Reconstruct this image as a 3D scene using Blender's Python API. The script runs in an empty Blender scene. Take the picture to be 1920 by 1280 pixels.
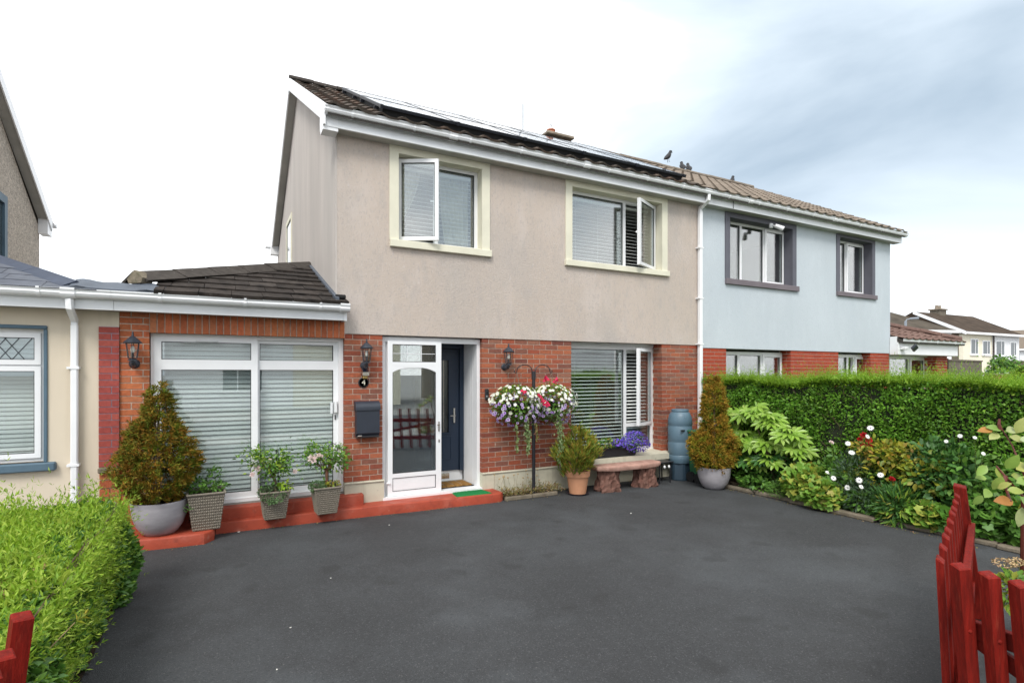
import bpy, math, random
import numpy as np
from mathutils import Matrix, Vector
R = math.radians
random.seed(7); rng = np.random.default_rng(11)
scene = bpy.context.scene
COL = scene.collection

# ------------------------------------------------------------------ camera, world, sun, exposure
cam_d = bpy.data.cameras.new('camera'); cam = bpy.data.objects.new('camera', cam_d); COL.objects.link(cam)
cam.location = (0, 0, 1.895); cam.rotation_euler = (R(90), 0, -math.atan(545/1025))
cam_d.sensor_width = 36; cam_d.lens = 1025/1920*36; cam_d.shift_y = (699-640)/1920
cam_d.clip_start = 0.05; cam_d.clip_end = 2000
scene.camera = cam
SUN_EL, SUN_AZ = R(50), R(219)          # azimuth clockwise from +Y
world = bpy.data.worlds.new('World'); scene.world = world; world.use_nodes = True
def build_world():
    nt = world.node_tree; N = nt.nodes; L = nt.links; N.clear()
    out = N.new('ShaderNodeOutputWorld'); bg = N.new('ShaderNodeBackground')
    sky = N.new('ShaderNodeTexSky'); sky.sky_type = 'NISHITA'; sky.sun_disc = False
    sky.sun_elevation = SUN_EL; sky.sun_rotation = SUN_AZ
    tc = N.new('ShaderNodeTexCoord')
    mp = N.new('ShaderNodeMapping'); mp.inputs['Scale'].default_value = (1.0, 1.0, 2.6); mp.inputs['Location'].default_value = (9.40, 9.31, -3.38)
    n1 = N.new('ShaderNodeTexNoise'); n1.inputs['Scale'].default_value = 1.0; n1.inputs['Detail'].default_value = 7; n1.inputs['Roughness'].default_value = .5
    n1.inputs['Distortion'].default_value = .5
    rp = N.new('ShaderNodeValToRGB'); e = rp.color_ramp.elements
    e[0].position = .29; e[0].color = (.27, .335, .40, 1); e[1].position = .575; e[1].color = (.96, .965, .97, 1)
    m = rp.color_ramp.elements.new(.46); m.color = (.53, .595, .65, 1)
    sc = N.new('ShaderNodeMixRGB'); sc.blend_type = 'MULTIPLY'; sc.inputs[0].default_value = 1; sc.inputs[2].default_value = (.10, .10, .10, 1)
    mx = N.new('ShaderNodeMixRGB'); mx.inputs[0].default_value = .93
    L.new(tc.outputs['Generated'], mp.inputs[0]); L.new(mp.outputs[0], n1.inputs['Vector']); L.new(n1.outputs[0], rp.inputs[0])
    L.new(sky.outputs[0], sc.inputs[1]); L.new(sc.outputs[0], mx.inputs[1]); L.new(rp.outputs[0], mx.inputs[2])
    L.new(mx.outputs[0], bg.inputs['Color']); bg.inputs['Strength'].default_value = 1.0
    L.new(bg.outputs[0], out.inputs['Surface'])
build_world()
sun_d = bpy.data.lights.new('sun', 'SUN'); sun_d.energy = 1.5; sun_d.angle = R(22); sun_d.color = (1, .965, .91)
sun = bpy.data.objects.new('sun', sun_d); COL.objects.link(sun)
sdir = Vector((math.sin(SUN_AZ)*math.cos(SUN_EL), math.cos(SUN_AZ)*math.cos(SUN_EL), math.sin(SUN_EL)))
sun.rotation_euler = sdir.to_track_quat('Z', 'Y').to_euler(); sun.location = (0, -20, 30)
scene.view_settings.view_transform = 'Standard'; scene.view_settings.look = 'None'
scene.view_settings.exposure = 0.95; scene.view_settings.gamma = 1
scene.view_settings.use_curve_mapping = False
scene.render.engine = 'CYCLES'
cy = scene.cycles
cy.use_denoising = True; cy.max_bounces = 6; cy.diffuse_bounces = 3; cy.glossy_bounces = 3; cy.transparent_max_bounces = 16
cy.transmission_bounces = 3; cy.caustics_reflective = False; cy.caustics_refractive = False; cy.sample_clamp_indirect = 6

# ------------------------------------------------------------------ materials
MAT = {}
def mat(name, cols, rough=.6, var=.12, nscale=6., bump=0., bscale=80., spec=.4, metal=0., pick=False, stretch=(1, 1, 1),
        leaf=0., fleck=None, patch=None, coat=0., bdist=.01, streak=None):
    """cols: one colour or a list; pick=True chooses along the list per piece (object and loose island)."""
    if not isinstance(cols[0], (tuple, list)): cols = [cols]
    m = bpy.data.materials.new(name); m.use_nodes = True; MAT[name] = m
    nt = m.node_tree; N = nt.nodes; L = nt.links; N.clear()
    out = N.new('ShaderNodeOutputMaterial'); b = N.new('ShaderNodeBsdfPrincipled')
    b.inputs['Roughness'].default_value = rough; b.inputs['Metallic'].default_value = metal
    b.inputs['Specular IOR Level'].default_value = spec
    if coat: b.inputs['Coat Weight'].default_value = coat
    geo = N.new('ShaderNodeNewGeometry'); mp = N.new('ShaderNodeMapping'); mp.inputs['Scale'].default_value = stretch
    L.new(geo.outputs['Position'], mp.inputs[0])
    def noise(s, det=4, rgh=.55):
        n = N.new('ShaderNodeTexNoise'); n.inputs['Scale'].default_value = s; n.inputs['Detail'].default_value = det
        n.inputs['Roughness'].default_value = rgh; L.new(mp.outputs[0], n.inputs['Vector']); return n.outputs[0]
    if len(cols) > 1:
        rp = N.new('ShaderNodeValToRGB'); cr = rp.color_ramp
        while len(cr.elements) < len(cols): cr.elements.new(.5)
        for i, c in enumerate(cols):
            cr.elements[i].position = i/(len(cols)-1); cr.elements[i].color = (*c, 1)
        if pick:
            oi = N.new('ShaderNodeObjectInfo'); a = N.new('ShaderNodeMath'); a.operation = 'ADD'
            L.new(oi.outputs['Random'], a.inputs[0]); L.new(geo.outputs['Random Per Island'], a.inputs[1])
            f = N.new('ShaderNodeMath'); f.operation = 'FRACT'; L.new(a.outputs[0], f.inputs[0]); L.new(f.outputs[0], rp.inputs[0])
        else:
            L.new(noise(nscale*.5, 5), rp.inputs[0])
        colout = rp.outputs[0]
    else:
        c = N.new('ShaderNodeRGB'); c.outputs[0].default_value = (*cols[0], 1); colout = c.outputs[0]
    def mult(fac_socket, lo, hi, f0=.3, f1=.7):
        nonlocal colout
        mr = N.new('ShaderNodeMapRange'); mr.inputs[1].default_value = f0; mr.inputs[2].default_value = f1
        mr.inputs[3].default_value = lo; mr.inputs[4].default_value = hi; L.new(fac_socket, mr.inputs[0])
        vm = N.new('ShaderNodeVectorMath'); vm.operation = 'SCALE'; L.new(colout, vm.inputs[0]); L.new(mr.outputs[0], vm.inputs['Scale'])
        colout = vm.outputs[0]
    def blend(fac_socket, col, f0, f1, amt):
        nonlocal colout
        mr = N.new('ShaderNodeMapRange'); mr.inputs[1].default_value = f0; mr.inputs[2].default_value = f1
        mr.inputs[3].default_value = 0; mr.inputs[4].default_value = amt; L.new(fac_socket, mr.inputs[0])
        mx = N.new('ShaderNodeMixRGB'); L.new(mr.outputs[0], mx.inputs[0]); L.new(colout, mx.inputs[1]); mx.inputs[2].default_value = (*col, 1)
        colout = mx.outputs[0]
    if var: mult(noise(nscale), 1-var, 1+var)
    for (s, col, f0, f1, amt) in (patch or []): blend(noise(s, 6), col, f0, f1, amt)
    for (s, col, f0, f1, amt) in (fleck or []): blend(noise(s, 1), col, f0, f1, amt)
    for (s, col, f0, f1, amt) in (streak or []):                # rain streaks: long and thin down the wall
        m2 = N.new('ShaderNodeMapping'); m2.inputs['Scale'].default_value = (1, 1, .07); L.new(geo.outputs['Position'], m2.inputs[0])
        n2 = N.new('ShaderNodeTexNoise'); n2.inputs['Scale'].default_value = s; n2.inputs['Detail'].default_value = 3; L.new(m2.outputs[0], n2.inputs['Vector']); blend(n2.outputs[0], col, f0, f1, amt)
    L.new(colout, b.inputs['Base Color'])
    if bump:
        bp = N.new('ShaderNodeBump'); bp.inputs['Strength'].default_value = bump; bp.inputs['Distance'].default_value = bdist
        L.new(noise(bscale, 4, .6), bp.inputs['Height']); L.new(bp.outputs[0], b.inputs['Normal'])
    if leaf:
        tr = N.new('ShaderNodeBsdfTranslucent'); L.new(colout, tr.inputs['Color'])
        ms = N.new('ShaderNodeMixShader'); ms.inputs[0].default_value = leaf
        L.new(b.outputs[0], ms.inputs[1]); L.new(tr.outputs[0], ms.inputs[2]); L.new(ms.outputs[0], out.inputs[0])
    else: L.new(b.outputs[0], out.inputs[0])
    return m
def glass_mat(name, tint=(.94, .975, .97), ior=2.45, rough=0.0, boost=1.0):
    m = bpy.data.materials.new(name); m.use_nodes = True; MAT[name] = m
    nt = m.node_tree; N = nt.nodes; L = nt.links; N.clear()
    out = N.new('ShaderNodeOutputMaterial'); t = N.new('ShaderNodeBsdfTransparent'); t.inputs[0].default_value = (*tint, 1)
    g = N.new('ShaderNodeBsdfGlossy'); g.inputs['Roughness'].default_value = rough; g.inputs[0].default_value = (1, 1, 1, 1)
    fr = N.new('ShaderNodeFresnel'); ge = N.new('ShaderNodeNewGeometry'); mr = N.new('ShaderNodeMapRange')
    mr.inputs[3].default_value = ior; mr.inputs[4].default_value = 1/ior; L.new(ge.outputs['Backfacing'], mr.inputs[0]); L.new(mr.outputs[0], fr.inputs[0])   # a thin pane: both faces alike
    ms = N.new('ShaderNodeMixShader'); L.new(fr.outputs[0], ms.inputs[0]); L.new(t.outputs[0], ms.inputs[1]); L.new(g.outputs[0], ms.inputs[2])
    L.new(ms.outputs[0], out.inputs[0]); return m
glass_mat('glass'); glass_mat('lantern_glass', (.92, .92, .9), 1.45); glass_mat('frosted', (.72, .80, .82), 1.7, .2)

mat('stucco', (.53, .452, .392), .92, .05, 1.3, .8, 95, .15, stretch=(1, 1, .45), patch=[(.7, (.43, .40, .375), .45, .68, .8), (2.6, (.58, .51, .465), .52, .68, .6), (6, (.44, .395, .365), .54, .68, .5), (13, (.60, .56, .54), .67, .73, .55)], streak=[(5, (.43, .395, .36), .56, .74, .22), (14, (.57, .51, .47), .60, .74, .18)], fleck=[(46, (.40, .355, .335), .56, .70, .45), (60, (.58, .53, .50), .60, .72, .4)])
mat('stucco_gable', (.50, .455, .42), .9, .10, 2.2, .35, 140, .2, stretch=(1, 1, .16), patch=[(1.3, (.44, .415, .385), .5, .75, .6), (9, (.54, .50, .47), .58, .72, .4)])
mat('stucco_blue', (.55, .60, .64), .92, .05, 1.1, .7, 95, .15, stretch=(1, 1, .5), patch=[(.9, (.49, .545, .59), .48, .72, .6), (5, (.58, .63, .67), .56, .72, .5)], streak=[(6, (.47, .52, .55), .56, .74, .2)], fleck=[(46, (.47, .52, .56), .56, .70, .4), (60, (.60, .65, .69), .60, .72, .35)])
mat('cream_render', (.66, .575, .455), .9, .05, 1.2, .2, 150, .2, patch=[(1.2, (.60, .51, .40), .5, .75, .5)], streak=[(9, (.56, .48, .37), .56, .72, .35)])
mat('plinth_cream', (.58, .545, .43), .85, .10, 3, .25, 120, .2, patch=[(3, (.40, .38, .29), .52, .75, .6), (12, (.30, .29, .22), .62, .74, .5)], streak=[(12, (.40, .37, .28), .56, .72, .45)])
mat('surround_cream', (.72, .69, .555), .75, .06, 3, .2, 160, .3)
mat('surround_grey', (.125, .125, .15), .7, .08, 4, .15, 160, .3)
mat('sill_mauve', (.17, .145, .16), .7, .1, 4, .15, 160, .3)
mat('teal_paint', (.085, .14, .185), .6, .1, 4, .1, 120, .4)
mat('pebbledash', [(.22, .19, .155), (.66, .58, .49), (.36, .31, .26), (.78, .70, .60)], .95, .5, 44, 1.0, 40, .2, bdist=.04)
mat('pebbledash_far', [(.11, .095, .075), (.20, .17, .135)], .95, .2, 8, 0, 60, .2)
mat('mortar', (.58, .50, .42), .95, .15, 20, .4, 180, .15)
mat('mortar_grey', (.36, .36, .44), .95, .15, 20, .4, 180, .15)
mat('brick', [(.24, .064, .038), (.35, .11, .055), (.30, .07, .04), (.39, .125, .062), (.20, .085, .06), (.33, .085, .045), (.26, .12, .08), (.37, .095, .045), (.165, .055, .042), (.31, .14, .09)], .85, .22, 30, .4, 150, .25, pick=True,
    patch=[(22, (.20, .12, .085), .56, .75, .5)])
mat('brick_orange', [(.40, .115, .05), (.48, .15, .06), (.37, .10, .045), (.44, .16, .075), (.50, .13, .055)], .85, .2, 30, .4, 150, .25, pick=True, patch=[(25, (.30, .15, .09), .58, .75, .5)])
mat('brick_crimson', [(.34, .075, .06), (.30, .06, .05), (.37, .085, .065)], .85, .15, 30, .35, 150, .25, pick=True)
mat('brick_new', [(.34, .055, .028), (.39, .07, .034), (.30, .05, .028)], .85, .12, 30, .3, 150, .25, pick=True)
mat('upvc', (.83, .835, .845), .35, .03, 3, 0, 80, .5)
mat('upvc_dirty', (.76, .775, .79), .4, .05, 3, 0, 80, .5, patch=[(5, (.60, .62, .60), .55, .8, .35)])
mat('barge_white', (.80, .81, .82), .5, .04, 3, 0, 80, .4, patch=[(6, (.50, .54, .42), .62, .75, .5)])
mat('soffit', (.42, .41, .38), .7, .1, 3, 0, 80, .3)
mat('gasket', (.02, .02, .022), .6, 0)
mat('roof_tile', [(.08, .065, .055), (.105, .088, .073), (.068, .054, .046), (.12, .085, .066), (.09, .08, .07)], .95, .3, 18, .7, 60, .15, pick=True,
    patch=[(7, (.17, .075, .045), .58, .7, .55), (11, (.20, .185, .16), .56, .68, .5), (17, (.035, .032, .03), .58, .7, .6)])
mat('roof_tile_tan', [(.215, .175, .138), (.18, .148, .118), (.245, .20, .16)], .9, .2, 20, .5, 60, .15, pick=True, patch=[(9, (.16, .125, .10), .56, .72, .6)])
mat('roof_deck', (.05, .045, .04), .95, .2, 10)
mat('ext_tile', [(.04, .033, .029), (.055, .045, .039), (.032, .027, .024), (.068, .057, .05)], .95, .3, 16, .7, 60, .15, pick=True,
    patch=[(8, (.018, .016, .015), .50, .64, .8), (13, (.12, .105, .095), .6, .7, .5)])
mat('ridge_cap', (.062, .054, .048), .95, .25, 12, .6, 50, .15, patch=[(9, (.05, .045, .04), .55, .7, .6), (16, (.40, .39, .36), .68, .72, .6)])
mat('ridge_tan', (.20, .165, .13), .95, .2, 12, .5, 50, .15, patch=[(9, (.13, .11, .09), .55, .7, .5)])
mat('tile_redbrown', [(.17, .108, .088), (.145, .09, .075), (.20, .128, .105)], .9, .2, 16, .5, 60, .15, pick=True)
mat('slate', [(.085, .095, .12), (.11, .12, .145), (.07, .08, .10)], .55, .2, 12, .25, 50, .4, pick=True)
mat('slate_cap', (.055, .068, .10), .5, .15, 10, .1, 40, .4)
mat('lead', (.085, .10, .125), .55, .15, 8, .3, 20, .4)
mat('asphalt', (.040, .0415, .0435), .82, .14, .9, .8, 160, .4, bdist=.008,
    patch=[(.45, (.066, .072, .077), .44, .70, .75), (1.5, (.034, .034, .036), .52, .72, .6), (.8, (.088, .096, .103), .54, .72, .5), (5, (.036, .036, .038), .56, .72, .4), (12, (.062, .064, .066), .56, .70, .35)],
    fleck=[(95, (.14, .145, .15), .60, .72, .42), (80, (.016, .016, .018), .56, .70, .55), (40, (.085, .09, .095), .61, .74, .3), (55, (.20, .20, .19), .73, .77, .4), (2.6, (.022, .022, .022), .64, .72, .4)])
mat('pavement', (.22, .215, .205), .9, .15, 1.5, .3, 150, .3)
mat('lawn', (.06, .10, .025), .95, .3, 6, .6, 90, .2)
mat('soil', (.05, .037, .026), .98, .35, 12, .9, 60, .1, bdist=.03)
mat('kerb', (.20, .168, .125), .95, .3, 14, .8, 70, .2, patch=[(7, (.09, .075, .055), .48, .68, .7), (22, (.32, .28, .23), .6, .7, .45), (5, (.07, .085, .035), .58, .72, .5)])
mat('red_concrete', (.36, .060, .030), .62, .14, 5, .35, 60, .35, patch=[(4, (.40, .10, .065), .50, .68, .8), (13, (.19, .035, .022), .58, .72, .6), (9, (.42, .17, .12), .62, .74, .5), (30, (.16, .05, .035), .66, .74, .6)])
mat('red_timber', (.20, .012, .007), .62, .3, 10, .5, 50, .15, stretch=(6, 6, .6), patch=[(8, (.10, .009, .006), .48, .70, .75), (14, (.30, .045, .025), .58, .72, .6), (30, (.07, .012, .008), .62, .72, .5)])
mat('black_metal', (.018, .018, .022), .38, .2, 20, 0, 80, .5)
mat('iron_blue', (.03, .036, .048), .38, .25, 24, .1, 90, .5)
mat('mailbox', (.028, .034, .048), .42, .1, 8, 0, 80, .5)
mat('chrome', (.62, .60, .56), .22, .05, 8, 0, 80, .5, metal=1)
mat('brass', (.5, .36, .14), .35, .1, 8, 0, 80, .5, metal=1)
mat('steel_rail', (.35, .36, .37), .4, .1, 8, 0, 80, .5, metal=1)
mat('navy_door', (.013, .026, .052), .38, .06, 5, 0, 80, .5)
mat('white_gloss', (.80, .81, .82), .3, .03, 4, 0, 80, .5)
mat('bulb', (.85, .84, .80), .5, 0)
mat('slat', (.82, .84, .82), .5, .03, 3, 0, 80, .4)
mat('room_paint', (.30, .29, .27), .9, .1, 1)
mat('curtain', (.78, .76, .62), .9, .06, 5, 0, 80, .1, leaf=.4)
mat('coir', [(.20, .10, .03), (.30, .16, .05), (.14, .07, .02)], .98, .3, 60, .8, 200, .1)
mat('green_mat', (.02, .20, .06), .95, .3, 90, .8, 300, .1)
mat('wicker', (.225, .195, .155), .6, .14, 40, .2, 120, .35, patch=[(20, (.16, .14, .11), .5, .7, .45)])
mat('bowl_glaze', (.36, .34, .36), .55, .12, 6, .15, 60, .4, stretch=(1, 1, 3), patch=[(5, (.26, .245, .265), .5, .75, .6)])
mat('terracotta', (.56, .275, .155), .75, .08, 5, .1, 100, .3, patch=[(5, (.62, .34, .21), .55, .75, .5)])
mat('saucer', (.03, .022, .03), .5, .1)
mat('bench_seat', (.42, .25, .20), .85, .2, 9, .5, 60, .3, patch=[(10, (.25, .115, .085), .5, .7, .6), (16, (.45, .30, .25), .6, .74, .5)])
mat('bench_stone', (.165, .085, .065), .85, .25, 9, .5, 60, .3, patch=[(10, (.15, .06, .045), .5, .7, .6), (16, (.36, .20, .16), .6, .74, .5)])
mat('butt_blue', (.10, .165, .215), .45, .1, 5, .05, 80, .45, stretch=(1, 1, .3))
mat('butt_stand', (.03, .055, .08), .5, .15, 5)
mat('bin_green', (.03, .12, .05), .5, .15, 5)
mat('rubber', (.015, .015, .015), .8, .1)
mat('trough', (.016, .017, .02), .6, .2, 8)
mat('panel_cell', (.012, .015, .028), .04, .05, 3, 0, 80, .9, coat=1.0)
mat('panel_frame', (.025, .027, .035), .35, .1)
mat('bird', (.008, .008, .011), .5, .2, 40)
mat('pot_red', (.42, .15, .08), .85, .2, 8)
mat('chimney_slab', (.26, .215, .165), .95, .25, 8, .4, 60)
mat('soil_pot', (.045, .032, .024), .98, .3, 30, .8, 120)
mat('bark', [(.10, .07, .045), (.19, .14, .095)], .95, .3, 30, .8, 60, .15)
mat('rose_bark', (.24, .12, .08), .9, .25, 20, .4, 60, .15)
mat('wood_dark', (.05, .035, .028), .8, .3, 10, .3, 40, .2)
mat('car_paint', (.62, .68, .70), .25, .03, 2, 0, 80, .5, coat=.6)
mat('car_glass', (.05, .07, .08), .05, .05, 2, 0, 80, .8)
mat('lamp_grey', (.26, .29, .33), .4, .05)
mat('far_cream', (.80, .75, .60), .9, .04)
mat('far_white', (.80, .81, .82), .9, .04)
mat('far_roof', [(.045, .034, .026), (.085, .062, .046)], .95, .3, 1.2, 0, 60, .1)
mat('far_roof_grey', [(.06, .05, .04), (.095, .08, .062)], .95, .3, 1.2, 0, 60, .1)
mat('wall_red', (.30, .06, .05), .9, .1)
mat('camera_white', (.78, .79, .8), .4, 0)
mat('petal_scrap', (.78, .76, .70), .8, .05)
# foliage
mat('leaf_hedge', [(.085, .23, .022), (.13, .30, .03), (.18, .38, .038), (.10, .26, .025), (.25, .45, .05), (.06, .16, .02)], .45, .3, 2.2, spec=.35, pick=True, leaf=.32)
mat('leaf_hedge_new', [(.25, .42, .03), (.19, .36, .026), (.31, .46, .04), (.14, .30, .022)], .5, .2, 3, spec=.35, pick=True, leaf=.35)
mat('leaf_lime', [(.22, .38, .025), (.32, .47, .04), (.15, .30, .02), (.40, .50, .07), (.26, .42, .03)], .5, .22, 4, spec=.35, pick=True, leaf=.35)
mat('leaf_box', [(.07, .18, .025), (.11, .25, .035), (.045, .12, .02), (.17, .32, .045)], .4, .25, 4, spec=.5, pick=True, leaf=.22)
mat('leaf_dry', [(.42, .28, .13), (.34, .20, .09)], .8, .2, 8, pick=True, leaf=.2)
mat('leaf_conifer', [(.09, .12, .014), (.15, .14, .016), (.28, .155, .022), (.37, .155, .024), (.20, .17, .018), (.07, .11, .014), (.42, .22, .03)], .7, .3, 4, spec=.2, pick=True, leaf=.2,
    patch=[(7, (.36, .16, .022), .53, .66, .5), (8.5, (.13, .22, .018), .48, .62, .7)])
mat('leaf_conifer_gold', [(.16, .19, .018), (.28, .19, .024), (.42, .19, .03), (.14, .18, .02), (.36, .23, .025), (.48, .26, .035)], .7, .3, 4, spec=.2, pick=True, leaf=.2,
    patch=[(6, (.46, .21, .028), .50, .64, .5), (7.6, (.20, .30, .02), .49, .64, .65)])
mat('leaf_heath', [(.16, .24, .03), (.27, .30, .04), (.42, .26, .05), (.22, .30, .045), (.12, .20, .03)], .7, .25, 6, spec=.2, pick=True, leaf=.3)
mat('leaf_mid', [(.085, .21, .03), (.12, .27, .038), (.06, .15, .025), (.17, .32, .05)], .45, .25, 6, spec=.4, pick=True, leaf=.28)
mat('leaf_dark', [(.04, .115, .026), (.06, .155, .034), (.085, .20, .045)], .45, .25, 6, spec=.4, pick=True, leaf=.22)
mat('leaf_grey', [(.055, .10, .05), (.08, .135, .07), (.04, .08, .035)], .5, .2, 6, spec=.35, pick=True, leaf=.22)
mat('leaf_sedum', [(.10, .19, .07), (.14, .24, .09), (.07, .15, .05)], .5, .2, 6, spec=.35, pick=True, leaf=.25)
mat('leaf_fatsia', [(.24, .42, .05), (.32, .50, .075), (.19, .36, .04), (.38, .52, .12)], .35, .15, 9, spec=.5, pick=True, leaf=.3)
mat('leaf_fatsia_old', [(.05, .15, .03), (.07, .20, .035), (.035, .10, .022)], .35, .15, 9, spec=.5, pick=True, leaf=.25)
mat('leaf_geranium', [(.16, .32, .04), (.22, .39, .05), (.11, .25, .035), (.34, .42, .06), (.38, .34, .07)], .5, .2, 6, spec=.35, pick=True, leaf=.3)
mat('leaf_yellow', [(.36, .36, .035), (.28, .34, .04), (.42, .34, .04), (.17, .26, .035), (.38, .20, .04)], .45, .2, 8, spec=.4, pick=True, leaf=.3)
mat('leaf_big', [(.24, .38, .07), (.30, .42, .09), (.18, .32, .07), (.40, .42, .08), (.40, .48, .26)], .4, .15, 14, spec=.45, pick=True, leaf=.3)
mat('leaf_rust', [(.34, .13, .03), (.40, .20, .04), (.28, .09, .03)], .5, .2, 14, spec=.4, pick=True, leaf=.25)
mat('leaf_trail', [(.20, .28, .10), (.13, .22, .06), (.34, .38, .20), (.10, .18, .05)], .5, .2, 8, spec=.35, pick=True, leaf=.3)
mat('leaf_straw', [(.34, .27, .10), (.26, .22, .07), (.18, .20, .06), (.40, .30, .16), (.28, .13, .08)], .8, .2, 8, spec=.2, pick=True, leaf=.3)
mat('stem_green', (.12, .17, .04), .6, .2, 10)
mat('stem_red', (.12, .03, .022), .5, .2, 10)
mat('twig', (.018, .024, .011), .95, .3, 12)  # near black so gaps in the hedges look shaded; basket liners share it
mat('pet_white', [(.80, .80, .70), (.84, .84, .80), (.78, .80, .60)], .7, .06, 30, spec=.2, pick=True, leaf=.25)
mat('pet_lilac', [(.54, .40, .70), (.68, .58, .80), (.44, .26, .64), (.76, .68, .84)], .7, .1, 30, spec=.2, pick=True, leaf=.25)
mat('pet_eye', (.09, .03, .20), .8, 0)
mat('pet_red', [(.62, .025, .08), (.72, .05, .14), (.50, .02, .06)], .6, .1, 30, spec=.2, pick=True, leaf=.2)
mat('pet_blue', [(.12, .09, .55), (.18, .14, .66), (.24, .12, .60), (.09, .07, .42)], .7, .1, 30, spec=.2, pick=True, leaf=.25)
mat('rose_red', [(.36, .008, .012), (.46, .012, .018), (.28, .006, .01)], .5, .1, 30, spec=.3, pick=True, leaf=.15)
mat('rose_pink', [(.84, .66, .64), (.86, .74, .70), (.80, .58, .58)], .6, .06, 30, spec=.2, pick=True, leaf=.25)
mat('daisy_white', (.86, .86, .83), .7, .04, 30, spec=.2, leaf=.2)
mat('daisy_eye', (.06, .045, .10), .8, .1)
mat('seed_head', [(.42, .30, .16), (.50, .38, .20), (.36, .22, .13)], .9, .2, 30, pick=True)

# ------------------------------------------------------------------ helpers
WL = {}
def wl(o): return WL.get(o.name, Vector((0, 0, 0))) if o else Vector((0, 0, 0))
def tag(o, label=None, cat=None, group=None, kind=None):
    if label: o['label'] = label
    if cat: o['category'] = cat
    if group: o['group'] = group
    if kind: o['kind'] = kind
    return o
def thing(name, label, cat, loc=(0, 0, 0), group=None):
    o = bpy.data.objects.new(name, None); o.empty_display_size = .1; COL.objects.link(o); o.location = loc; WL[o.name] = Vector(loc)
    return tag(o, label, cat, group)
def link(name, me, parent, wloc, rot=None, kind=None):
    o = bpy.data.objects.new(name, me); COL.objects.link(o); wloc = Vector(wloc)
    if parent: o.parent = parent
    o.location = wloc - wl(parent)
    if rot is not None: o.rotation_euler = rot
    WL[o.name] = wloc
    if kind: o['kind'] = kind
    return o
def raw_mesh(name, V, Fc, m, smooth=False):
    me = bpy.data.meshes.new(name); me.from_pydata([tuple(v) for v in V], [], Fc); me.update()
    if m: me.materials.append(MAT[m])
    if smooth: me.polygons.foreach_set('use_smooth', [True]*len(me.polygons))
    return me
def tri_mesh(name, V, T, m, smooth=False):
    """V (n,3) float array, T (k,3 or 4) int array"""
    V = np.asarray(V, np.float32); T = np.asarray(T, np.int32); k = T.shape[1]
    me = bpy.data.meshes.new(name); me.vertices.add(len(V)); me.vertices.foreach_set('co', V.ravel())
    me.loops.add(T.size); me.loops.foreach_set('vertex_index', T.ravel())
    me.polygons.add(len(T)); me.polygons.foreach_set('loop_start', np.arange(0, T.size, k, dtype=np.int32))
    me.update(calc_edges=True); me.validate()
    if m: me.materials.append(MAT[m])
    if smooth: me.polygons.foreach_set('use_smooth', [True]*len(me.polygons))
    return me
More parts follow.
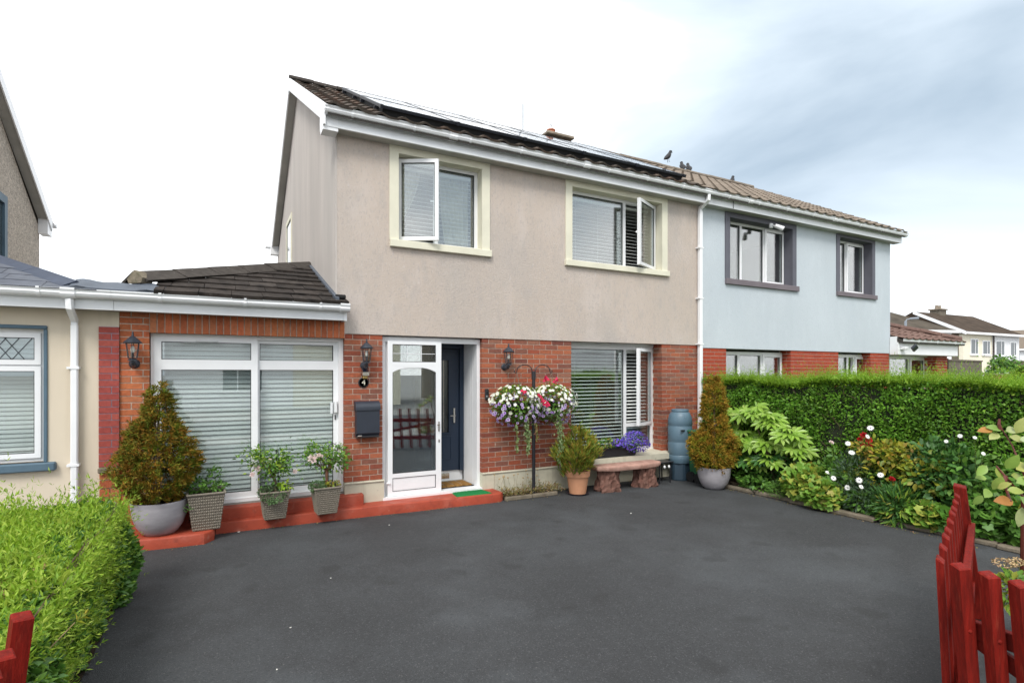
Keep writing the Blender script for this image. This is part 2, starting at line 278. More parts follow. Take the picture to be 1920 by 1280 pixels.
class MB:
    def __init__(s): s.V = []; s.F = []
    def add(s, vs, fs):
        n = len(s.V); s.V += [Vector(v) for v in vs]; s.F += [tuple(i+n for i in f) for f in fs]; return s
    def box(s, x0, x1, y0, y1, z0, z1):
        return s.add([(x0,y0,z0),(x1,y0,z0),(x1,y1,z0),(x0,y1,z0),(x0,y0,z1),(x1,y0,z1),(x1,y1,z1),(x0,y1,z1)],
                     [(0,3,2,1),(4,5,6,7),(0,1,5,4),(1,2,6,5),(2,3,7,6),(3,0,4,7)])
    def bbox(s, x0, x1, y0, y1, z0, z1, b=.006):
        """box with chamfered edges"""
        V = []; 
        for (z, i) in ((z0, b), (z0+b, 0), (z1-b, 0), (z1, b)):
            V += [(x0+i+b*(i==0)*1, y0+i, z), (x1-i-b*(i==0)*1, y0+i, z), (x1-i, y0+i+b*(i==0), z), (x1-i, y1-i-b*(i==0), z),
                  (x1-i-b*(i==0), y1-i, z), (x0+i+b*(i==0), y1-i, z), (x0+i, y1-i-b*(i==0), z), (x0+i, y0+i+b*(i==0), z)]
        F = [tuple(reversed(range(8))), tuple(range(24, 32))]
        for k in range(3):
            for j in range(8): F.append((k*8+j, k*8+(j+1) % 8, (k+1)*8+(j+1) % 8, (k+1)*8+j))
        return s.add(V, F)
    def xf(s, M, start=0):
        for i in range(start, len(s.V)): s.V[i] = M @ s.V[i]
        return s
    def prism(s, poly, axis, a, b):
        """poly: 2-D points; axis x: (y,z), y: (x,z), z: (x,y)"""
        n = len(poly)
        def P(p, t): return {'x': (t, p[0], p[1]), 'y': (p[0], t, p[1]), 'z': (p[0], p[1], t)}[axis]
        V = [P(p, a) for p in poly]+[P(p, b) for p in poly]
        F = [tuple(range(n)), tuple(reversed(range(n, 2*n)))]+[(i, n+i, n+(i+1) % n, (i+1) % n) for i in range(n)]
        return s.add(V, F)
    def tube(s, pts, r, seg=8, caps=True):
        pts = [Vector(p) for p in pts]; n = len(pts); rs = r if isinstance(r, (list, tuple)) else [r]*n
        up = Vector((0, 0, 1)); V = []; t0 = (pts[1]-pts[0]).normalized()
        u = t0.orthogonal().normalized()
        for i, p in enumerate(pts):
            t = (pts[min(i+1, n-1)]-pts[max(i-1, 0)]).normalized()
            u = (u-t*u.dot(t)).normalized(); w = t.cross(u)
            V += [p+(u*math.cos(a)+w*math.sin(a))*rs[i] for a in [2*math.pi*k/seg for k in range(seg)]]
        F = [(i*seg+k, i*seg+(k+1) % seg, (i+1)*seg+(k+1) % seg, (i+1)*seg+k) for i in range(n-1) for k in range(seg)]
        if caps: F += [tuple(reversed(range(seg))), tuple(range((n-1)*seg, n*seg))]
        return s.add(V, F)
    def lathe(s, prof, c=(0, 0, 0), seg=24, a0=0., jit=0.):
        c = Vector(c); V = []; n = len(prof)
        for (r, z) in prof:
            V += [c+Vector((r*math.cos(a0+2*math.pi*k/seg), r*math.sin(a0+2*math.pi*k/seg), z)) for k in range(seg)]
        F = [(i*seg+k, i*seg+(k+1) % seg, (i+1)*seg+(k+1) % seg, (i+1)*seg+k) for i in range(n-1) for k in range(seg)]
        if prof[0][0] > 1e-6: F.append(tuple(reversed(range(seg))))
        if prof[-1][0] > 1e-6: F.append(tuple(range((n-1)*seg, n*seg)))
        return s.add(V, F)
    def build(s, name, m, parent=None, smooth=False, kind=None, angle=None):
        V = s.V; lo = Vector([min(v[i] for v in V) for i in range(3)]); hi = Vector([max(v[i] for v in V) for i in range(3)])
        c = (lo+hi)/2; c.z = lo.z
        me = raw_mesh(name, [v-c for v in V], s.F, m, smooth)
        if smooth and angle is not None:
            try: me.set_sharp_from_angle(angle=R(angle))
            except Exception: pass
        return link(name, me, parent, c, kind=kind)
def wallgrid(x0, x1, z0, z1, ops, y0, y1, axis='y'):
    """panel in the XZ plane between y0 (front) and y1 with rectangular openings (xa,xb,za,zb); axis 'x' swaps X and Y"""
    xs = sorted({x0, x1, *[o[0] for o in ops], *[o[1] for o in ops]}); zs = sorted({z0, z1, *[o[2] for o in ops], *[o[3] for o in ops]})
    xs = [x for x in xs if x0 <= x <= x1]; zs = [z for z in zs if z0 <= z <= z1]
    def solid(i, j):
        if i < 0 or j < 0 or i >= len(xs)-1 or j >= len(zs)-1: return False
        cx = (xs[i]+xs[i+1])/2; cz = (zs[j]+zs[j+1])/2
        return not any(o[0] < cx < o[1] and o[2] < cz < o[3] for o in ops)
    b = MB()
    def P(x, y, z): return (x, y, z) if axis == 'y' else (y, x, z)
    for i in range(len(xs)-1):
        for j in range(len(zs)-1):
            if not solid(i, j): continue
            a, c, d, e = xs[i], xs[i+1], zs[j], zs[j+1]
            b.add([P(a,y0,d),P(c,y0,d),P(c,y0,e),P(a,y0,e)], [(0,1,2,3)]); b.add([P(a,y1,d),P(c,y1,d),P(c,y1,e),P(a,y1,e)], [(3,2,1,0)])
            for (di, dj, q) in ((-1,0,((a,d),(a,e))), (1,0,((c,e),(c,d))), (0,-1,((c,d),(a,d))), (0,1,((a,e),(c,e)))):
                if not solid(i+di, j+dj):
                    (p, r_), (p2, r2) = q; b.add([P(p,y0,r_),P(p2,y0,r2),P(p2,y1,r2),P(p,y1,r_)], [(0,1,2,3)])
    return b
BOXC = {}
def box_mesh(name, dx, dy, dz, m, cham=0.):
    k = (name, round(dx, 3), round(dy, 3), round(dz, 3), m)
    if k not in BOXC:
        b = MB(); (b.bbox if cham else b.box)(-dx/2, dx/2, -dy/2, dy/2, -dz/2, dz/2, *([cham] if cham else []))
        BOXC[k] = raw_mesh(name, b.V, b.F, m)
    return BOXC[k]
CAMP = Vector((0, 0, 1.895))
def place_pieces(root, items, name, stuffname, m, cap=300, key=None):
    """items: (parent, mesh, worldloc, rot). The cap nearest become objects of their own, the rest one joined part."""
    key = key or (lambda it: (it[2]-CAMP).length)
    items = sorted(items, key=key)
    for (par, me, loc, rot) in items[:cap]: link(name, me, par, loc, rot)
    rest = items[cap:]
    if rest:
        V = []; F = []
        for (par, me, loc, rot) in rest:
            M = Matrix.Translation(loc) @ (rot.to_matrix().to_4x4() if rot is not None else Matrix.Identity(4))
            n = len(V); V += [M @ v.co for v in me.vertices]; F += [tuple(i+n for i in p.vertices) for p in me.polygons]
        c = V[0].copy(); me = raw_mesh(stuffname, [v-c for v in V], F, m); link(stuffname, me, root, c, kind='stuff')
from mathutils import Euler
# ---- leaves
OVAL = (np.array([(0,0,0),(.27,.42,.07),(0,1,-.04),(-.27,.42,.07)], float), np.array([(0,1,2),(0,2,3)]))
OVAL6 = (np.array([(0,0,0),(.2,.22,.05),(.27,.55,.07),(0,1,-.06),(-.27,.55,.07),(-.2,.22,.05)], float), np.array([(0,1,2),(0,2,3),(0,3,4),(0,4,5)]))
LANCE = (np.array([(0,0,0),(.13,.4,.03),(0,1,-.08),(-.13,.4,.03)], float), np.array([(0,1,2),(0,2,3)]))
NEEDLE = (np.array([(.05,0,0),(.08,.5,.0),(0,1,.02),(-.08,.5,0),(-.05,0,0)], float), np.array([(0,1,2),(0,2,4),(2,3,4)]))
def lobed(n, inner=.55, span=300, tip=1.0):
    """round lobed leaf (geranium): a fan about the stalk"""
    V = [(0, 0, 0)]; k = 2*n+1
    for i in range(k):
        a = R(90-span/2+span*i/(k-1)); r = (tip if i % 2 else inner)*.5
        V.append((math.cos(a)*r, math.sin(a)*r+.0, .06 if i % 2 else .0))
    return (np.array(V, float), np.array([(0, i+1, i+2) for i in range(k-1)]))
GERA = lobed(5, .72)
def disc(n, cup=.12):
    V = [(0, 0, -cup)]
    for i in range(n*2):
        a = math.pi*i/n; r = .5 if i % 2 == 0 else .42
        V.append((r*math.cos(a), r*math.sin(a), .02))
    return (np.array(V, float), np.array([(0, i+1, (i+1) % (2*n)+1) for i in range(2*n)]))
FLOWER = disc(5)
def unit(a): return a/np.maximum(np.linalg.norm(a, axis=1, keepdims=True), 1e-9)
def rand_unit(n): return unit(rng.normal(size=(n, 3)))
def leaves(pos, dirv, nrm, size, tpl):
    """arrays of leaves -> (V,T)"""
    d = unit(dirv); s = unit(np.cross(d, nrm)); n = np.cross(s, d); tv, tf = tpl
    V = pos[:, None, :]+size[:, None, None]*(tv[None, :, 0:1]*s[:, None, :]+tv[None, :, 1:2]*d[:, None, :]+tv[None, :, 2:3]*n[:, None, :])
    T = tf[None]+(np.arange(len(pos))*len(tv))[:, None, None]
    return V.reshape(-1, 3), T.reshape(-1, 3)
def flat_facing(pos, nrm, size, tpl):
    r = rand_unit(len(pos)); d = unit(np.cross(nrm, r)); return leaves(pos, d, nrm, size, tpl)
def join(parts):
    Vs, Ts, n = [], [], 0
    for V, T in parts: Vs.append(V); Ts.append(T+n); n += len(V)
    return np.concatenate(Vs), np.concatenate(Ts)
def leaf_obj(name, VT, m, parent, kind=None, smooth=False):
    V, T = VT; c = V.mean(0); c[2] = V[:, 2].min()
    return link(name, tri_mesh(name, V-c, T, m, smooth), parent, Vector(c), kind=kind)
def shoots(base, dirv, length, nleaf, lsize, tpl=LANCE, spread=.9):
    """leafy shoots: opposite leaves up a short stem"""
    n = len(base); d = unit(dirv); out = []
    side = unit(np.cross(d, rand_unit(n))); oth = np.cross(d, side)
    for k in range(nleaf):
        t = (k+.6)/nleaf; p = base+d*(length*t)[:, None]; ax = side if k % 2 == 0 else oth
        sz = lsize*(1.1-.55*t)*rng.uniform(.75, 1.2, n)
        for sg in (1, -1):
            ld = d*(.55+.5*t)+ax*sg*spread+rng.normal(0, .18, (n, 3)); out.append(leaves(p, ld, unit(d-ax*sg*.6+rng.normal(0, .2, (n, 3))), sz, tpl))
    out.append(leaves(base+d*length[:, None]*.95, d+rng.normal(0, .2, (n, 3)), rand_unit(n), lsize*.7*np.ones(n), tpl))
    return join(out)
# ------------------------------------------------------------------ ground
def sheet(name, x0, x1, y0, y1, z, m, n=1):
    b = MB(); b.add([(x0,y0,z),(x1,y0,z),(x1,y1,z),(x0,y1,z)], [(0,1,2,3)]); return tag(b.build(name, m), kind='structure')
sheet('ground', -400, 400, -400, 600, 0, 'pavement')
sheet('driveway', -1.0, 7.4, -1.0, 7.6, .005, 'asphalt')
sheet('driveway_apron', 7.4, 9.0, -1.0, 2.75, .009, 'asphalt')
sheet('road', -60, 60, -9, -3, .004, 'asphalt')
sheet('lawn', 8.9, 30, -.5, 7.2, .012, 'lawn')
sheet('neighbour_yard', -12, -1.9, 1, 7.6, .006, 'pavement')
def soil_bed(name, x0, x1, y0, y1, h):
    nx, ny = 10, 40; V = []; F = []
    for j in range(ny+1):
        for i in range(nx+1):
            V.append((x0+(x1-x0)*i/nx, y0+(y1-y0)*j/ny, h+random.uniform(-.02, .02)))
    for j in range(ny):
        for i in range(nx): F.append((j*(nx+1)+i, j*(nx+1)+i+1, (j+1)*(nx+1)+i+1, (j+1)*(nx+1)+i))
    b = MB(); b.add(V, F); return tag(b.build(name, 'soil', smooth=True), kind='structure')
soil_bed('garden_soil', 7.42, 9.0, 2.7, 7.3, .07)
soil_bed('hedge_soil', -1.9, -.75, 2.6, 6.0, .03)
# kerb stones along the border
kb = thing('border_kerb', 'low weathered concrete kerb edging the flower border along the driveway', 'kerb', (7.35, 4.7, 0))
for i in range(7):
    y0 = 6.35-i*.6; x = 7.30+.03*math.sin(i*1.7)+(.012*i if i > 3 else 0)
    b = MB(); b.bbox(-.05, .05, -.299, .299, 0, .062+random.uniform(-.008, .008), .016)
    b.xf(Matrix.Translation((x+.05, y0-.3, 0)) @ Matrix.Rotation(R(random.uniform(-1.2, 1.2)), 4, 'Z')); b.build('kerb_stone', 'kerb', kb)

# ------------------------------------------------------------------ generic building parts
def window(parent, x0, x1, z0, z1, y, vbars=(), hbars=(), lights=(), fw=.055, m='upvc', dep=.07, glass='glass', gap=True):
    """lights: (xa,xb,za,zb,kind,arg). Returns the frame mesh (the part) with panes and sashes as children."""
    b = MB(); b.box(x0, x0+fw, y, y+dep, z0, z1); b.box(x1-fw, x1, y, y+dep, z0, z1)
    b.box(x0+fw, x1-fw, y, y+dep, z1-fw, z1); b.box(x0+fw, x1-fw, y, y+dep, z0, z0+fw)
    for (x, za, zb) in vbars: b.box(x-fw/2, x+fw/2, y+.003, y+dep-.003, za, zb)
    for (xa, xb, z) in hbars: b.box(xa, xb, y+.004, y+dep-.004, z-fw/2, z+fw/2)
    fr = b.build('window', m, parent)
    for lt in lights:
        xa, xb, za, zb, kind = lt[:5]
        if kind == 'fixed':
            p = MB(); p.box(xa, xb, y+.035, y+.047, za, zb); p.build('pane', glass, fr)
            if gap:
                g = MB(); t = .008
                g.box(xa, xa+t, y+.02, y+.034, za, zb); g.box(xb-t, xb, y+.02, y+.034, za, zb); g.box(xa+t, xb-t, y+.02, y+.034, zb-t, zb); g.box(xa+t, xb-t, y+.02, y+.034, za, za+t)
                g.build('gasket', 'gasket', fr)
        else:
            sw = .052; o = .022                                  # sash overlaps the frame a little
            X0, X1, Z0, Z1 = xa-o, xb+o, za-o, zb+o; ys = y-.022
            ang = R(lt[5]) if len(lt) > 5 else 0
            hinge = lt[6] if len(lt) > 6 else 'L'
            hx = X0 if hinge == 'L' else X1
            Mx = Matrix.Translation((hx, ys, 0)) @ Matrix.Rotation(-ang if hinge == 'L' else ang, 4, 'Z') @ Matrix.Translation((-hx, -ys, 0))
            s = MB(); s.box(X0, X0+sw, ys, ys+.055, Z0, Z1); s.box(X1-sw, X1, ys, ys+.055, Z0, Z1)
            s.box(X0+sw, X1-sw, ys, ys+.055, Z1-sw, Z1); s.box(X0+sw, X1-sw, ys, ys+.055, Z0, Z0+sw)
            s.xf(Mx); s.build('sash', m, fr)
            p = MB(); p.box(X0+sw, X1-sw, ys+.02, ys+.032, Z0+sw, Z1-sw); p.xf(Mx); p.build('pane', glass, fr)
            g = MB(); t = .007; a, c, d, e = X0+sw, X1-sw, Z0+sw, Z1-sw
            g.box(a, a+t, ys+.006, ys+.018, d, e); g.box(c-t, c, ys+.006, ys+.018, d, e); g.box(a+t, c-t, ys+.006, ys+.018, e-t, e); g.box(a+t, c-t, ys+.006, ys+.018, d, d+t)
            g.xf(Mx); g.build('gasket', 'gasket', fr)
            if ang:
                h = MB(); hxx = X1-.03 if hinge == 'L' else X0+.03; hz = (Z0+Z1)/2
                h.box(hxx-.012, hxx+.012, ys+.055, ys+.08, hz-.02, hz+.02); h.box(hxx-.012+(-.09 if hinge == 'L' else 0), hxx+.012+(.09 if hinge != 'L' else 0), ys+.08, ys+.095, hz-.008, hz+.008)
                h.xf(Mx); h.build('handle', 'upvc', fr)
    return fr
def surround(fr, x0, x1, z0, z1, w, y, out, m, sillm, sx0, sx1, sz0, sz1, sdep, yin):
    """plaster band round an opening (x0..x1, z0..z1 is the opening), lining the reveal back to yin, with a sill"""
    b = MB(); yf = y-out
    q = .005; b.box(x0-w, x0+q, yf, y-.001, sz1, z1-q); b.box(x1-q, x1+w, yf, y-.001, sz1, z1-q); b.box(x0-w, x1+w, yf, y-.001, z1-q, z1+w)
    b.box(x0+.001, x0+q, y, yin, sz1, z1-q); b.box(x1-q, x1-.001, y, yin, sz1, z1-q); b.box(x0+.001, x1-.001, y, yin, z1-q, z1-.001)
    b.build('surround', m, fr)
    s = MB(); s.bbox(sx0, sx1, y-sdep, yin, sz0, sz1, .006); s.build('sill', sillm, fr)
def blind(label, x0, x1, z0, z1, y, pitch, tilt, width=.05, group=None, cords=3, m='slat'):
    t = thing('venetian_blind', label, 'blind', ((x0+x1)/2, y, z0), group)
    n = int((z1-z0-.05)/pitch); me = None
    b = MB(); b.prism([(-width/2, -.0008), (0, .0032), (width/2, -.0008), (width/2, .0008), (0, .005), (-width/2, .0008)], 'x', -(x1-x0)/2, (x1-x0)/2)
    me = raw_mesh('slat', b.V, b.F, m)
    for i in range(n):
        z = z1-.05-i*pitch
        link('slat', me, t, ((x0+x1)/2, y+random.uniform(-.001, .001), z), Euler((R(tilt+random.uniform(-2.5, 2.5)), R(random.uniform(-.12, .12)), 0)))
    h = MB(); h.box(x0, x1, y-.025, y+.03, z1-.04, z1); h.build('headrail', m, t)
    h = MB(); h.box(x0, x1, y-.02, y+.02, z1-.05-n*pitch, z1-.05-n*pitch+.012); h.build('bottom_rail', m, t)
    for k in range(cords):
        x = x0+(x1-x0)*(.12+.76*k/max(1, cords-1)); c = MB()
        c.tube([(x, y-width*.5-.003, z1-.04), (x, y-width*.5-.003, z1-.05-n*pitch)], .0012, 4); c.build('ladder_cord', m, t)
    return t
def gutter(parent, x0, x1, y, z, brk, unions=(), m='upvc'):
    prof = [(y+.115, z-.085), (y+.06, z-.092), (y+.025, z-.075), (y+.010, z-.05), (y+.012, z-.028), (y, z-.012), (y, z), (y+.012, z), (y+.022, z-.03), (y+.03, z-.06), (y+.06, z-.078), (y+.115, z-.07)]
    b = MB(); b.prism(prof, 'x', x0, x1); g = b.build('gutter', m, parent)
    for x in brk:
        q = MB(); q.prism([(a-.006 if a < y+.1 else a, c-(.006 if i < 5 else 0)+(.004 if i in (6, 7) else 0)) for i, (a, c) in enumerate(prof)], 'x', x-.014, x+.014); q.build('bracket', m, g)
    for x in unions:
        q = MB(); q.prism([(a-.009 if a < y+.1 else a, c-(.009 if i < 5 else 0)+(.006 if i in (6, 7) else 0)) for i, (a, c) in enumerate(prof)], 'x', x-.06, x+.06); q.build('joint', m, g)
    return g
def downpipe(parent, x, ywall, ztop, zbot, ygut, clips, w=.068, sq=True):
    b = MB(); y = ywall-.05
    if sq: b.bbox(x-w/2, x+w/2, y-w/2, y+w/2, zbot, ztop-.30, .012)
    else: b.tube([(x, y, zbot), (x, y, ztop-.30)], w/2, 14)
    d = b.build('downpipe', 'upvc', parent)
    s = MB(); s.tube([(x, y, ztop-.33), (x, y, ztop-.26), (x, ygut+.06, ztop-.14), (x, ygut+.06, ztop-.05)], [w*.56]*4, 4 if sq else 12); s.build('swan_neck', 'upvc', d)
    for z in clips:
        q = MB(); q.box(x-w/2-.03, x+w/2+.012, y-w/2-.006, ywall+.0, z-.012, z+.012); q.build('clip', 'upvc', d)
    return d
BR_L, BR_H = .215, .0655
def bricks(store, part, x0, x1, z0, n, course, y, m, retl=0., retr=0., phase=0):
    """running bond on the plane y (facing -Y), with returns of depth retl / retr at the two ends"""
    h = course-.0112
    def put(a, b_, d, zc, yy=None):
        yy = y if yy is None else yy
        me = box_mesh('brick', b_-a, d, h, m)
        store.append((part, me, Vector(((a+b_)/2, yy+d/2+random.uniform(-.0012, .0014), zc)), Euler((R(random.uniform(-.25, .25)), R(random.uniform(-.3, .3)), R(random.uniform(-.25, .25))))))
    for i in range(n):
        zc = z0+i*course+course/2; A = (i+phase) % 2 == 0; x = x0; first = True
        while x < x1-.03:
            L = (BR_L if A else .1025) if first else BR_L
            e = min(x+L, x1)
            if x1-e < .045: e = x1
            d = .1025
            if first and retl and not A: d = min(.215, retl)
            last = e >= x1-1e-6
            short_last = last and (e-x) < .15
            if last and retr and short_last: d = min(.215, retr)
            put(x, e, d, zc)
            if first and retl > .13 and A: put(x+.0, x+.1025, retl-.1125, zc, y+.1125)
            if last and retr > .13 and not short_last: put(e-.1025, e, retr-.1125, zc, y+.1125)
            x = e+.0115; first = False
def gable_house_roof(x0, x1, ye, ze, yr, zr, yb, th=.10):
    b = MB()
    b.prism([(ye, ze), (yr, zr), (yb, ze), (yb, ze-th), (yr, zr-th*1.15), (ye, ze-th)], 'x', x0, x1); return b
TILE = None
def tile_mesh(name, m, w=.30, L=.42, amp=.027):
    xs = [0, .03, .06, .09, .12, .16, .20, .25, .302]; hs = [.0, .012, .022, .022, .012, .0, -.003, -.003, .0]
    V = []; F = []; k = len(xs)
    for (y, lift) in ((0., .036), (L, .006)):
        for x, h in zip(xs, hs): V.append((x*w/.3-w/2, y, h*amp/.022+lift))
    for x, h in zip(xs, hs): V.append((x*w/.3-w/2, .0, h*amp/.022+.030-.022))
    for i in range(k-1):
        F.append((i, i+1, k+i+1, k+i)); F.append((2*k+i, 2*k+i+1, i+1, i))
    return raw_mesh(name, V, F, m)
def tile_slope(root, parent, x0, x1, ye, ze, yr, zr, m, gauge=.335, w=.30, cap=300):
    Ls = math.hypot(yr-ye, zr-ze); pit = math.atan2(zr-ze, yr-ye); me = tile_mesh('roof_tile', m, w); items = []
    n = int(Ls/gauge)
    for i in range(n):
        s = -.03+i*gauge
        for j in range(int((x1-x0)/w+.01)):
            x = x0+w/2+j*w
            items.append((parent, me, Vector((x, ye+s*math.cos(pit), ze+s*math.sin(pit))), Euler((pit+R(random.uniform(-.5, .5)), R(random.uniform(-.5, .5)), R(random.uniform(-.4, .4))))))
    place_pieces(root, items, 'roof_tile', 'roof_tiling', m, cap)
def ridge_caps(parent, p0, p1, n, m, rad=.12, angular=False, name='ridge_tile', drop=.0):
    p0, p1 = Vector(p0), Vector(p1); L = (p1-p0).length/n; b = MB(); d = (p1-p0).normalized()
    seg = 3 if angular else 8; pts = []
    for k in range(seg+1 if not angular else 3):
        if angular: pts.append([(-rad, -rad*.55), (0, .0), (rad, -rad*.55)][k])
        else: a = math.pi*k/seg; pts.append((-rad*math.cos(a), rad*.8*math.sin(a)-.05))
    th = .018; inner = [(x*.86, z-th) for x, z in pts]; poly = pts+inner[::-1]
    b.prism(poly, 'x', 0, L-.008); me = raw_mesh(name, b.V, b.F, m)
    X = d; Yv = Vector((0, 0, 1)).cross(X).normalized(); Z = X.cross(Yv)
    rot = Matrix((X, Yv, Z)).transposed()
    for i in range(n):
        e = rot.to_euler(); e.x += R(random.uniform(-1.5, 1.5)); e.y += R(random.uniform(-1, 1)); e.z += R(random.uniform(-.7, .7))
        link(name, me, parent, p0+d*L*i+Vector((0, 0, random.uniform(-.006, .006))), e)

# ------------------------------------------------------------------ our house
YF = 7.5; XL, XP, XR = 1.336, 7.98, 14.49; YE, ZE, YRG, ZRG, YBK = 7.22, 5.27, 11.57, 7.655, 15.92
H1 = thing('semi_detached_house', 'beige rendered semi-detached house with red brick ground floor and solar panels on its roof', 'house', (4.6, 7.5, 0))
def add_house(): 
    # rendered upper front wall with two openings
    W1 = (2.18, 3.468, 3.74, 4.962); W2 = (5.093, 7.062, 3.74, 4.966)
    w = wallgrid(XL+.02, XP, 2.42, 5.09, [W1, W2], YF-.012, YF+.28); wall = w.build('front_wall', 'stucco', H1)
    # gable wall
    g = MB(); yb = 15.65
    g.prism([(YF-.012, 2.42), (yb, 2.42), (yb, 5.09), (YRG, 7.56), (YF-.012, 5.09)], 'x', XL, XL+.018); g.build('gable_wall', 'stucco_gable', H1)
    g = MB(); g.prism([(YF+.3, 0), (yb, 0), (yb, 2.42), (YF+.3, 2.42)], 'x', XL+.02, XL+.25); g.build('side_wall', 'stucco_gable', H1)
    g = MB(); g.prism([(YF+.281, 2.421), (yb, 2.421), (yb, 5.085), (YRG, 7.5), (YF+.281, 5.085)], 'x', XL+.02, XL+.25); g.build('gable_lining', 'room_paint', H1)
    g = MB(); g.box(XL, XP, yb, yb+.25, 0, 5.1); g.build('back_wall', 'stucco_gable', H1)
    g = MB(); g.box(XP-.1, XP-.002, YF+.29, yb, 0, 5.05); g.build('party_wall', 'room_paint', H1)
    g = MB(); g.box(XL+.26, XP-.11, YF+.285, yb-.01, 2.42, 2.6); g.build('floor_slab', 'room_paint', H1)
    g = MB(); g.box(XL+.26, XP-.11, YF+.285, yb-.01, 5.0, 5.06); g.build('ceiling', 'room_paint', H1)
    g = MB(); g.box(XL+.26, XP-.11, 11.4, 11.5, .2, 5.0); g.build('partition', 'room_paint', H1)
    g = MB(); g.box(3.5, 3.6, 8.3, 11.39, .2, 2.41); g.box(4.3, 4.4, YF+.3, 11.39, 2.61, 4.99); g.build('partition', 'room_paint', H1)
    # ground-floor brickwork
    store = []
    def pier(x0, x1, zb, rl, rr, ph, mm='brick', zt=2.42, n=27, y=YF, dep=.28, mo='mortar'):
        b = MB(); b.box(x0+(.006 if rl else 0), x1-(.006 if rr else 0), y+.007, y+dep, zb, zt-.002); p = b.build('brick_pier', mo, H1)
        bricks(store, p, x0, x1, zb+.004, n, (zt-.004-zb)/n, y, mm, rl, rr, ph); return p
    pier(1.453, 1.962, .425, .143, .12, 1); pier(3.477, 5.093, .385, .12, .0, 1); pier(7.075, XP-.012, .375, .236, 0, 0)
    # window apron below the ground-floor window is rendered plinth
    def plinth(x0, x1, z1, y=YF-.004, dep=.3):
        b = MB(); b.box(x0, x1, y, y+dep, 0, z1-.016); p = b.build('plinth', 'plinth_cream', H1)
        q = MB(); q.prism([(y-.016, z1-.018), (y-.016, z1-.008), (y, z1), (y+dep-.002, z1), (y+dep-.002, z1-.018)], 'x', x0, x1); q.build('plinth_nosing', 'plinth_cream', p)
    plinth(1.453, 1.985, .425); plinth(3.477, 5.0, .385); plinth(5.0, 7.078, .34, YF-.002); plinth(7.078, XP-.012, .375)
    # extension: pier, soldier-course lintel, left part
    b = MB(); b.box(-1.011, -.735+.0, YF+.007, YF+.25, .22, 2.60); pe = b.build('brick_pier', 'mortar', H1)
    bricks(store, pe, -1.011, -.733, .22, 32, 2.38/32, YF, 'brick_orange', 0, .12, 0)
    b = MB(); b.box(-.728, 1.452, YF-.022, YF+.2, 2.362, 2.6); li = b.build('brick_lintel', 'mortar', H1)
    n = 29; wd = (1.452+.728)/n
    for i in range(n):
        me = box_mesh('brick', wd-.011, .1, .226, 'brick_orange')
        store.append((li, me, Vector((-.728+wd*(i+.5), YF-.03+.05, 2.358+.113)), Euler((R(random.uniform(-.4, .4)), R(random.uniform(-.5, .5)), R(random.uniform(-.6, .6))))))
    place_pieces(H1, store, 'brick', 'brickwork', 'brick', 300)
    # extension shell behind
    g = MB(); g.box(-1.05, -.95, YF+.25, 9.9, 0, 2.6); g.box(-.95, XL, 9.8, 9.9, 0, 2.6); g.box(-.95, XL+.02, YF+.1, 9.8, 2.60, 2.68); g.build('extension_wall', 'room_paint', H1)
    g = MB(); g.box(-.95, XP-.11, YF+.29, yb-.02, .0, .19); g.box(-.735, 1.453, YF+.05, YF+.29, 0, .3); g.build('floor', 'room_paint', H1)
    # eaves
    def eaves(x0, x1, root, fm='upvc_dirty'):
        f = MB(); f.box(x0, x1, 7.297, 7.32, 5.055, 5.285); fa = f.build('fascia', fm, root)
        f = MB(); f.box(x0, x1, 7.288, 7.297, 5.055, 5.10); f.build('fascia_bead', fm, fa)
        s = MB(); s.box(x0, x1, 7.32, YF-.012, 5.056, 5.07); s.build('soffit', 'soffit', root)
    eaves(XL-.15, XP-.02, H1)
    gutter(H1, XL-.18, XP-.01, 7.18, 5.285, [1.5+.83*k for k in range(8)], (2.9, 5.2), 'upvc')
    b = MB(); b.prism([(7.296, 5.01), (7.50, 5.01), (7.50, 5.055), (7.296, 5.055)], 'x', XL-.19, XL-.002); b.prism([(7.25, 5.06), (7.55, 5.06), (7.55, 5.44), (7.25, 5.27)], 'x', XL-.19, XL-.165); b.box(XL-.188, XL-.005, 7.296, 7.316, 5.056, 5.29); b.build('eaves_box', 'upvc', H1)
    downpipe(H1, XP-.005, YF-.012, 5.25, .05, 7.18, [4.25, 3.3, 2.44], .078, True)
    # roof
    rf = gable_house_roof(XL-.14, XP-.01, YE, ZE, YRG, ZRG, YBK).build('roof', 'roof_deck', H1)
    tile_slope(H1, rf, XL-.15, XP+.02, YE-.02, ZE+.01, YRG, ZRG, 'roof_tile', .333, .302, 300)
    ridge_caps(rf, (XL-.16, YRG, ZRG+.055), (XP, YRG, ZRG+.055), 15, 'ridge_cap', .115)
    pit = math.atan2(ZRG-ZE, YRG-YE); c, s = math.cos(pit), math.sin(pit)
    for (ya, za, yb_, zb_, nm) in ((7.30, 5.345, YRG, ZRG+.045, 'front'), (15.84, 5.345, YRG, ZRG+.045, 'back')):
        b = MB(); t = .215/c; b.prism([(ya, za), (yb_, zb_), (yb_, zb_-t), (ya, za-t)], 'x', XL-.165, XL-.142); bb = b.build('bargeboard', 'barge_white', H1)
        b = MB(); b.prism([(ya, za-t+.05), (yb_, zb_-t+.05), (yb_, zb_-t+.035), (ya, za-t+.035)], 'x', XL-.142, XL-.001); b.build('verge_soffit', 'soffit', H1)
    b = MB(); b.box(XL-.19, XL+.0, 15.66, 15.9, 5.02, 5.24); b.build('eaves_box', 'upvc', H1)
    b = MB(); b.tube([(XL-.3, 15.98, 5.27), (XL+2, 15.98, 5.27)], .06, 12); b.build('rear_gutter', 'upvc', H1)
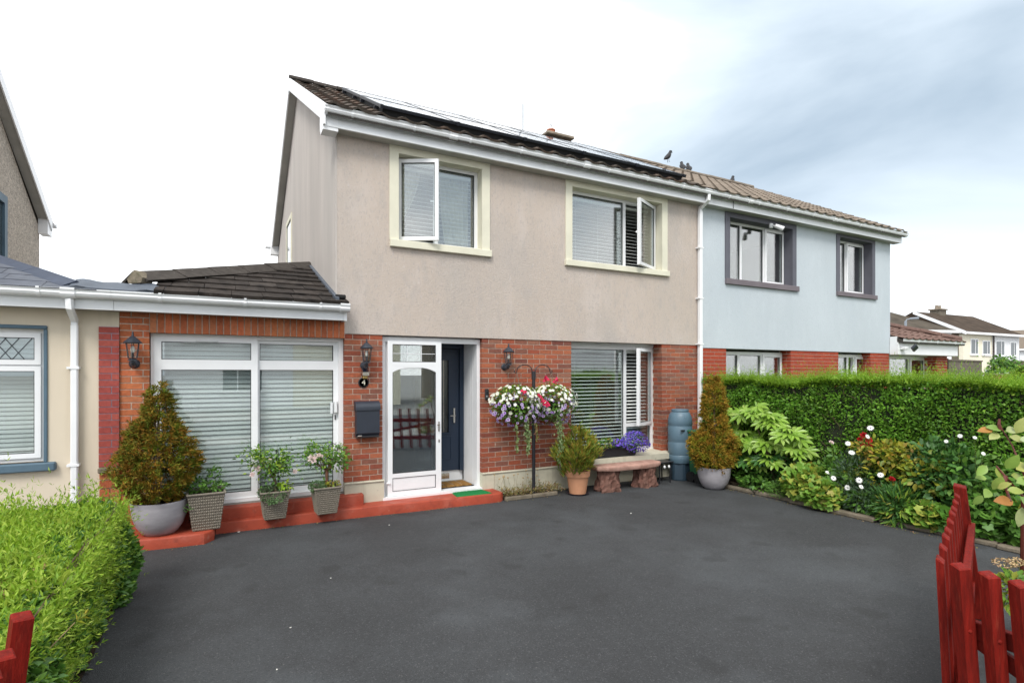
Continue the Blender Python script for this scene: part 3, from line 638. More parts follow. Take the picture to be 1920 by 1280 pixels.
    # chimney
    b = MB(); b.box(7.35, 7.90, 11.8, 12.2, 7.0, 7.90); ch = b.build('chimney', 'pebbledash', H1)
    b = MB(); b.bbox(7.20, 8.02, 11.65, 12.35, 7.895, 7.975, .02); b.build('chimney_slab', 'chimney_slab', ch)
    b = MB(); b.lathe([(.125, 7.975), (.115, 8.0), (.10, 8.13), (.118, 8.135), (.118, 8.16), (.09, 8.16), (.085, 8.05)], (7.52, 12, 0), 16); b.build('chimney_pot', 'pot_red', ch, True, angle=40)
    b = MB()
    for k in range(4):
        a = math.pi/2*k+.4; b.tube([(7.52+.09*math.cos(a), 12+.09*math.sin(a), 8.15), (7.52+.02*math.cos(a), 12+.02*math.sin(a), 8.30)], .008, 5)
    b.tube([(7.52, 12, 8.29), (7.52, 12, 8.32)], .014, 6); b.build('wire_cowl', 'steel_rail', ch)
    # upstairs windows
    fr = window(H1, 2.18, 3.468, 3.745, 4.962, 7.64, vbars=[(2.80, 3.80, 4.907)], lights=[(2.235, 2.772, 3.80, 4.907, 'sash', 30, 'L'), (2.828, 3.413, 3.80, 4.907, 'fixed')])
    surround(fr, 2.18, 3.468, 3.74, 4.962, .125, YF-.012, .018, 'surround_cream', 'surround_cream', 2.06, 3.615, 3.645, 3.745, .055, 7.64)
    fr = window(H1, 5.093, 7.062, 3.745, 4.966, 7.64, vbars=[(6.325, 3.80, 4.911)], lights=[(5.148, 6.297, 3.80, 4.911, 'fixed'), (6.353, 7.007, 3.80, 4.911, 'sash', 26, 'R')])
    surround(fr, 5.093, 7.062, 3.74, 4.966, .125, YF-.012, .018, 'surround_cream', 'surround_cream', 4.955, 7.215, 3.65, 3.745, .055, 7.64)
    # gable window
    b = MB(); y0, y1, zt, zb = 12.52, 13.6, 5.33, 3.4; ww = .1
    b.box(XL-.02, XL-.001, y0, y0+ww, zb, zt); b.box(XL-.02, XL-.001, y1-ww, y1, zb, zt); b.box(XL-.02, XL-.001, y0+ww, y1-ww, zt-ww, zt); sw = b.build('gable_window', 'surround_cream', H1)
    b = MB(); b.box(XL-.004, XL-.0005, y0+ww, y1-ww, zb, zt-ww); b.build('pane', 'car_glass', sw)
    # ground-floor window
    y = 7.736
    fr = window(H1, 5.1, 7.072, .49, 2.37, y, vbars=[(6.42, .545, 2.315)], hbars=[(6.448, 7.017, .955)], fw=.06,
                lights=[(5.16, 6.392, .55, 2.31, 'fixed'), (6.45, 7.012, .985, 2.31, 'sash', 27, 'R'), (6.45, 7.012, .55, .925, 'fixed')])
    b = MB(); b.box(5.094, 7.074, y-.02, y+.1, 2.37, 2.42); b.build('head_trim', 'upvc_dirty', fr)
    b = MB(); b.prism([(7.27, .375), (7.27, .475), (y, .492), (y, .375)], 'x', 4.98, 7.17); b.build('sill', 'plinth_cream', fr)
    # patio door
    Y = 7.585; x0, x1, z0, z1 = -.725, 1.452, .30, 2.36
    b = MB(); b.box(x0, x0+.06, Y, Y+.1, z0, z1); b.box(x1-.06, x1, Y, Y+.1, z0, z1); b.box(x0+.06, x1-.06, Y, Y+.1, z1-.05, z1); b.box(x0+.06, x1-.06, Y-.02, Y+.1, z0, z0+.045)
    pd = b.build('patio_door', 'upvc', H1)
    def leaf(xa, xb, yy, st, za=.345, zb=2.31, tr=1.995):
        q = MB(); d = .045
        q.box(xa, xa+st, yy, yy+d, za, zb); q.box(xb-st, xb, yy, yy+d, za, zb); q.box(xa+st, xb-st, yy, yy+d, zb-.045, zb); q.box(xa+st, xb-st, yy, yy+d, za, za+.075)
        q.box(xa+st, xb-st, yy+.002, yy+d-.002, tr-.06, tr+.06); q.build('sliding_leaf', 'upvc', pd)
        for (a, c) in ((za+.075, tr-.06), (tr+.06, zb-.045)):
            p = MB(); p.box(xa+st, xb-st, yy+.018, yy+.03, a, c); p.build('pane', 'glass', pd)
            g = MB(); t = .007; g.box(xa+st, xa+st+t, yy+.004, yy+.016, a, c); g.box(xb-st-t, xb-st, yy+.004, yy+.016, a, c); g.box(xa+st+t, xb-st-t, yy+.004, yy+.016, c-t, c); g.box(xa+st+t, xb-st-t, yy+.004, yy+.016, a, a+t); g.build('gasket', 'gasket', pd)
    leaf(-.695, .405, Y-.005, .075); leaf(.36, 1.40, Y+.045, .07)
    b = MB(); b.bbox(-.27, -.03, Y-.02, Y-.006, 2.272, 2.292, .004); b.build('trickle_vent', 'upvc_dirty', pd)
    b = MB(); b.bbox(1.335, 1.375, Y-.02, Y+.044, 1.36, 1.52, .008); b.build('handle', 'white_gloss', pd)
    b = MB(); b.box(1.348, 1.362, Y+.03, Y+.044, 1.27, 1.33); b.build('lock', 'gasket', pd)
    b = MB(); b.box(1.29, 1.32, Y+.02, Y+.044, 1.35, 1.50); b.build('handle', 'upvc_dirty', pd)
    # porch frame, sliding storm door and its parts
    Y = 7.575; x0, x1, z0, z1 = 1.968, 3.474, .17, 2.40
    b = MB(); b.box(x0, x0+.05, Y, Y+.09, z0, z1); b.box(x1-.05, x1, Y, Y+.09, z0, z1); b.box(x0+.05, x1-.05, Y, Y+.09, z1-.07, z1); b.box(x0, x1, Y-.09, Y+.1, .13, z0)
    b.box(x0+.05, x0+.10, Y+.03, Y+.08, z0, z1-.07); b.box(2.80, 2.85, Y+.03, Y+.08, z0, z1-.07); b.box(2.07, 2.80, Y+.03, Y+.08, z0, .42); b.box(2.07, 2.80, Y+.03, Y+.08, 1.95, 2.03)
    po = b.build('porch_frame', 'upvc', H1)
    for (a, c) in ((.42, 1.95), (2.03, 2.33)):
        p = MB(); p.box(2.07, 2.80, Y+.05, Y+.06, a, c); p.build('pane', 'glass', po)
    yy = Y-.045; xa, xb, za, zb = 2.045, 2.835, .175, 2.345
    L = wallgrid(xa, xb, za, zb, [(2.113, 2.752, .235, .425), (2.113, 2.752, .485, 1.995), (2.113, 2.752, 2.05, 2.298)], yy, yy+.042)
    # arched head of the main glass
    arc = [(2.113, 2.05-.002), (2.113, 1.86)]; n = 10
    pts = [(2.113, 1.86)]
    for k in range(n+1):
        t = k/n; x = 2.113+.639*t; z = 1.905+.07*(1-abs(2*t-1)**2.6) if 0 < t < 1 else 1.905
        pts.append((x, z))
    pts += [(2.752, 1.86), (2.752, 1.858)]
    # spandrel between arch and transom: strips
    for k in range(len(pts)-1):
        (a, z_a), (c, z_c) = pts[k], pts[k+1]
        if c-a > 1e-6: L.prism([(a, z_a), (c, z_c), (c, 1.9945), (a, 1.9945)], 'y', yy+.001, yy+.041)
    sd = L.build('storm_door', 'upvc', H1)
    p = MB(); p.box(2.10, 2.76, yy+.017, yy+.027, .48, 1.99); p.box(2.10, 2.76, yy+.017, yy+.027, 2.04, 2.30); p.build('pane', 'glass', sd)
    p = MB(); p.box(2.106, 2.76, yy+.012, yy+.03, .23, .43); p.build('kick_panel', 'upvc', sd)
    g = MB(); t = .008
    for (a, c, d, e) in ((2.113, 2.752, .235, .425), (2.113, 2.752, .485, 1.905), (2.113, 2.752, 2.05, 2.298)):
        g.box(a, a+t, yy+.006, yy+.016, d, e); g.box(c-t, c, yy+.006, yy+.016, d, e); g.box(a+t, c-t, yy+.006, yy+.016, d, d+t)
        if e != 1.905: g.box(a+t, c-t, yy+.006, yy+.016, e-t, e)
    g.build('gasket', 'gasket', sd)
    g = MB()
    for x in (2.326, 2.539): g.box(x-.004, x+.004, yy+.013, yy+.0165, 2.05, 2.298)
    g.box(2.121, 2.744, yy+.0125, yy+.0165, 2.165, 2.173); g.build('glazing_lead', 'upvc_dirty', sd)
    b = MB(); b.box(2.785, 2.80, yy-.02, yy, 1.05, 1.19); b.box(2.765, 2.80, yy-.035, yy-.02, 1.135, 1.15); b.box(2.79, 2.805, yy-.012, yy, .89, .93); b.build('handle', 'chrome', sd)
    b = MB(); b.tube([(2.03, yy+.0, .36), (2.075, yy-.02, .36)], .012, 8); b.build('hinge', 'upvc', sd)
    # porch interior: boarded side, inner door in its frame, ceiling
    b = MB()
    for k in range(6): b.bbox(3.428+.0, 3.50, 7.672+k*.072, 7.672+(k+1)*.072-.002, .17, 2.40, .004)
    b.build('porch_boarding', 'upvc', H1)
    b = MB(); b.box(1.97, 3.43, 7.67, 8.3, 2.37, 2.42); b.box(1.9, 1.98, 7.68, 8.3, .17, 2.37); b.box(1.985, 3.428, 8.15, 8.28, .17, .345); b.build('porch_lining', 'upvc', H1)
    b = MB(); b.box(1.985, 2.24, 8.1, 8.26, .345, 2.37); b.box(3.36, 3.428, 8.09, 8.26, .345, 2.37); b.box(2.24, 3.36, 8.09, 8.26, 2.28, 2.37)
    nd = b.build('front_door', 'navy_door', H1)
    d = wallgrid(2.245, 3.355, .35, 2.275, [(2.62, 3.185, .95, 2.10)], 8.125, 8.17); d.build('door_leaf', 'navy_door', nd)
    p = MB(); p.box(2.60, 3.20, 8.14, 8.15, .94, 2.12); p.build('pane', 'frosted', nd)
    g = MB()
    for (a, c, e, f) in ((2.60, 2.625, .93, 2.12), (3.18, 3.205, .93, 2.12), (2.625, 3.18, .93, .955), (2.625, 3.18, 2.095, 2.12)): g.box(a, c, 8.112, 8.126, e, f)
    for (a, c, e, f) in ((2.62, 3.23, .88, .90), (2.62, 3.23, .52, .54), (2.62, 2.635, .54, .88), (3.215, 3.23, .54, .88), (2.77, 2.777, .56, .86), (2.92, 2.927, .56, .86), (3.07, 3.077, .56, .86)): g.box(a, c, 8.115, 8.126, e, f)
    g.build('moulding', 'navy_door', nd)
    g = MB()
    for x in (2.72, 2.76, 3.06, 3.10): g.box(x-.004, x+.004, 8.134, 8.139, .955, 2.095)
    g.build('glazing_lead', 'chrome', nd)
    b = MB(); b.bbox(3.255, 3.29, 8.105, 8.126, 1.10, 1.34, .006); b.tube([(3.27, 8.10, 1.22), (3.27, 8.06, 1.22), (3.18, 8.05, 1.22)], .009, 8); b.build('handle', 'chrome', nd)
    b = MB(); b.box(3.03, 3.20, 8.143, 8.151, .225, .31); b.build('vent_plate', 'chrome', nd)
    # extension roof
    pitx = math.atan2(3.70-2.77, 9.81-7.2)
    b = MB(); V = [(-1.15, 7.2, 2.76), (1.46, 7.2, 2.76), (1.336, 9.81, 3.69), (1.336, 7.2, 2.76)]
    b.add([(-1.15, 7.2, 2.76), (1.335, 7.2, 2.76), (1.335, 9.81, 3.66), (-1.15, 9.81, 2.76), (-1.15, 7.2, 2.70), (1.335, 7.2, 2.70), (1.335, 9.81, 2.70), (-1.15, 9.81, 2.70)], [(0,1,2), (0,2,3), (4,7,6,5), (0,4,5,1), (1,5,6,2), (2,6,7,3), (3,7,4,0)])
    er = b.build('extension_roof', 'roof_deck', H1)
    def hipx(y): return max(-.66 if y < 7.5 else -9, -.86+(y-7.62)*(1.336+.86)/(9.81-7.62))
    store = []
    for i in range(9):
        ya = 7.16+i*.30; off = .17 if i % 2 else 0; x = 1.445 if i == 0 else 1.325; xr = x
        while True:
            xl = max(xr-.335+(off if xr == x else 0), hipx(ya))
            if xr-xl < .06: break
            b = MB(); Lh = .40
            b.prism([(0, .008), (0, .05), (Lh*.97, .024), (Lh*.97, .0)], 'x', -(xr-xl)/2+.003, (xr-xl)/2-.003)
            for v in b.V:                                  # cut to the slope of the hip
                if v.y > .2: v.x = min(max(v.x, hipx(ya+.365)-.04-(xl+xr)/2), (xr-xl)/2-.002)
            me = raw_mesh('roof_tile', b.V, b.F, 'ext_tile')
            s = (ya-7.2)
            store.append((er, me, Vector(((xl+xr)/2, ya, 2.77+math.tan(pitx)*s+random.uniform(0, .006))), Euler((pitx+R(random.uniform(-.6, .6)), R(random.uniform(-.9, .9)), R(random.uniform(-.8, .8))))))
            xr = xl
            if xl <= hipx(ya)+1e-6: break
    place_pieces(H1, store, 'roof_tile', 'roof_tiling', 'ext_tile', 300)
    ridge_caps(er, (-.90, 7.58, 3.065), (1.32, 9.81, 3.795), 6, 'ridge_cap', .21, True, 'hip_tile')
    b = MB(); b.prism([(-.10, -.05), (0, .05), (.12, -.04), (.1, -.10), (-.08, -.10)], 'y', 0, .14); b.xf(Matrix.Translation((-.88, 7.53, 3.02)) @ Matrix.Rotation(R(-42), 4, 'Z')); b.build('mortar_bedding', 'kerb', er)
    b = MB(); b.prism([(7.22, 2.80), (9.8, 3.70), (9.8, 3.75), (7.22, 2.86)], 'x', 1.29, 1.334); b.build('flashing', 'lead', er)
    b = MB(); b.bbox(1.30, 1.43, 7.28, 7.5, 2.86, 2.91, .01); b.build('tile_end', 'rubber', er)
    b = MB(); n = 14
    V = []; F = []
    for i in range(n+1):
        x = -1.40+.86*i/n; zz = 2.80+.008*math.sin(i*1.3)+.008*math.sin(i*.6+1)
        V += [(x, 7.175, zz-.01), (x, 7.52, zz+.115)]
    for i in range(n): F.append((2*i, 2*i+2, 2*i+3, 2*i+1))
    V2 = [(a, c, z-.012) for a, c, z in V]; m_ = len(V); F2 = [tuple(reversed([q+m_ for q in f])) for f in F]
    b.add(V+V2, F+F2+[(0, 2*n, 2*n+m_, m_)] ); b.build('lead_sheet', 'lead', er)
    f = MB(); f.box(-1.03, 1.425, 7.275, 7.30, 2.575, 2.72); f.build('fascia', 'upvc_dirty', H1)
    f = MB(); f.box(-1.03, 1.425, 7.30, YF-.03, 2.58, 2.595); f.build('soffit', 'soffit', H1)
    gutter(H1, -1.04, 1.44, 7.16, 2.775, [-.6, .25, 1.10], (1.40,))
    f = MB(); f.box(1.405, 1.44, 7.268, 7.49, 2.57, 2.71); f.build('fascia_end', 'upvc', H1)
add_house()
# blinds and curtains behind the glass
G = 'white venetian blinds of the beige house'
blind('white venetian blind with thin open slats behind the left upstairs window of the beige house', 2.24, 3.41, 3.80, 4.90, 7.80, .0605, 15, .042, cords=3)
blind('white venetian blind with thin open slats behind the right upstairs window of the beige house', 5.15, 7.0, 3.80, 4.90, 7.80, .0605, 14, .042, cords=4)
blind('white venetian blind half open in the ground floor window beside the water butt', 5.16, 7.01, .56, 2.31, 7.86, .0625, 26, .05, cords=5)
blind('pale closed venetian blind behind the left leaf of the patio door', -.63, .33, .40, 2.30, 7.72, .0575, 60, .058, cords=4)
blind('pale closed venetian blind behind the right leaf of the patio door', .41, 1.37, .40, 2.30, 7.735, .0575, 60, .058, cords=4)
def curtain(label, xa0, xb0, xa1, xb1, z0, z1, y, folds):
    n, k = 40, 14; V = []; F = []
    for j in range(k+1):
        t = j/k; q = t**1.6
        for i in range(n+1):
            s = i/n; x0 = xa0+(xa1-xa0)*q; x1 = xb0+(xb1-xb0)*q
            V.append((x0+(x1-x0)*s, y+.018*math.sin(s*folds*6.28)+.004*math.sin(j+s*9), z1+(z0-z1)*t))
    for j in range(k):
        for i in range(n): a = j*(n+1)+i; F.append((a, a+1, a+n+2, a+n+1))
    b = MB(); b.add(V, F); b.add([Vector(v)+Vector((0, .002, 0)) for v in V], [tuple(reversed(f)) for f in F])
    return tag(b.build('curtain', 'curtain', None, True), label, 'curtain')
curtain('sheer cream curtain drawn aside behind the open casement upstairs', 2.24, 2.62, 2.22, 2.30, 4.05, 4.88, 7.85, 5)
curtain('sheer white curtain hanging at the right of the left upstairs window', 2.92, 3.40, 3.02, 3.40, 3.75, 4.88, 7.85, 6)

# ------------------------------------------------------------------ solar array
def solar():
    t = thing('solar_array', 'solar array of ten black framed panels raised above the beige house roof', 'solar panels', (5, 9.5, 6.4))
    pit = math.atan2(ZRG-ZE, YRG-YE); c, s = math.cos(pit), math.sin(pit)
    def P(x, sl, off): return Vector((x, YE+sl*c-off*s, ZE+sl*s+off*c))
    rot = Euler((pit, 0, 0)); w, L = 1.075, 1.53
    b = MB(); fw = .022
    b.box(-w/2, -w/2+fw, -L/2, L/2, -.035, .004); b.box(w/2-fw, w/2, -L/2, L/2, -.035, .004); b.box(-w/2+fw, w/2-fw, -L/2, -L/2+fw, -.035, .004); b.box(-w/2+fw, w/2-fw, L/2-fw, L/2, -.035, .004)
    fm = raw_mesh('panel_frame', b.V, b.F, 'panel_frame')
    b = MB(); b.box(-w/2+fw, w/2-fw, -L/2+fw, L/2-fw, -.03, .0); gm = raw_mesh('solar_panel', b.V, b.F, 'panel_cell')
    b = MB()
    for i in range(1, 6): x = -w/2+w*i/6; b.box(x-.002, x+.002, -L/2+fw, L/2-fw, .0003, .0008)
    for i in range(1, 10): y = -L/2+L*i/10; b.box(-w/2+fw, w/2-fw, y-.002, y+.002, .0004, .0009)
    lm = raw_mesh('busbar', b.V, b.F, 'panel_frame')
    for j in range(2):
        for i in range(5):
            ctr = P(1.87+w/2+i*(w+.012), .03+L/2+j*(L+.018), .16)
            g = link('solar_panel', gm, t, ctr, rot)
            for me, nm in ((fm, 'panel_frame'), (lm, 'busbar')):
                o = bpy.data.objects.new(nm, me); COL.objects.link(o); o.parent = g
    for sl in (.35, 1.3, 1.9, 2.85):
        b = MB(); b.box(-2.75, 2.75, -.02, .02, -.02, .02); me = raw_mesh('rail', b.V, b.F, 'panel_frame'); link('rail', me, t, P(4.59, sl, .10), rot)
        for k in range(7):
            x = 2.0+k*.87; b = MB(); b.box(-.02, .02, -.03, .03, -.06, .045); link('roof_hook', raw_mesh('roof_hook', b.V, b.F, 'steel_rail'), t, P(x, sl-.05, .04), rot)
    b = MB(); b.box(-2.70, 2.70, -.004, .004, -.135, -.036); link('gap_shade_strip', raw_mesh('gap_shade_strip', b.V, b.F, 'rubber'), t, P(4.59, .065, .16), rot)  # black strips added at lower and side edges as shade under the panels
    for sx in (1.90, 7.27):
        b = MB(); b.box(-.004, .004, 0, 3.0, -.115, -.036); link('gap_shade_strip', raw_mesh('gap_shade_strip', b.V, b.F, 'rubber'), t, P(sx, .075, .16), rot)
    for i in range(6):
        x = 1.864+i*(w+.012); b = MB(); b.box(-.02, .02, -.02, .035, -.04, .012); link('clamp', raw_mesh('clamp', b.V, b.F, 'panel_frame'), t, P(x, .02, .16), rot)
solar()
b = MB(); b.tube([(6.48, 11.62, 7.5), (6.48, 11.62, 8.44)], .016, 8); tag(b.build('aerial_mast', 'steel_rail'), 'thin grey bare aerial mast standing up behind the solar panels', 'aerial')

# ------------------------------------------------------------------ right-hand house of the pair
H2 = thing('blue_grey_house', 'pale blue-grey rendered house joined to the beige one, with dark grey window surrounds', 'house', (11.2, 7.5, 0))
def add_neighbour():
    W1 = (8.82, 10.742, 3.74, 4.958); W2 = (12.41, 13.70, 3.74, 4.99)
    x0, x1 = XP+.002, XR
    wallgrid(x0, x1, 2.375, 5.09, [W1, W2], YF-.012, YF+.28).build('front_wall', 'stucco_blue', H2)
    b = MB(); b.prism([(YF+.281, .0), (15.65, .0), (15.65, 5.09), (YRG, 7.5), (YF+.281, 5.09)], 'x', x1-.25, x1); b.build('gable_wall', 'stucco_blue', H2)
    b = MB(); b.box(x0, x1, 15.65, 15.9, 0, 5.1); b.build('back_wall', 'stucco_blue', H2)
    b = MB(); b.box(x0+.1, x1-.26, YF+.285, 15.6, 2.4, 2.6); b.box(x0+.1, x1-.26, YF+.285, 15.6, 5.0, 5.06); b.box(x0+.1, x1-.26, 10.8, 10.9, 0, 5.0); b.box(11.6, 11.7, YF+.3, 10.79, 0, 4.99); b.build('room_partition', 'room_paint', H2)
    store = []
    for (a, c, rl, rr, ph) in ((XP+.004, 8.747, 0, .0, 0), (10.72, 12.40, .25, 0, 1), (13.68, 14.467, .25, 0, 0)):
        b = MB(); b.box(a+(.006 if rl else 0), c, YF+.007, YF+.28, .3, 2.37); p = b.build('brick_pier', 'mortar', H2)
        bricks(store, p, a, c, .3, 28, 2.075/28, YF, 'brick_new', rl, rr, ph)
    # annexe on the far side
    for (a, c, rl) in ((16.72, 17.27, .45),):
        b = MB(); b.box(a+.006, c, YF+.007, YF+.44, .3, 2.37); p = b.build('brick_pier', 'mortar', H2)
        bricks(store, p, a, c, .3, 28, 2.075/28, YF, 'brick_new', rl, 0, 0)
    place_pieces(H2, store, 'brick', 'brickwork', 'brick_new', 300, key=lambda it: -it[2].z+it[2].x*.02)
    b = MB(); b.box(XP+.004, 8.747, YF, YF+.28, 0, .3); b.box(10.72, 12.40, YF, YF+.28, 0, .3); b.box(8.747, 10.72, YF+.02, YF+.28, 0, .85); b.box(13.68, 14.467, YF, YF+.28, 0, .3); b.box(16.72, 17.27, YF, YF+.4, 0, .3); b.box(14.49, 16.72, YF+.1, YF+.4, 0, .8); b.build('plinth', 'plinth_cream', H2)
    # upstairs windows
    y = 7.68
    fr = window(H2, 8.82, 10.742, 3.745, 4.958, y, vbars=[(9.39, 3.80, 4.90), (10.10, 3.80, 4.90)], lights=[(8.875, 9.362, 3.80, 4.90, 'fixed'), (9.418, 10.07, 3.80, 4.90, 'fixed'), (10.13, 10.687, 3.80, 4.90, 'sash', 0)])
    surround(fr, 8.82, 10.742, 3.74, 4.958, .125, YF-.012, .02, 'surround_grey', 'sill_mauve', 8.70, 10.93, 3.635, 3.745, .05, y)
    fr = window(H2, 12.41, 13.70, 3.745, 4.99, y, vbars=[(12.98, 3.80, 4.93)], lights=[(12.465, 12.95, 3.80, 4.93, 'fixed'), (13.01, 13.645, 3.80, 4.93, 'sash', 0)])
    surround(fr, 12.41, 13.70, 3.74, 4.99, .115, YF-.012, .02, 'surround_grey', 'sill_mauve', 12.30, 13.87, 3.645, 3.745, .05, y)
    # ground floor window and porch glazing
    y = 7.70
    window(H2, 8.75, 10.71, .85, 2.33, y, vbars=[(9.35, .9, 2.28), (10.05, .9, 2.28)], fw=.07, lights=[(8.82, 9.315, .92, 2.26, 'fixed'), (9.385, 10.01, .92, 2.26, 'fixed'), (10.09, 10.64, .92, 2.26, 'sash', 0)])
    window(H2, 12.41, 13.99, .1, 2.33, y, vbars=[(13.10, .2, 2.28), (13.36, .2, 2.28)], fw=.07, lights=[(12.48, 13.065, .2, 2.26, 'fixed'), (13.40, 13.92, .2, 2.26, 'sash', 0)])
    window(H2, 14.80, 16.75, .8, 2.33, y+.1, vbars=[(15.05, .9, 2.28), (15.98, .9, 2.28)], fw=.07, lights=[(14.87, 15.015, .87, 2.26, 'fixed'), (15.085, 15.94, .87, 2.26, 'fixed'), (16.02, 16.68, .87, 2.26, 'sash', 0)])
    # eaves, gutter, roof
    f = MB(); f.box(XP-.018, XR+.14, 7.297, 7.32, 5.055, 5.285); fa = f.build('fascia', 'upvc_dirty', H2)
    f = MB(); f.box(8.70, 8.71, 7.29, 7.2965, 5.06, 5.28); f.build('fascia_joint', 'gasket', fa)
    s = MB(); s.box(XP-.018, XR+.14, 7.32, YF-.012, 5.056, 5.07); s.build('soffit', 'soffit', H2)
    gutter(H2, XP-.008, XR+.22, 7.18, 5.285, [8.5+.85*k for k in range(7)], (9.1, 11.8), 'upvc')
    rf = gable_house_roof(XP-.008, XR+.12, YE, ZE, YRG, ZRG, YBK).build('roof', 'roof_deck', H2)
    tile_slope(H2, rf, XP+.03, XR+.14, YE-.02, ZE+.01, YRG, ZRG, 'roof_tile_tan', .333, .30, 300)
    ridge_caps(rf, (XP+.01, YRG, ZRG+.055), (XR+.13, YRG, ZRG+.055), 14, 'ridge_tan', .115)
    c = math.cos(math.atan2(ZRG-ZE, YRG-YE)); t = .2/c
    b = MB(); b.prism([(7.30, 5.33), (YRG, ZRG+.03), (YRG, ZRG+.03-t), (7.30, 5.33-t)], 'x', XR+.122, XR+.145); b.build('bargeboard', 'barge_white', H2)
    # annexe roof, fascia
    b = MB(); b.box(14.46, 17.36, 7.30, 7.33, 2.35, 2.64); b.box(14.492, 17.30, 7.33, 7.85, 2.34, 2.40); b.box(14.46, 14.56, 7.331, 7.48, 2.345, 2.78); b.build('annexe_fascia', 'upvc', H2)
    gutter(H2, 14.5, 17.5, 7.18, 2.72, [15.2, 16.1, 17.0], (), 'upvc')
    px = math.atan2(.93, 2.61)
    b = MB(); b.add([(14.492, 7.2, 2.70), (17.5, 7.2, 2.70), (14.492, 9.9, 3.66), (17.5, 9.9, 2.70), (14.492, 7.2, 2.62), (17.5, 7.2, 2.62), (17.5, 9.9, 2.62), (14.492, 9.9, 2.62)], [(0,1,2), (1,3,2), (4,7,6,5), (0,4,5,1), (1,5,6,3), (3,6,7,2), (2,7,4,0)])
    ar = b.build('annexe_roof', 'roof_deck', H2); store = []; me = tile_mesh('roof_tile', 'tile_redbrown', .30)
    for i in range(8):
        yy = 7.17+i*.31; xe = 17.5-(yy-7.2)*3.0/2.7
        for j in range(10):
            x = 14.64+j*.30
            if x < xe-.05: store.append((ar, me, Vector((x, yy, 2.71+math.tan(px)*(yy-7.2))), Euler((px, 0, 0))))
    place_pieces(H2, store, 'roof_tile', 'roof_tiling', 'tile_redbrown', 300)
    ridge_caps(ar, (17.45, 7.28, 2.83), (14.6, 9.85, 3.76), 8, 'tile_redbrown', .12, False, 'hip_tile')
    b = MB(); b.box(14.5, 17.3, 9.8, 9.9, 0, 2.6); b.box(17.2, 17.28, YF+.45, 9.8, 0, 2.6); b.box(14.5, 17.2, YF+.85, YF+.9, 0, .1); b.build('annexe_wall', 'room_paint', H2)
add_neighbour()
def spot(label, name, p, m, lens):
    t = thing(name, label, 'security light', p); x, y, z = p
    b = MB(); b.bbox(x-.045, x+.045, y-.02, y+.03, z-.05, z+.05, .01); b.build('backplate', m, t)
    b = MB(); b.tube([(x, y-.02, z), (x+.03, y-.08, z-.02), (x+.05, y-.10, z-.05)], .016, 8); b.build('arm', m, t)
    b = MB(); b.tube([(x+.0, y-.09, z-.02), (x+.11, y-.20, z-.10)], [.04, .052], 12); b.build('head', m, t)
    b = MB(); b.tube([(x+.11, y-.20, z-.10), (x+.114, y-.204, z-.103)], .045, 12); b.build('lens', lens, t)
spot('small white security camera fixed above the three-part upstairs window', 'security_camera', (10.02, 7.45, 4.93), 'camera_white', 'gasket')
t = thing('floodlight', 'black floodlight with white bracket on the white annexe fascia', 'floodlight', (14.62, 7.28, 2.5))
b = MB(); b.bbox(14.55, 14.70, 7.18, 7.298, 2.46, 2.53, .01); b.build('bracket', 'camera_white', t)
b = MB(); b.bbox(-.10, .10, -.03, .03, -.07, .07, .012); b.xf(Matrix.Translation((14.80, 7.10, 2.50)) @ Matrix.Rotation(R(35), 4, 'X') @ Matrix.Rotation(R(25), 4, 'Y')); b.build('lamp_head', 'iron_blue', t)

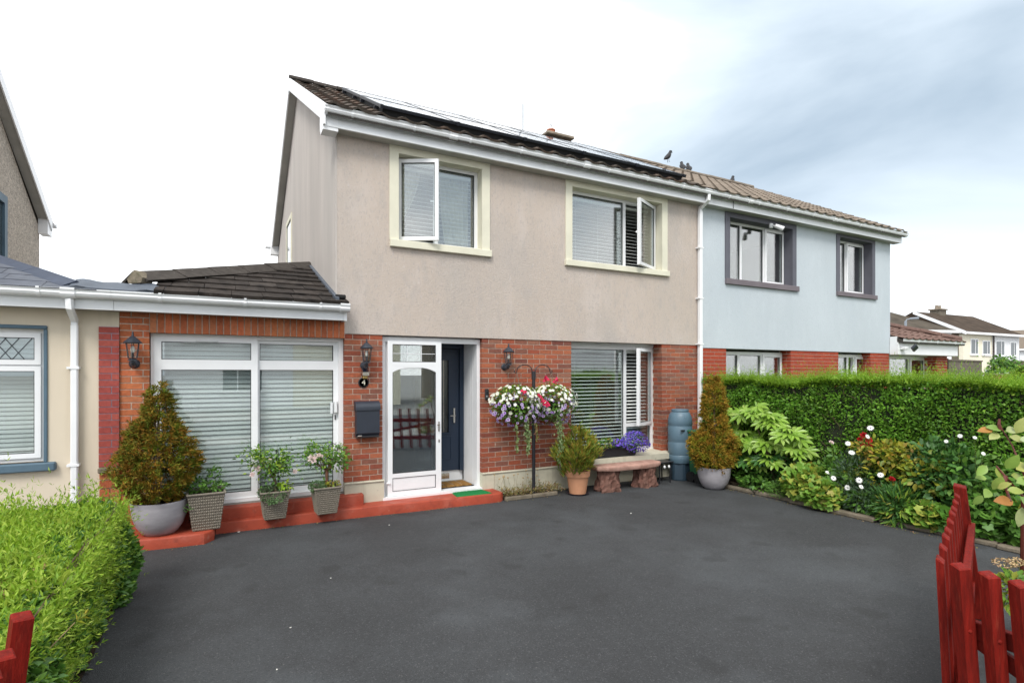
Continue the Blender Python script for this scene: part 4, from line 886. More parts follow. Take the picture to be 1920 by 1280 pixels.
# ------------------------------------------------------------------ left-hand neighbour
H3 = thing('cream_neighbour_house', 'cream rendered single-storey front with slate roof joined to a pebbledashed gable house', 'house', (-3.5, 7.5, 0))
def add_left():
    Wc = (-3.1, -1.672, .945, 2.36)
    wallgrid(-7, -1.013, 0, 2.6, [Wc], YF-.004, YF+.25).build('front_wall', 'cream_render', H3)
    b = MB(); b.box(-7, -1.02, YF-.02, YF-.004, 0, .16); b.build('plinth', 'lead', H3)
    b = MB(); b.box(-7, -6.9, YF+.25, 10.5, 0, 2.6); b.box(-6.9, -1.06, 10.4, 10.5, 0, 2.6); b.box(-6.9, -1.06, YF+.2, 10.4, 2.6, 2.66); b.box(-6.9, -1.06, YF+.25, 10.4, 0, .15); b.build('room_wall', 'room_paint', H3)
    # brick panel on the corner
    b = MB(); b.box(-1.196, -1.012, YF-.022, YF-.005, .85, 2.41); p = b.build('brick_panel', 'mortar_grey', H3); store = []; n = 21; cs = 1.56/n
    for i in range(n):
        z = .85+cs*(i+.5)
        for (a, c) in (((-1.196, -1.012),) if i % 2 == 0 else ((-1.196, -1.085), (-1.077, -1.012))):
            store.append((p, box_mesh('brick', c-a, .03, cs-.009, 'brick_crimson'), Vector(((a+c)/2, YF-.014, z)), Euler((0, R(random.uniform(-.3, .3)), 0))))
    for i in range(8):
        z = .09+.095*i
        for (a, c) in (((-1.19, -1.012),) if i % 2 == 0 else ((-1.19, -1.10), (-1.09, -1.012))):
            store.append((p, box_mesh('brick', c-a, .03, .082, 'brick_orange'), Vector(((a+c)/2, YF-.010, z)), Euler((0, R(random.uniform(-.5, .5)), 0))))
    place_pieces(H3, store, 'brick', 'brickwork', 'brick_crimson', 300)
    b = MB(); b.bbox(-1.2, -1.008, YF-.075, YF-.004, .79, .85, .01); b.build('coping', 'kerb', H3)
    # window
    y = 7.57
    fr = window(H3, -3.1, -1.672, .95, 2.36, y, vbars=[], hbars=[(-3.045, -1.727, 1.975)], fw=.06, lights=[(-3.04, -1.732, 1.01, 1.945, 'sash', 0), (-3.04, -1.732, 2.005, 2.30, 'sash', 0)])
    b = MB()
    for k in range(-2, 24):
        for sg in (1, -1):
            # lead diamonds clipped to the fanlight
            x0_, z0_, x1_, z1_ = -3.0+k*.105, 2.035, -3.0+k*.105+sg*.235*.72, 2.27
            if max(x0_, x1_) < -1.75 and min(x0_, x1_) > -3.05: b.tube([(x0_, y-.006, z0_), (x1_, y-.006, z1_)], .0045, 4)
    b.build('lead_lattice', 'iron_blue', fr)
    b = MB(); b.bbox(-3.2, -1.64, YF-.025, YF-.003, 2.36, 2.40, .008); b.bbox(-1.672, -1.64, YF-.025, y, .945, 2.36, .006); b.build('surround', 'teal_paint', fr)
    b = MB(); b.bbox(-3.2, -1.565, YF-.07, y, .855, .945, .012); b.build('sill', 'teal_paint', fr)
    # eaves
    f = MB(); f.box(-7, -1.034, 7.275, 7.30, 2.575, 2.72); f.build('fascia', 'upvc_dirty', H3)
    f = MB(); f.box(-7, -1.034, 7.30, YF-.01, 2.58, 2.595); f.build('soffit', 'soffit', H3)
    gutter(H3, -7, -1.042, 7.16, 2.775, [-2.4, -1.65], (-1.41,))
    downpipe(H3, -1.402, YF-.004, 2.72, .06, 7.16, [1.95, .9], .066, True)
    # slate hip roof
    px = math.atan2(1.0, 2.45)
    b = MB(); b.add([(-7, 7.2, 2.76), (-1.2, 7.2, 2.76), (-3.57, 9.65, 3.76), (-7, 9.65, 3.76), (-7, 7.2, 2.7), (-1.2, 7.2, 2.7), (-3.57, 9.65, 2.7), (-7, 9.65, 2.7), (-1.2, 9.65, 2.76), (-1.2, 9.65, 2.7)],
                     [(0,1,2,3), (1,8,2), (4,7,6,9,5), (0,4,5,1), (1,5,9,8), (3,2,6,7), (8,9,6,2)]); sr = b.build('slate_roof', 'roof_deck', H3)
    store = []
    def hx(yy): return -1.2-(yy-7.2)*(2.37/2.45)
    for i in range(11):
        ya = 7.16+i*.215; xr = -1.22-(.2 if i % 2 else 0); first = True; lim = hx(ya)
        xr = lim
        off = .40 if i % 2 else .26
        while xr > -4.2:
            xl = xr-(off+.2 if first else .37); b = MB(); b.prism([(0, .004), (0, .013), (.40, .007), (.40, -.002)], 'x', -(xr-xl)/2+.002, (xr-xl)/2-.002)
            if first:                                  # cut to the hip
                for v in b.V:
                    if v.x > 0 and v.y > .2: v.x -= .385*math.cos(px)*(2.37/2.45)
            first = False
            store.append((sr, raw_mesh('slate', b.V, b.F, 'slate'), Vector(((xl+xr)/2, ya, 2.775+math.tan(px)*(ya-7.2)+random.uniform(0, .003))), Euler((px-R(.6), R(random.uniform(-.3, .3)), 0))))
            xr = xl
    place_pieces(H3, store, 'slate', 'slating', 'slate', 300)
    ridge_caps(sr, (-1.36, 7.32, 2.875), (-3.57, 9.65, 3.82), 5, 'slate_cap', .14, True, 'hip_cap')
    # pebbledashed main house behind
    b = MB(); b.prism([(YF+.3, 0), (15.65, 0), (15.65, 5.1), (YRG, 7.56), (YF+.3, 5.1)], 'x', -10, -3.57); b.build('gable_wall', 'pebbledash', H3)
    rf = gable_house_roof(-10.2, -3.40, YE, ZE, YRG, ZRG, YBK).build('roof', 'roof_tile', H3)
    store = []
    b = MB(); b.box(-.16, .0, -.17, .165, 0, .03); me = raw_mesh('verge_tile', b.V, b.F, 'roof_tile'); pit = math.atan2(ZRG-ZE, YBK-YRG)
    for k in range(15): 
        s = k*.333; store.append((rf, me, Vector((-3.38, YBK-s*math.cos(pit)-.15, ZE+s*math.sin(pit)+.09)), Euler((-pit, 0, 0))))
    place_pieces(H3, store, 'verge_tile', 'verge_tiling', 'roof_tile', 300)
    c = math.cos(pit); t = .20/c
    for (ya, za) in ((7.30, 5.335), (15.84, 5.335)):
        b = MB(); b.prism([(ya, za), (YRG, ZRG+.035), (YRG, ZRG+.035-t), (ya, za-t)], 'x', -3.40, -3.377); b.build('bargeboard', 'upvc', H3)
        b = MB(); b.prism([(ya, za-t+.05), (YRG, ZRG-t+.08), (YRG, ZRG-t+.06), (ya, za-t+.03)], 'x', -3.569, -3.40); b.build('verge_soffit', 'soffit', H3)
    b = MB(); b.prism([(15.55, 4.98), (15.9, 4.98), (15.9, 5.26), (15.55, 5.46)], 'x', -3.568, -3.402); b.build('eaves_box', 'upvc', H3)
    b = MB(); b.tube([(-3.33, 15.97, 5.26), (-9, 15.97, 5.26)], .06, 12); b.build('rear_gutter', 'upvc', H3)
    b = MB(); b.box(-3.569, -3.52, 12.2, 12.35, 4.0, 5.17); b.box(-3.569, -3.52, 13.28, 13.43, 4.0, 5.17); b.box(-3.569, -3.52, 12.35, 13.28, 5.02, 5.17); gw = b.build('gable_window', 'teal_paint', H3)
    b = MB(); b.box(-3.568, -3.56, 12.35, 13.28, 4.0, 5.02); b.build('pane', 'car_glass', gw)
add_left()
blind('pale closed blind behind the leaded window of the cream house', -3.03, -1.74, 1.0, 2.28, 7.72, .048, 68, .05, cords=4)
# ------------------------------------------------------------------ red painted steps
def step(label, poly, z0, z1):
    """rounded-edge slab from a plan polygon, with slightly uneven edges"""
    pts = []
    n = len(poly)
    for i in range(n):
        a, c = Vector(poly[i]), Vector(poly[(i+1) % n]); k = max(1, int((c-a).length/.12))
        for j in range(k): pts.append(a+(c-a)*j/k)
    b = MB(); m = len(pts); cen = sum(pts, Vector((0, 0)))/m; V = []
    jit = [Vector((random.uniform(-.005, .005), random.uniform(-.005, .005))) for _ in pts]
    for (ins, z, jz) in ((0, z0, 0), (0, z1-.018, .004), (.006, z1-.006, .004), (.018, z1, .003), (.05, z1, .0)):
        for p, j in zip(pts, jit):
            d = (cen-p); d = Vector((math.copysign(1, d.x)*min(1, abs(d.x)*4), math.copysign(1, d.y)*min(1, abs(d.y)*4)))
            q = p+d*ins+j; V.append((q.x, q.y, z+random.uniform(-jz, jz)))
    F = [(r*m+i, r*m+(i+1) % m, (r+1)*m+(i+1) % m, (r+1)*m+i) for r in range(4) for i in range(m)]+[tuple(range(4*m, 5*m))]
    b.add(V, F); return tag(b.build('front_step', 'red_concrete', None, True, angle=50), label, 'step')
step('long low red painted concrete step below the storm door and the planters', [(-.06, 7.30), (1.5, 7.25), (3.60, 7.16), (3.68, 7.22), (3.66, 7.56), (-.06, 7.62)], 0, .135)
step('upper red painted step directly under the patio door', [(-.95, 7.39), (1.67, 7.385), (1.69, 7.41), (1.69, 7.5), (1.40, 7.62), (-.95, 7.62)], .10, .275)
step('thick red painted slab at the corner holding the grey bowl', [(-1.15, 6.99), (-.17, 6.93), (-.07, 7.06), (-.065, 7.46), (-1.15, 7.46)], 0, .125)
# door mats
def door_mat(label, name, corners, z, m, th=.014):
    nx, ny = 28, 14; V = []; F = []; A = [Vector(c) for c in corners]
    for j in range(ny+1):
        for i in range(nx+1):
            s, t = i/nx, j/ny; p = (A[0]*(1-s)+A[1]*s)*(1-t)+(A[3]*(1-s)+A[2]*s)*t
            e = min(i, nx-i, j, ny-j); V.append((p.x, p.y, z+(th if e > 0 else 0)+random.uniform(0, .004)*(e > 0)))
    for j in range(ny):
        for i in range(nx): a = j*(nx+1)+i; F.append((a, a+1, a+nx+2, a+nx+1))
    b = MB(); b.add(V, F); return tag(b.build(name, m), label, 'mat')
door_mat('bright green grass mat lying on the red step by the front door', 'grass_mat', [(2.95, 7.22), (3.50, 7.20), (3.46, 7.48), (2.98, 7.48)], .136, 'green_mat')
cm = thing('coir_mat', 'brown coir mat with dark grid lines inside the open porch', 'mat', (3.1, 7.9, .17))
for i in range(5):
    for j in range(2):
        b = MB(); b.bbox(2.72+i*.138, 2.72+(i+1)*.138-.012, 7.70+j*.19, 7.70+(j+1)*.19-.012, .172, .196, .006); b.build('mat_pad', 'coir', cm)
b = MB(); b.box(2.715, 3.405, 7.695, 8.075, .170, .180); b.build('mat_backing', 'rubber', cm)

# ------------------------------------------------------------------ things on the wall
def lantern(label, x, y, z, side):
    """z: bottom of the glass body; stands off the wall on a bracket"""
    t = thing('wall_lantern', label, 'lantern', (x, YF, z), 'black carriage lanterns on the brick piers')
    yc = y
    b = MB(); b.lathe([(.0, .0), (.05, .0), (.05, .012), (.035, .02), (.045, .03)], (x, yc, z-.03), 6, .52); b.build('base', 'iron_blue', t)
    g = MB(); g.lathe([(.044, 0), (.066, .165)], (x, yc, z), 6, .52); g.build('glass_body', 'lantern_glass', t)
    f = MB()
    for k in range(6):
        a = .52+math.pi/3*k; c, s = math.cos(a), math.sin(a)
        f.tube([(x+.046*c, yc+.046*s, z-.002), (x+.068*c, yc+.068*s, z+.168)], .0045, 5)
    f.build('glazing_bars', 'iron_blue', t)
    b = MB(); b.lathe([(.088, 0), (.092, .008), (.075, .025), (.045, .055), (.02, .078), (.012, .082), (.014, .095), (.008, .105), (.012, .115), (.006, .128), (0, .14)], (x, yc, z+.165), 12); b.build('cap', 'iron_blue', t, True, angle=35)
    b = MB(); b.tube([(x, yc, z+.005), (x, yc, z+.06)], .012, 8); b.build('lamp_holder', 'black_metal', t)
    b = MB(); b.lathe([(0, .0), (.018, .01), (.022, .04), (.014, .075), (0, .085)], (x, yc, z+.055), 10); b.build('bulb', 'bulb', t, True)
    b = MB(); b.tube([(x+side*.02, YF-.02, z-.06), (x+side*.02, yc+.07, z-.085), (x+side*.01, yc+.02, z-.07), (x, yc, z-.03)], [.022, .022, .02, .016], 8); b.build('arm', 'iron_blue', t)
    b = MB(); b.lathe([(.0, -.012), (.05, -.012), (.056, 0), (.04, .02), (0, .028)], (0, 0, 0), 14); b.xf(Matrix.Translation((x+side*.02, YF, z-.06)) @ Matrix.Rotation(R(90), 4, 'X')); b.build('wall_plate', 'iron_blue', t, True, angle=35)
    b = MB(); b.lathe([(0, -.045), (.012, -.04), (.016, -.028), (.03, -.015), (.0, 0)], (x, yc, z-.03), 10); b.build('finial', 'iron_blue', t, True)
lantern('black carriage lantern on the orange brick pier left of the patio door', -.872, 7.36, 2.06, .01)
lantern('black carriage lantern above the house number plaque', 1.715, 7.36, 2.055, -.045)
lantern('black carriage lantern on the brickwork between front door and window', 3.855, 7.36, 2.045, -.055)
t = thing('solar_wall_light', 'small silver solar wall light between lantern and number plaque', 'wall light', (1.717, YF, 1.83))
b = MB(); b.prism([(YF-.001, 1.86), (YF-.085, 1.86), (YF-.085, 1.905), (YF-.02, 1.955), (YF-.001, 1.955)], 'x', 1.672, 1.762); b.build('housing', 'chrome', t)
b = MB(); b.prism([(YF-.079, 1.914), (YF-.026, 1.954), (YF-.028, 1.9575), (YF-.081, 1.9175)], 'x', 1.682, 1.752); b.build('solar_cell', 'panel_cell', t)
b = MB(); b.bbox(1.684, 1.75, YF-.055, YF-.001, 1.815, 1.86, .008); b.build('lens', 'brass', t)
t = thing('house_number_plaque', 'round black plaque with a gold number 4 on the brick pier', 'number plaque', (1.703, YF, 1.70))
b = MB(); b.lathe([(0, 0), (.068, 0), (.072, .006), (.066, .012), (0, .013)], (0, 0, 0), 32); b.xf(Matrix.Translation((1.703, YF, 1.765)) @ Matrix.Rotation(R(90), 4, 'X')); b.build('disc', 'black_metal', t, True, angle=40)
b = MB(); rg = [(.0605+.0025*math.cos(a), .0145+.0025*math.sin(a)) for a in [k*math.pi/3 for k in range(7)]]; b.lathe(rg, (0, 0, 0), 32); b.xf(Matrix.Translation((1.703, YF, 1.765)) @ Matrix.Rotation(R(90), 4, 'X')); b.build('rim', 'gasket', t, True)
fc = bpy.data.curves.new('digit', 'FONT'); fc.body = '4'; fc.size = .105; fc.extrude = .002; fc.align_x = 'CENTER'; fc.align_y = 'CENTER'
fo = bpy.data.objects.new('digit_source', fc); COL.objects.link(fo)
bpy.context.view_layer.update()
me = bpy.data.meshes.new_from_object(fo.evaluated_get(bpy.context.evaluated_depsgraph_get())); me.name = 'digit'; me.materials.clear(); me.materials.append(MAT['surround_cream'])
bpy.data.objects.remove(fo); link('digit', me, t, (1.703, YF-.0165, 1.765), Euler((R(90), 0, 0)))
t = thing('mailbox', 'dark navy wall mailbox with rounded lid on the brick pier', 'mailbox', (1.742, YF, 1.03))
b = MB(); b.prism([(YF-.002, 1.05), (YF-.075, 1.05), (YF-.105, 1.09), (YF-.105, 1.40), (YF-.002, 1.40)], 'x', 1.588, 1.898); b.build('body', 'mailbox', t)
pr = [(YF-.002, 1.395), (YF-.117, 1.395)]+[(YF-.002-.115*math.cos(a)+.0, 1.43+.085*math.sin(a)) for a in [R(q) for q in (0, 15, 30, 45, 60, 75, 90)]]
b = MB(); b.prism(pr, 'x', 1.578, 1.908); b.build('lid', 'mailbox', t, True, angle=30)
b = MB(); b.bbox(1.592, 1.894, YF-.098, YF-.004, 1.028, 1.052, .006); b.build('tray', 'black_metal', t)
b = MB(); b.bbox(1.60, 1.66, YF-.112, YF-.099, 1.045, 1.06, .004); b.build('newspaper_clip', 'chrome', t)
t = thing('doorbell', 'small black video doorbell on the brickwork right of the front door', 'doorbell', (3.548, YF, 1.50))
b = MB(); b.bbox(3.517, 3.580, YF-.028, YF-.001, 1.49, 1.655, .008); b.build('body', 'black_metal', t)
b = MB(); b.lathe([(0, 0), (.02, 0), (.02, .003), (.016, .005), (0, .005)], (0, 0, 0), 16); b.xf(Matrix.Translation((3.548, YF-.028, 1.535)) @ Matrix.Rotation(R(90), 4, 'X')); b.build('button', 'steel_rail', t)
b = MB(); b.lathe([(0, 0), (.013, 0), (.010, .005), (0, .006)], (0, 0, 0), 14); b.xf(Matrix.Translation((3.548, YF-.028, 1.61)) @ Matrix.Rotation(R(90), 4, 'X')); b.build('lens', 'panel_cell', t)

# ------------------------------------------------------------------ pots
def wicker_planter(label, x, y, z, w, h, rot=0.):
    t = thing('wicker_planter', label, 'planter', (x, y, z), 'woven brown planters in front of the patio door')
    b = MB(); wb = w*.72; n = 13; k = 15                     # rows of weave, columns per side
    Mx = Matrix.Translation((x, y, z)) @ Matrix.Rotation(R(rot), 4, 'Z')
    b = MB(); V = []
    for zz, ww in ((0, wb), (h, w)): V += [(-ww/2+.008, -ww/2+.008, zz), (ww/2-.008, -ww/2+.008, zz), (ww/2-.008, ww/2-.008, zz), (-ww/2+.008, ww/2-.008, zz)]
    b.add(V, [(3,2,1,0), (0,1,5,4), (1,2,6,5), (2,3,7,6), (3,0,4,7)]); b.xf(Mx); b.build('body', 'wicker', t)
    wv = MB()
    for s in range(4):
        S = Matrix.Rotation(math.pi/2*s, 4, 'Z')
        for i in range(n):
            f0, f1 = (i+.08)/n, (i+.92)/n; w0, w1 = wb+(w-wb)*f0, wb+(w-wb)*f1
            for j in range(k):
                g0, g1 = j/k+.004, (j+1)/k-.004; out = .006 if (i+j) % 2 else .001
                a0, a1, c0, c1 = -w0/2+w0*g0, -w0/2+w0*g1, -w1/2+w1*g0, -w1/2+w1*g1
                V = [S @ Vector(q) for q in ((a0, -w0/2+.006, h*f0), (a1, -w0/2+.006, h*f0), (c1, -w1/2+.006, h*f1), (c0, -w1/2+.006, h*f1),
                     ((a0+a1)/2, -(w0+w1)/4-out, h*(f0+f1)/2))]
                wv.add(V, [(0,1,4), (1,2,4), (2,3,4), (3,0,4)])
    wv.xf(Mx); wv.build('weave', 'wicker', t, kind='stuff')
    r = MB(); q = w/2+.008
    for s in range(4):
        st = len(r.V); r.bbox(-q, q-.02, -q, -q+.022, h-.014, h+.006, .004); r.xf(Matrix.Rotation(math.pi/2*s, 4, 'Z'), st)
    r.xf(Mx); r.build('rim', 'wicker', t)
    b = MB(); b.box(-w/2+.02, w/2-.02, -w/2+.02, w/2-.02, h-.05, h-.025); b.xf(Mx); b.build('soil', 'soil_pot', t)
    return t
wicker_planter('widest woven brown planter on the corner slab beside the grey bowl', -.155, 7.18, .127, .375, .42, 3)
wicker_planter('woven brown planter under the door mullion, sedum spilling over its front', .57, 7.26, .135, .325, .335, 2)
wicker_planter('woven brown planter nearest the brick pier on the long red step', 1.165, 7.22, .135, .325, .335, 3)
def bowl(label, x, y, z, r, h, tall=False):
    t = thing('bowl_planter', label, 'plant pot', (x, y, z), 'grey glazed bowl planters')
    pf = [(r*.42, 0), (r*.52, .0), (r*.66, h*.10), (r*.82, h*.28), (r*.94, h*.55), (r*1.0, h*.93), (r*1.0, h), (r*.93, h), (r*.90, h*.86)]
    b = MB(); b.lathe(pf, (x, y, z), 40); b.build('bowl', 'bowl_glaze', t, True, angle=50)
    b = MB(); b.lathe([(0, h*.86), (r*.91, h*.86)], (x, y, z), 24); b.build('soil', 'soil_pot', t)
    return t
bowl('grey glazed bowl on the red corner slab holding a russet conifer', -.60, 7.17, .125, .275, .37)
bowl('grey glazed bowl on the asphalt at the end of the flower border', 7.13, 6.36, .006, .265, .36)
t = thing('terracotta_pot', 'pale terracotta pot on a dark saucer between post and bench', 'plant pot', (4.93, 7.08, 0))
b = MB(); x, y = 4.93, 7.08
b.lathe([(.125, .02), (.13, .02), (.172, .285), (.188, .285), (.198, .375), (.188, .378), (.175, .37), (.165, .33)], (x, y, .0), 40); b.build('pot', 'terracotta', t, True, angle=35)
b = MB(); b.lathe([(0, .33), (.17, .33)], (x, y, 0), 20); b.build('soil', 'soil_pot', t)
b = MB(); b.lathe([(.10, .006), (.165, .006), (.18, .03), (.172, .03), (.155, .015), (0, .015)], (x, y, 0), 32); b.build('saucer', 'saucer', t, True, angle=35)
# bench of cast stone
t = thing('stone_bench', 'reddish cast stone bench with two tree-stump legs under the window sill', 'bench', (5.88, 7.05, 0))
b = MB(); n = 26; V = []; poly = []
for k in range(n):
    a = 2*math.pi*k/n; c, s = math.cos(a), math.sin(a)
    poly.append((5.87+.66*math.copysign(abs(c)**.35, c)+.012*math.sin(k*2.1), 7.03+.165*math.copysign(abs(s)**.5, s)+.012*math.sin(k*1.3)))
m_ = len(poly); cx, cy_ = 5.87, 7.03
for (z, sc) in ((.335, .95), (.35, .99), (.385, 1.0), (.405, .985), (.41, .95)): V += [(cx+(p[0]-cx)*sc, cy_+(p[1]-cy_)*sc, z+.008*math.sin(p[0]*5)) for p in poly]
F = [(r_*m_+i, r_*m_+(i+1) % m_, (r_+1)*m_+(i+1) % m_, (r_+1)*m_+i) for r_ in range(4) for i in range(m_)]+[tuple(range(4*m_, 5*m_)), tuple(reversed(range(m_)))]
b.add(V, F); b.build('seat', 'bench_seat', t, True, angle=50)
for lx, seed in ((5.50, 1), (6.27, 2)):
    rr = random.Random(seed); b = MB(); seg = 30; prof = [(.185, 0), (.20, .035), (.19, .08), (.175, .14), (.165, .20), (.168, .27), (.175, .34)]; V = []
    ph = [rr.uniform(0, 6) for _ in range(4)]
    for i, (r_, z) in enumerate(prof):
        for k in range(seg):
            a = 2*math.pi*k/seg; q = r_*(1+.15*math.sin(5*a+ph[0]+z*9)*(1.3-z*2)+.11*math.sin(9*a+ph[1]+z*16)+rr.uniform(-.09, .09))
            V.append((lx+q*math.cos(a)*1.12, 7.05+q*math.sin(a)*.85, z+rr.uniform(-.006, .006)*(i > 0)))
    F = [(i*seg+k, i*seg+(k+1) % seg, (i+1)*seg+(k+1) % seg, (i+1)*seg+k) for i in range(len(prof)-1) for k in range(seg)]+[tuple(range((len(prof)-1)*seg, len(prof)*seg))]
    b.add(V, F); b.build('stump_leg', 'bench_stone', t)
# hose hook ring and black stand behind bench
b = MB(); b.tube([(5.93+.06*math.cos(a), 7.47, .25+.07*math.sin(a)) for a in [R(q) for q in range(-200, 30, 15)]], .011, 8); tag(b.build('pipe_loop', 'brass'), 'small brass-coloured pipe loop on the cream plinth behind the bench', 'pipe')
t = thing('boot_stand', 'small black metal stand with two white knobs between bench and water butt', 'stand', (6.72, 7.15, 0))
for (x, y) in ((6.60, 7.05), (6.84, 7.05), (6.60, 7.25), (6.84, 7.25)):
    b = MB(); b.tube([(x, y, 0), (x, y, .36)], .012, 6); b.build('leg', 'black_metal', t)
b = MB(); b.bbox(6.56, 6.88, 7.0, 7.29, .355, .375, .006); b.build('top', 'black_metal', t)
for x in (6.66, 6.76):
    b = MB(); b.lathe([(0, 0), (.018, .005), (.02, .03), (.012, .05), (0, .055)], (x, 6.995, .27), 10); b.build('knob', 'white_gloss', t, True)
# water butt
t = thing('water_butt', 'blue-grey ribbed plastic water butt on a dark stand by the brick pier', 'water butt', (7.22, 7.2, 0)); x, y = 7.22, 7.2
b = MB(); b.lathe([(.16, .30), (.185, .31), (.20, .36), (.207, .44), (.20, .45), (.207, .47), (.21, .66), (.205, .67), (.205, .69), (.21, .70), (.21, .94), (.204, .95), (.204, .975), (.21, .985), (.207, 1.06), (.195, 1.13), (.165, 1.19), (.14, 1.21), (.135, 1.225)], (x, y, 0), 40); b.build('barrel', 'butt_blue', t, True, angle=40)
b = MB(); b.lathe([(.0, 1.255), (.10, 1.255), (.145, 1.25), (.152, 1.235), (.15, 1.215), (.13, 1.21)][::-1], (x, y, 0), 36); b.build('lid', 'butt_blue', t, True, angle=40)
b = MB(); n = 24
V = []
for (r_, z) in ((.175, 0), (.185, .02), (.17, .29), (.175, .31)):
    V += [(x+r_*(1 if k % 4 < 2 else .93)*math.cos(2*math.pi*k/n*1), y+r_*(1 if k % 4 < 2 else .93)*math.sin(2*math.pi*k/n), z) for k in range(n)]
b.add(V, [(i*n+k, i*n+(k+1) % n, (i+1)*n+(k+1) % n, (i+1)*n+k) for i in range(3) for k in range(n)]+[tuple(range(3*n, 4*n))]); b.build('stand', 'butt_stand', t)
b = MB(); b.box(x-.17, x-.09, y-.205, y-.18, .885, .905); b.build('label_slot', 'gasket', t)
# green bin
t = thing('wheeled_bin', 'green wheeled bin tucked between water butt and russet conifer', 'bin', (7.42, 6.85, 0))
b = MB(); b.add([(7.25, 6.72, .04), (7.62, 6.72, .04), (7.62, 6.98, .04), (7.25, 6.98, .04), (7.20, 6.68, .86), (7.66, 6.68, .86), (7.66, 7.0, .86), (7.20, 7.0, .86)], [(3,2,1,0), (4,5,6,7), (0,1,5,4), (1,2,6,5), (2,3,7,6), (3,0,4,7)]); b.build('body', 'bin_green', t)
b = MB(); b.bbox(7.18, 7.68, 6.66, 7.01, .862, .90, .012); b.build('lid', 'bin_green', t)
for yy in (6.76, 6.94):
    b = MB(); b.tube([(7.19, yy, .09), (7.245, yy, .09)], .09, 18); b.build('wheel', 'rubber', t)

# ------------------------------------------------------------------ foliage builders
def revolve_plant(name, label, cat, prof, ctr, n, size, m, seed, lump=.18, group=None, sprig=4, inner=.55, noise=3.2, up=.55, tpl=NEEDLE, stem='bark', spr=.8):
    """dense shrub: sprigs over a surface of revolution prof [(z, r)]"""
    g = np.random.default_rng(seed); z = np.array([p[0] for p in prof]); r = np.array([p[1] for p in prof])
    w = r+.04; cdf = np.cumsum((w[1:]+w[:-1])/2*np.diff(z)); cdf = np.concatenate([[0], cdf/cdf[-1]])
    per = 16; nc = n//per
    zz = np.interp(g.random(nc), cdf, z); a = g.random(nc)*2*np.pi
    ph = g.random((5, 2))*6.28
    lf = sum(np.sin((k+2)*a+ph[k, 0]+zz*noise*(k+1))*.5**(k*.5) for k in range(5))/2.2
    rr = np.interp(zz, z, r)*(1+lump*lf)*(inner+(1.08-inner)*g.random(nc)**.40)
    cen = np.stack([ctr[0]+rr*np.cos(a), ctr[1]+rr*np.sin(a), ctr[2]+zz], 1); co = np.stack([np.cos(a), np.sin(a), np.full(nc, up)], 1)
    pos = np.repeat(cen, per, 0)+g.normal(0, size*.42, (nc*per, 3)); outw = np.repeat(co, per, 0); n = nc*per; parts = []
    for k in range(sprig):
        d = unit(outw+g.normal(0, spr, (n, 3))); parts.append(leaves(pos+g.normal(0, .006, (n, 3)), d, unit(outw*.3+g.normal(size=(n, 3))), size*g.uniform(.6, 1.3, n), tpl))
    t = thing(name, label, cat, ctr, group)
    leaf_obj('foliage', join(parts), m, t, 'stuff')
    b = MB(); H_ = z[-1]
    b.tube([(ctr[0], ctr[1], ctr[2]-.05), (ctr[0]+.01, ctr[1], ctr[2]+H_*.5), (ctr[0], ctr[1]+.01, ctr[2]+H_*.92)], [.028, .018, .005], 7); b.build('trunk', stem, t)
    for k in range(10):
        zb = z[0]+(z[-1]-z[0])*(k+.8)/12; aa = k*2.4; rb = float(np.interp(zb+.1, z, r))*.8
        b = MB(); b.tube([(ctr[0], ctr[1], ctr[2]+zb-.05), (ctr[0]+rb*.5*math.cos(aa), ctr[1]+rb*.5*math.sin(aa), ctr[2]+zb+.06), (ctr[0]+rb*math.cos(aa), ctr[1]+rb*math.sin(aa), ctr[2]+zb+.15)], [.011, .008, .003], 5); b.build('branch', stem, t)
    return t
revolve_plant('potted_conifer', 'big russet and green conifer in the grey bowl by the patio door', 'conifer', [(0, .15), (.10, .24), (.25, .33), (.40, .355), (.55, .32), (.68, .265), (.82, .225), (.95, .16), (1.06, .115), (1.18, .095), (1.29, .045)], (-.62, 7.17, .46), 9000, .046, 'leaf_conifer', 3, .24, noise=6, sprig=3, inner=.62, tpl=LANCE)
revolve_plant('potted_conifer', 'tall waisted russet conifer in the grey bowl by the flower border', 'conifer', [(0, .2), (.12, .29), (.26, .33), (.40, .32), (.52, .27), (.62, .21), (.75, .185), (.9, .18), (1.05, .18), (1.2, .15), (1.35, .11), (1.5, .05)], (7.13, 6.36, .32), 8500, .05, 'leaf_conifer_gold', 5, .24, noise=5, sprig=3, inner=.62, tpl=LANCE)
revolve_plant('potted_shrub', 'feathery russet and green shrub growing in the terracotta pot', 'shrub', [(0, .12), (.10, .22), (.25, .31), (.40, .31), (.52, .22), (.64, .08)], (4.90, 7.08, .35), 1400, .095, 'leaf_heath', 8, .3, noise=6, sprig=3, inner=.2, up=1.3, tpl=NEEDLE, spr=.5)
def clump(name, pts, sizes, m, parent, tpl=OVAL6, upb=.6, g=rng, nm='foliage', kind='stuff'):
    n = len(pts); c = pts.mean(0); out = unit(pts-c+g.normal(0, .05, (n, 3)))
    d = unit(out+g.normal(0, .5, (n, 3))); nr = unit(out*.5+np.array([0, 0, upb])+g.normal(0, .35, (n, 3)))
    return leaf_obj(nm, leaves(pts, d, nr, sizes, tpl), m, parent, kind)
def ell(n, c, r, g=rng, hollow=.5):
    v = rand_unit(n)*(hollow+(1-hollow)*g.random((n, 1))**.5); return np.array(c)+v*np.array(r)
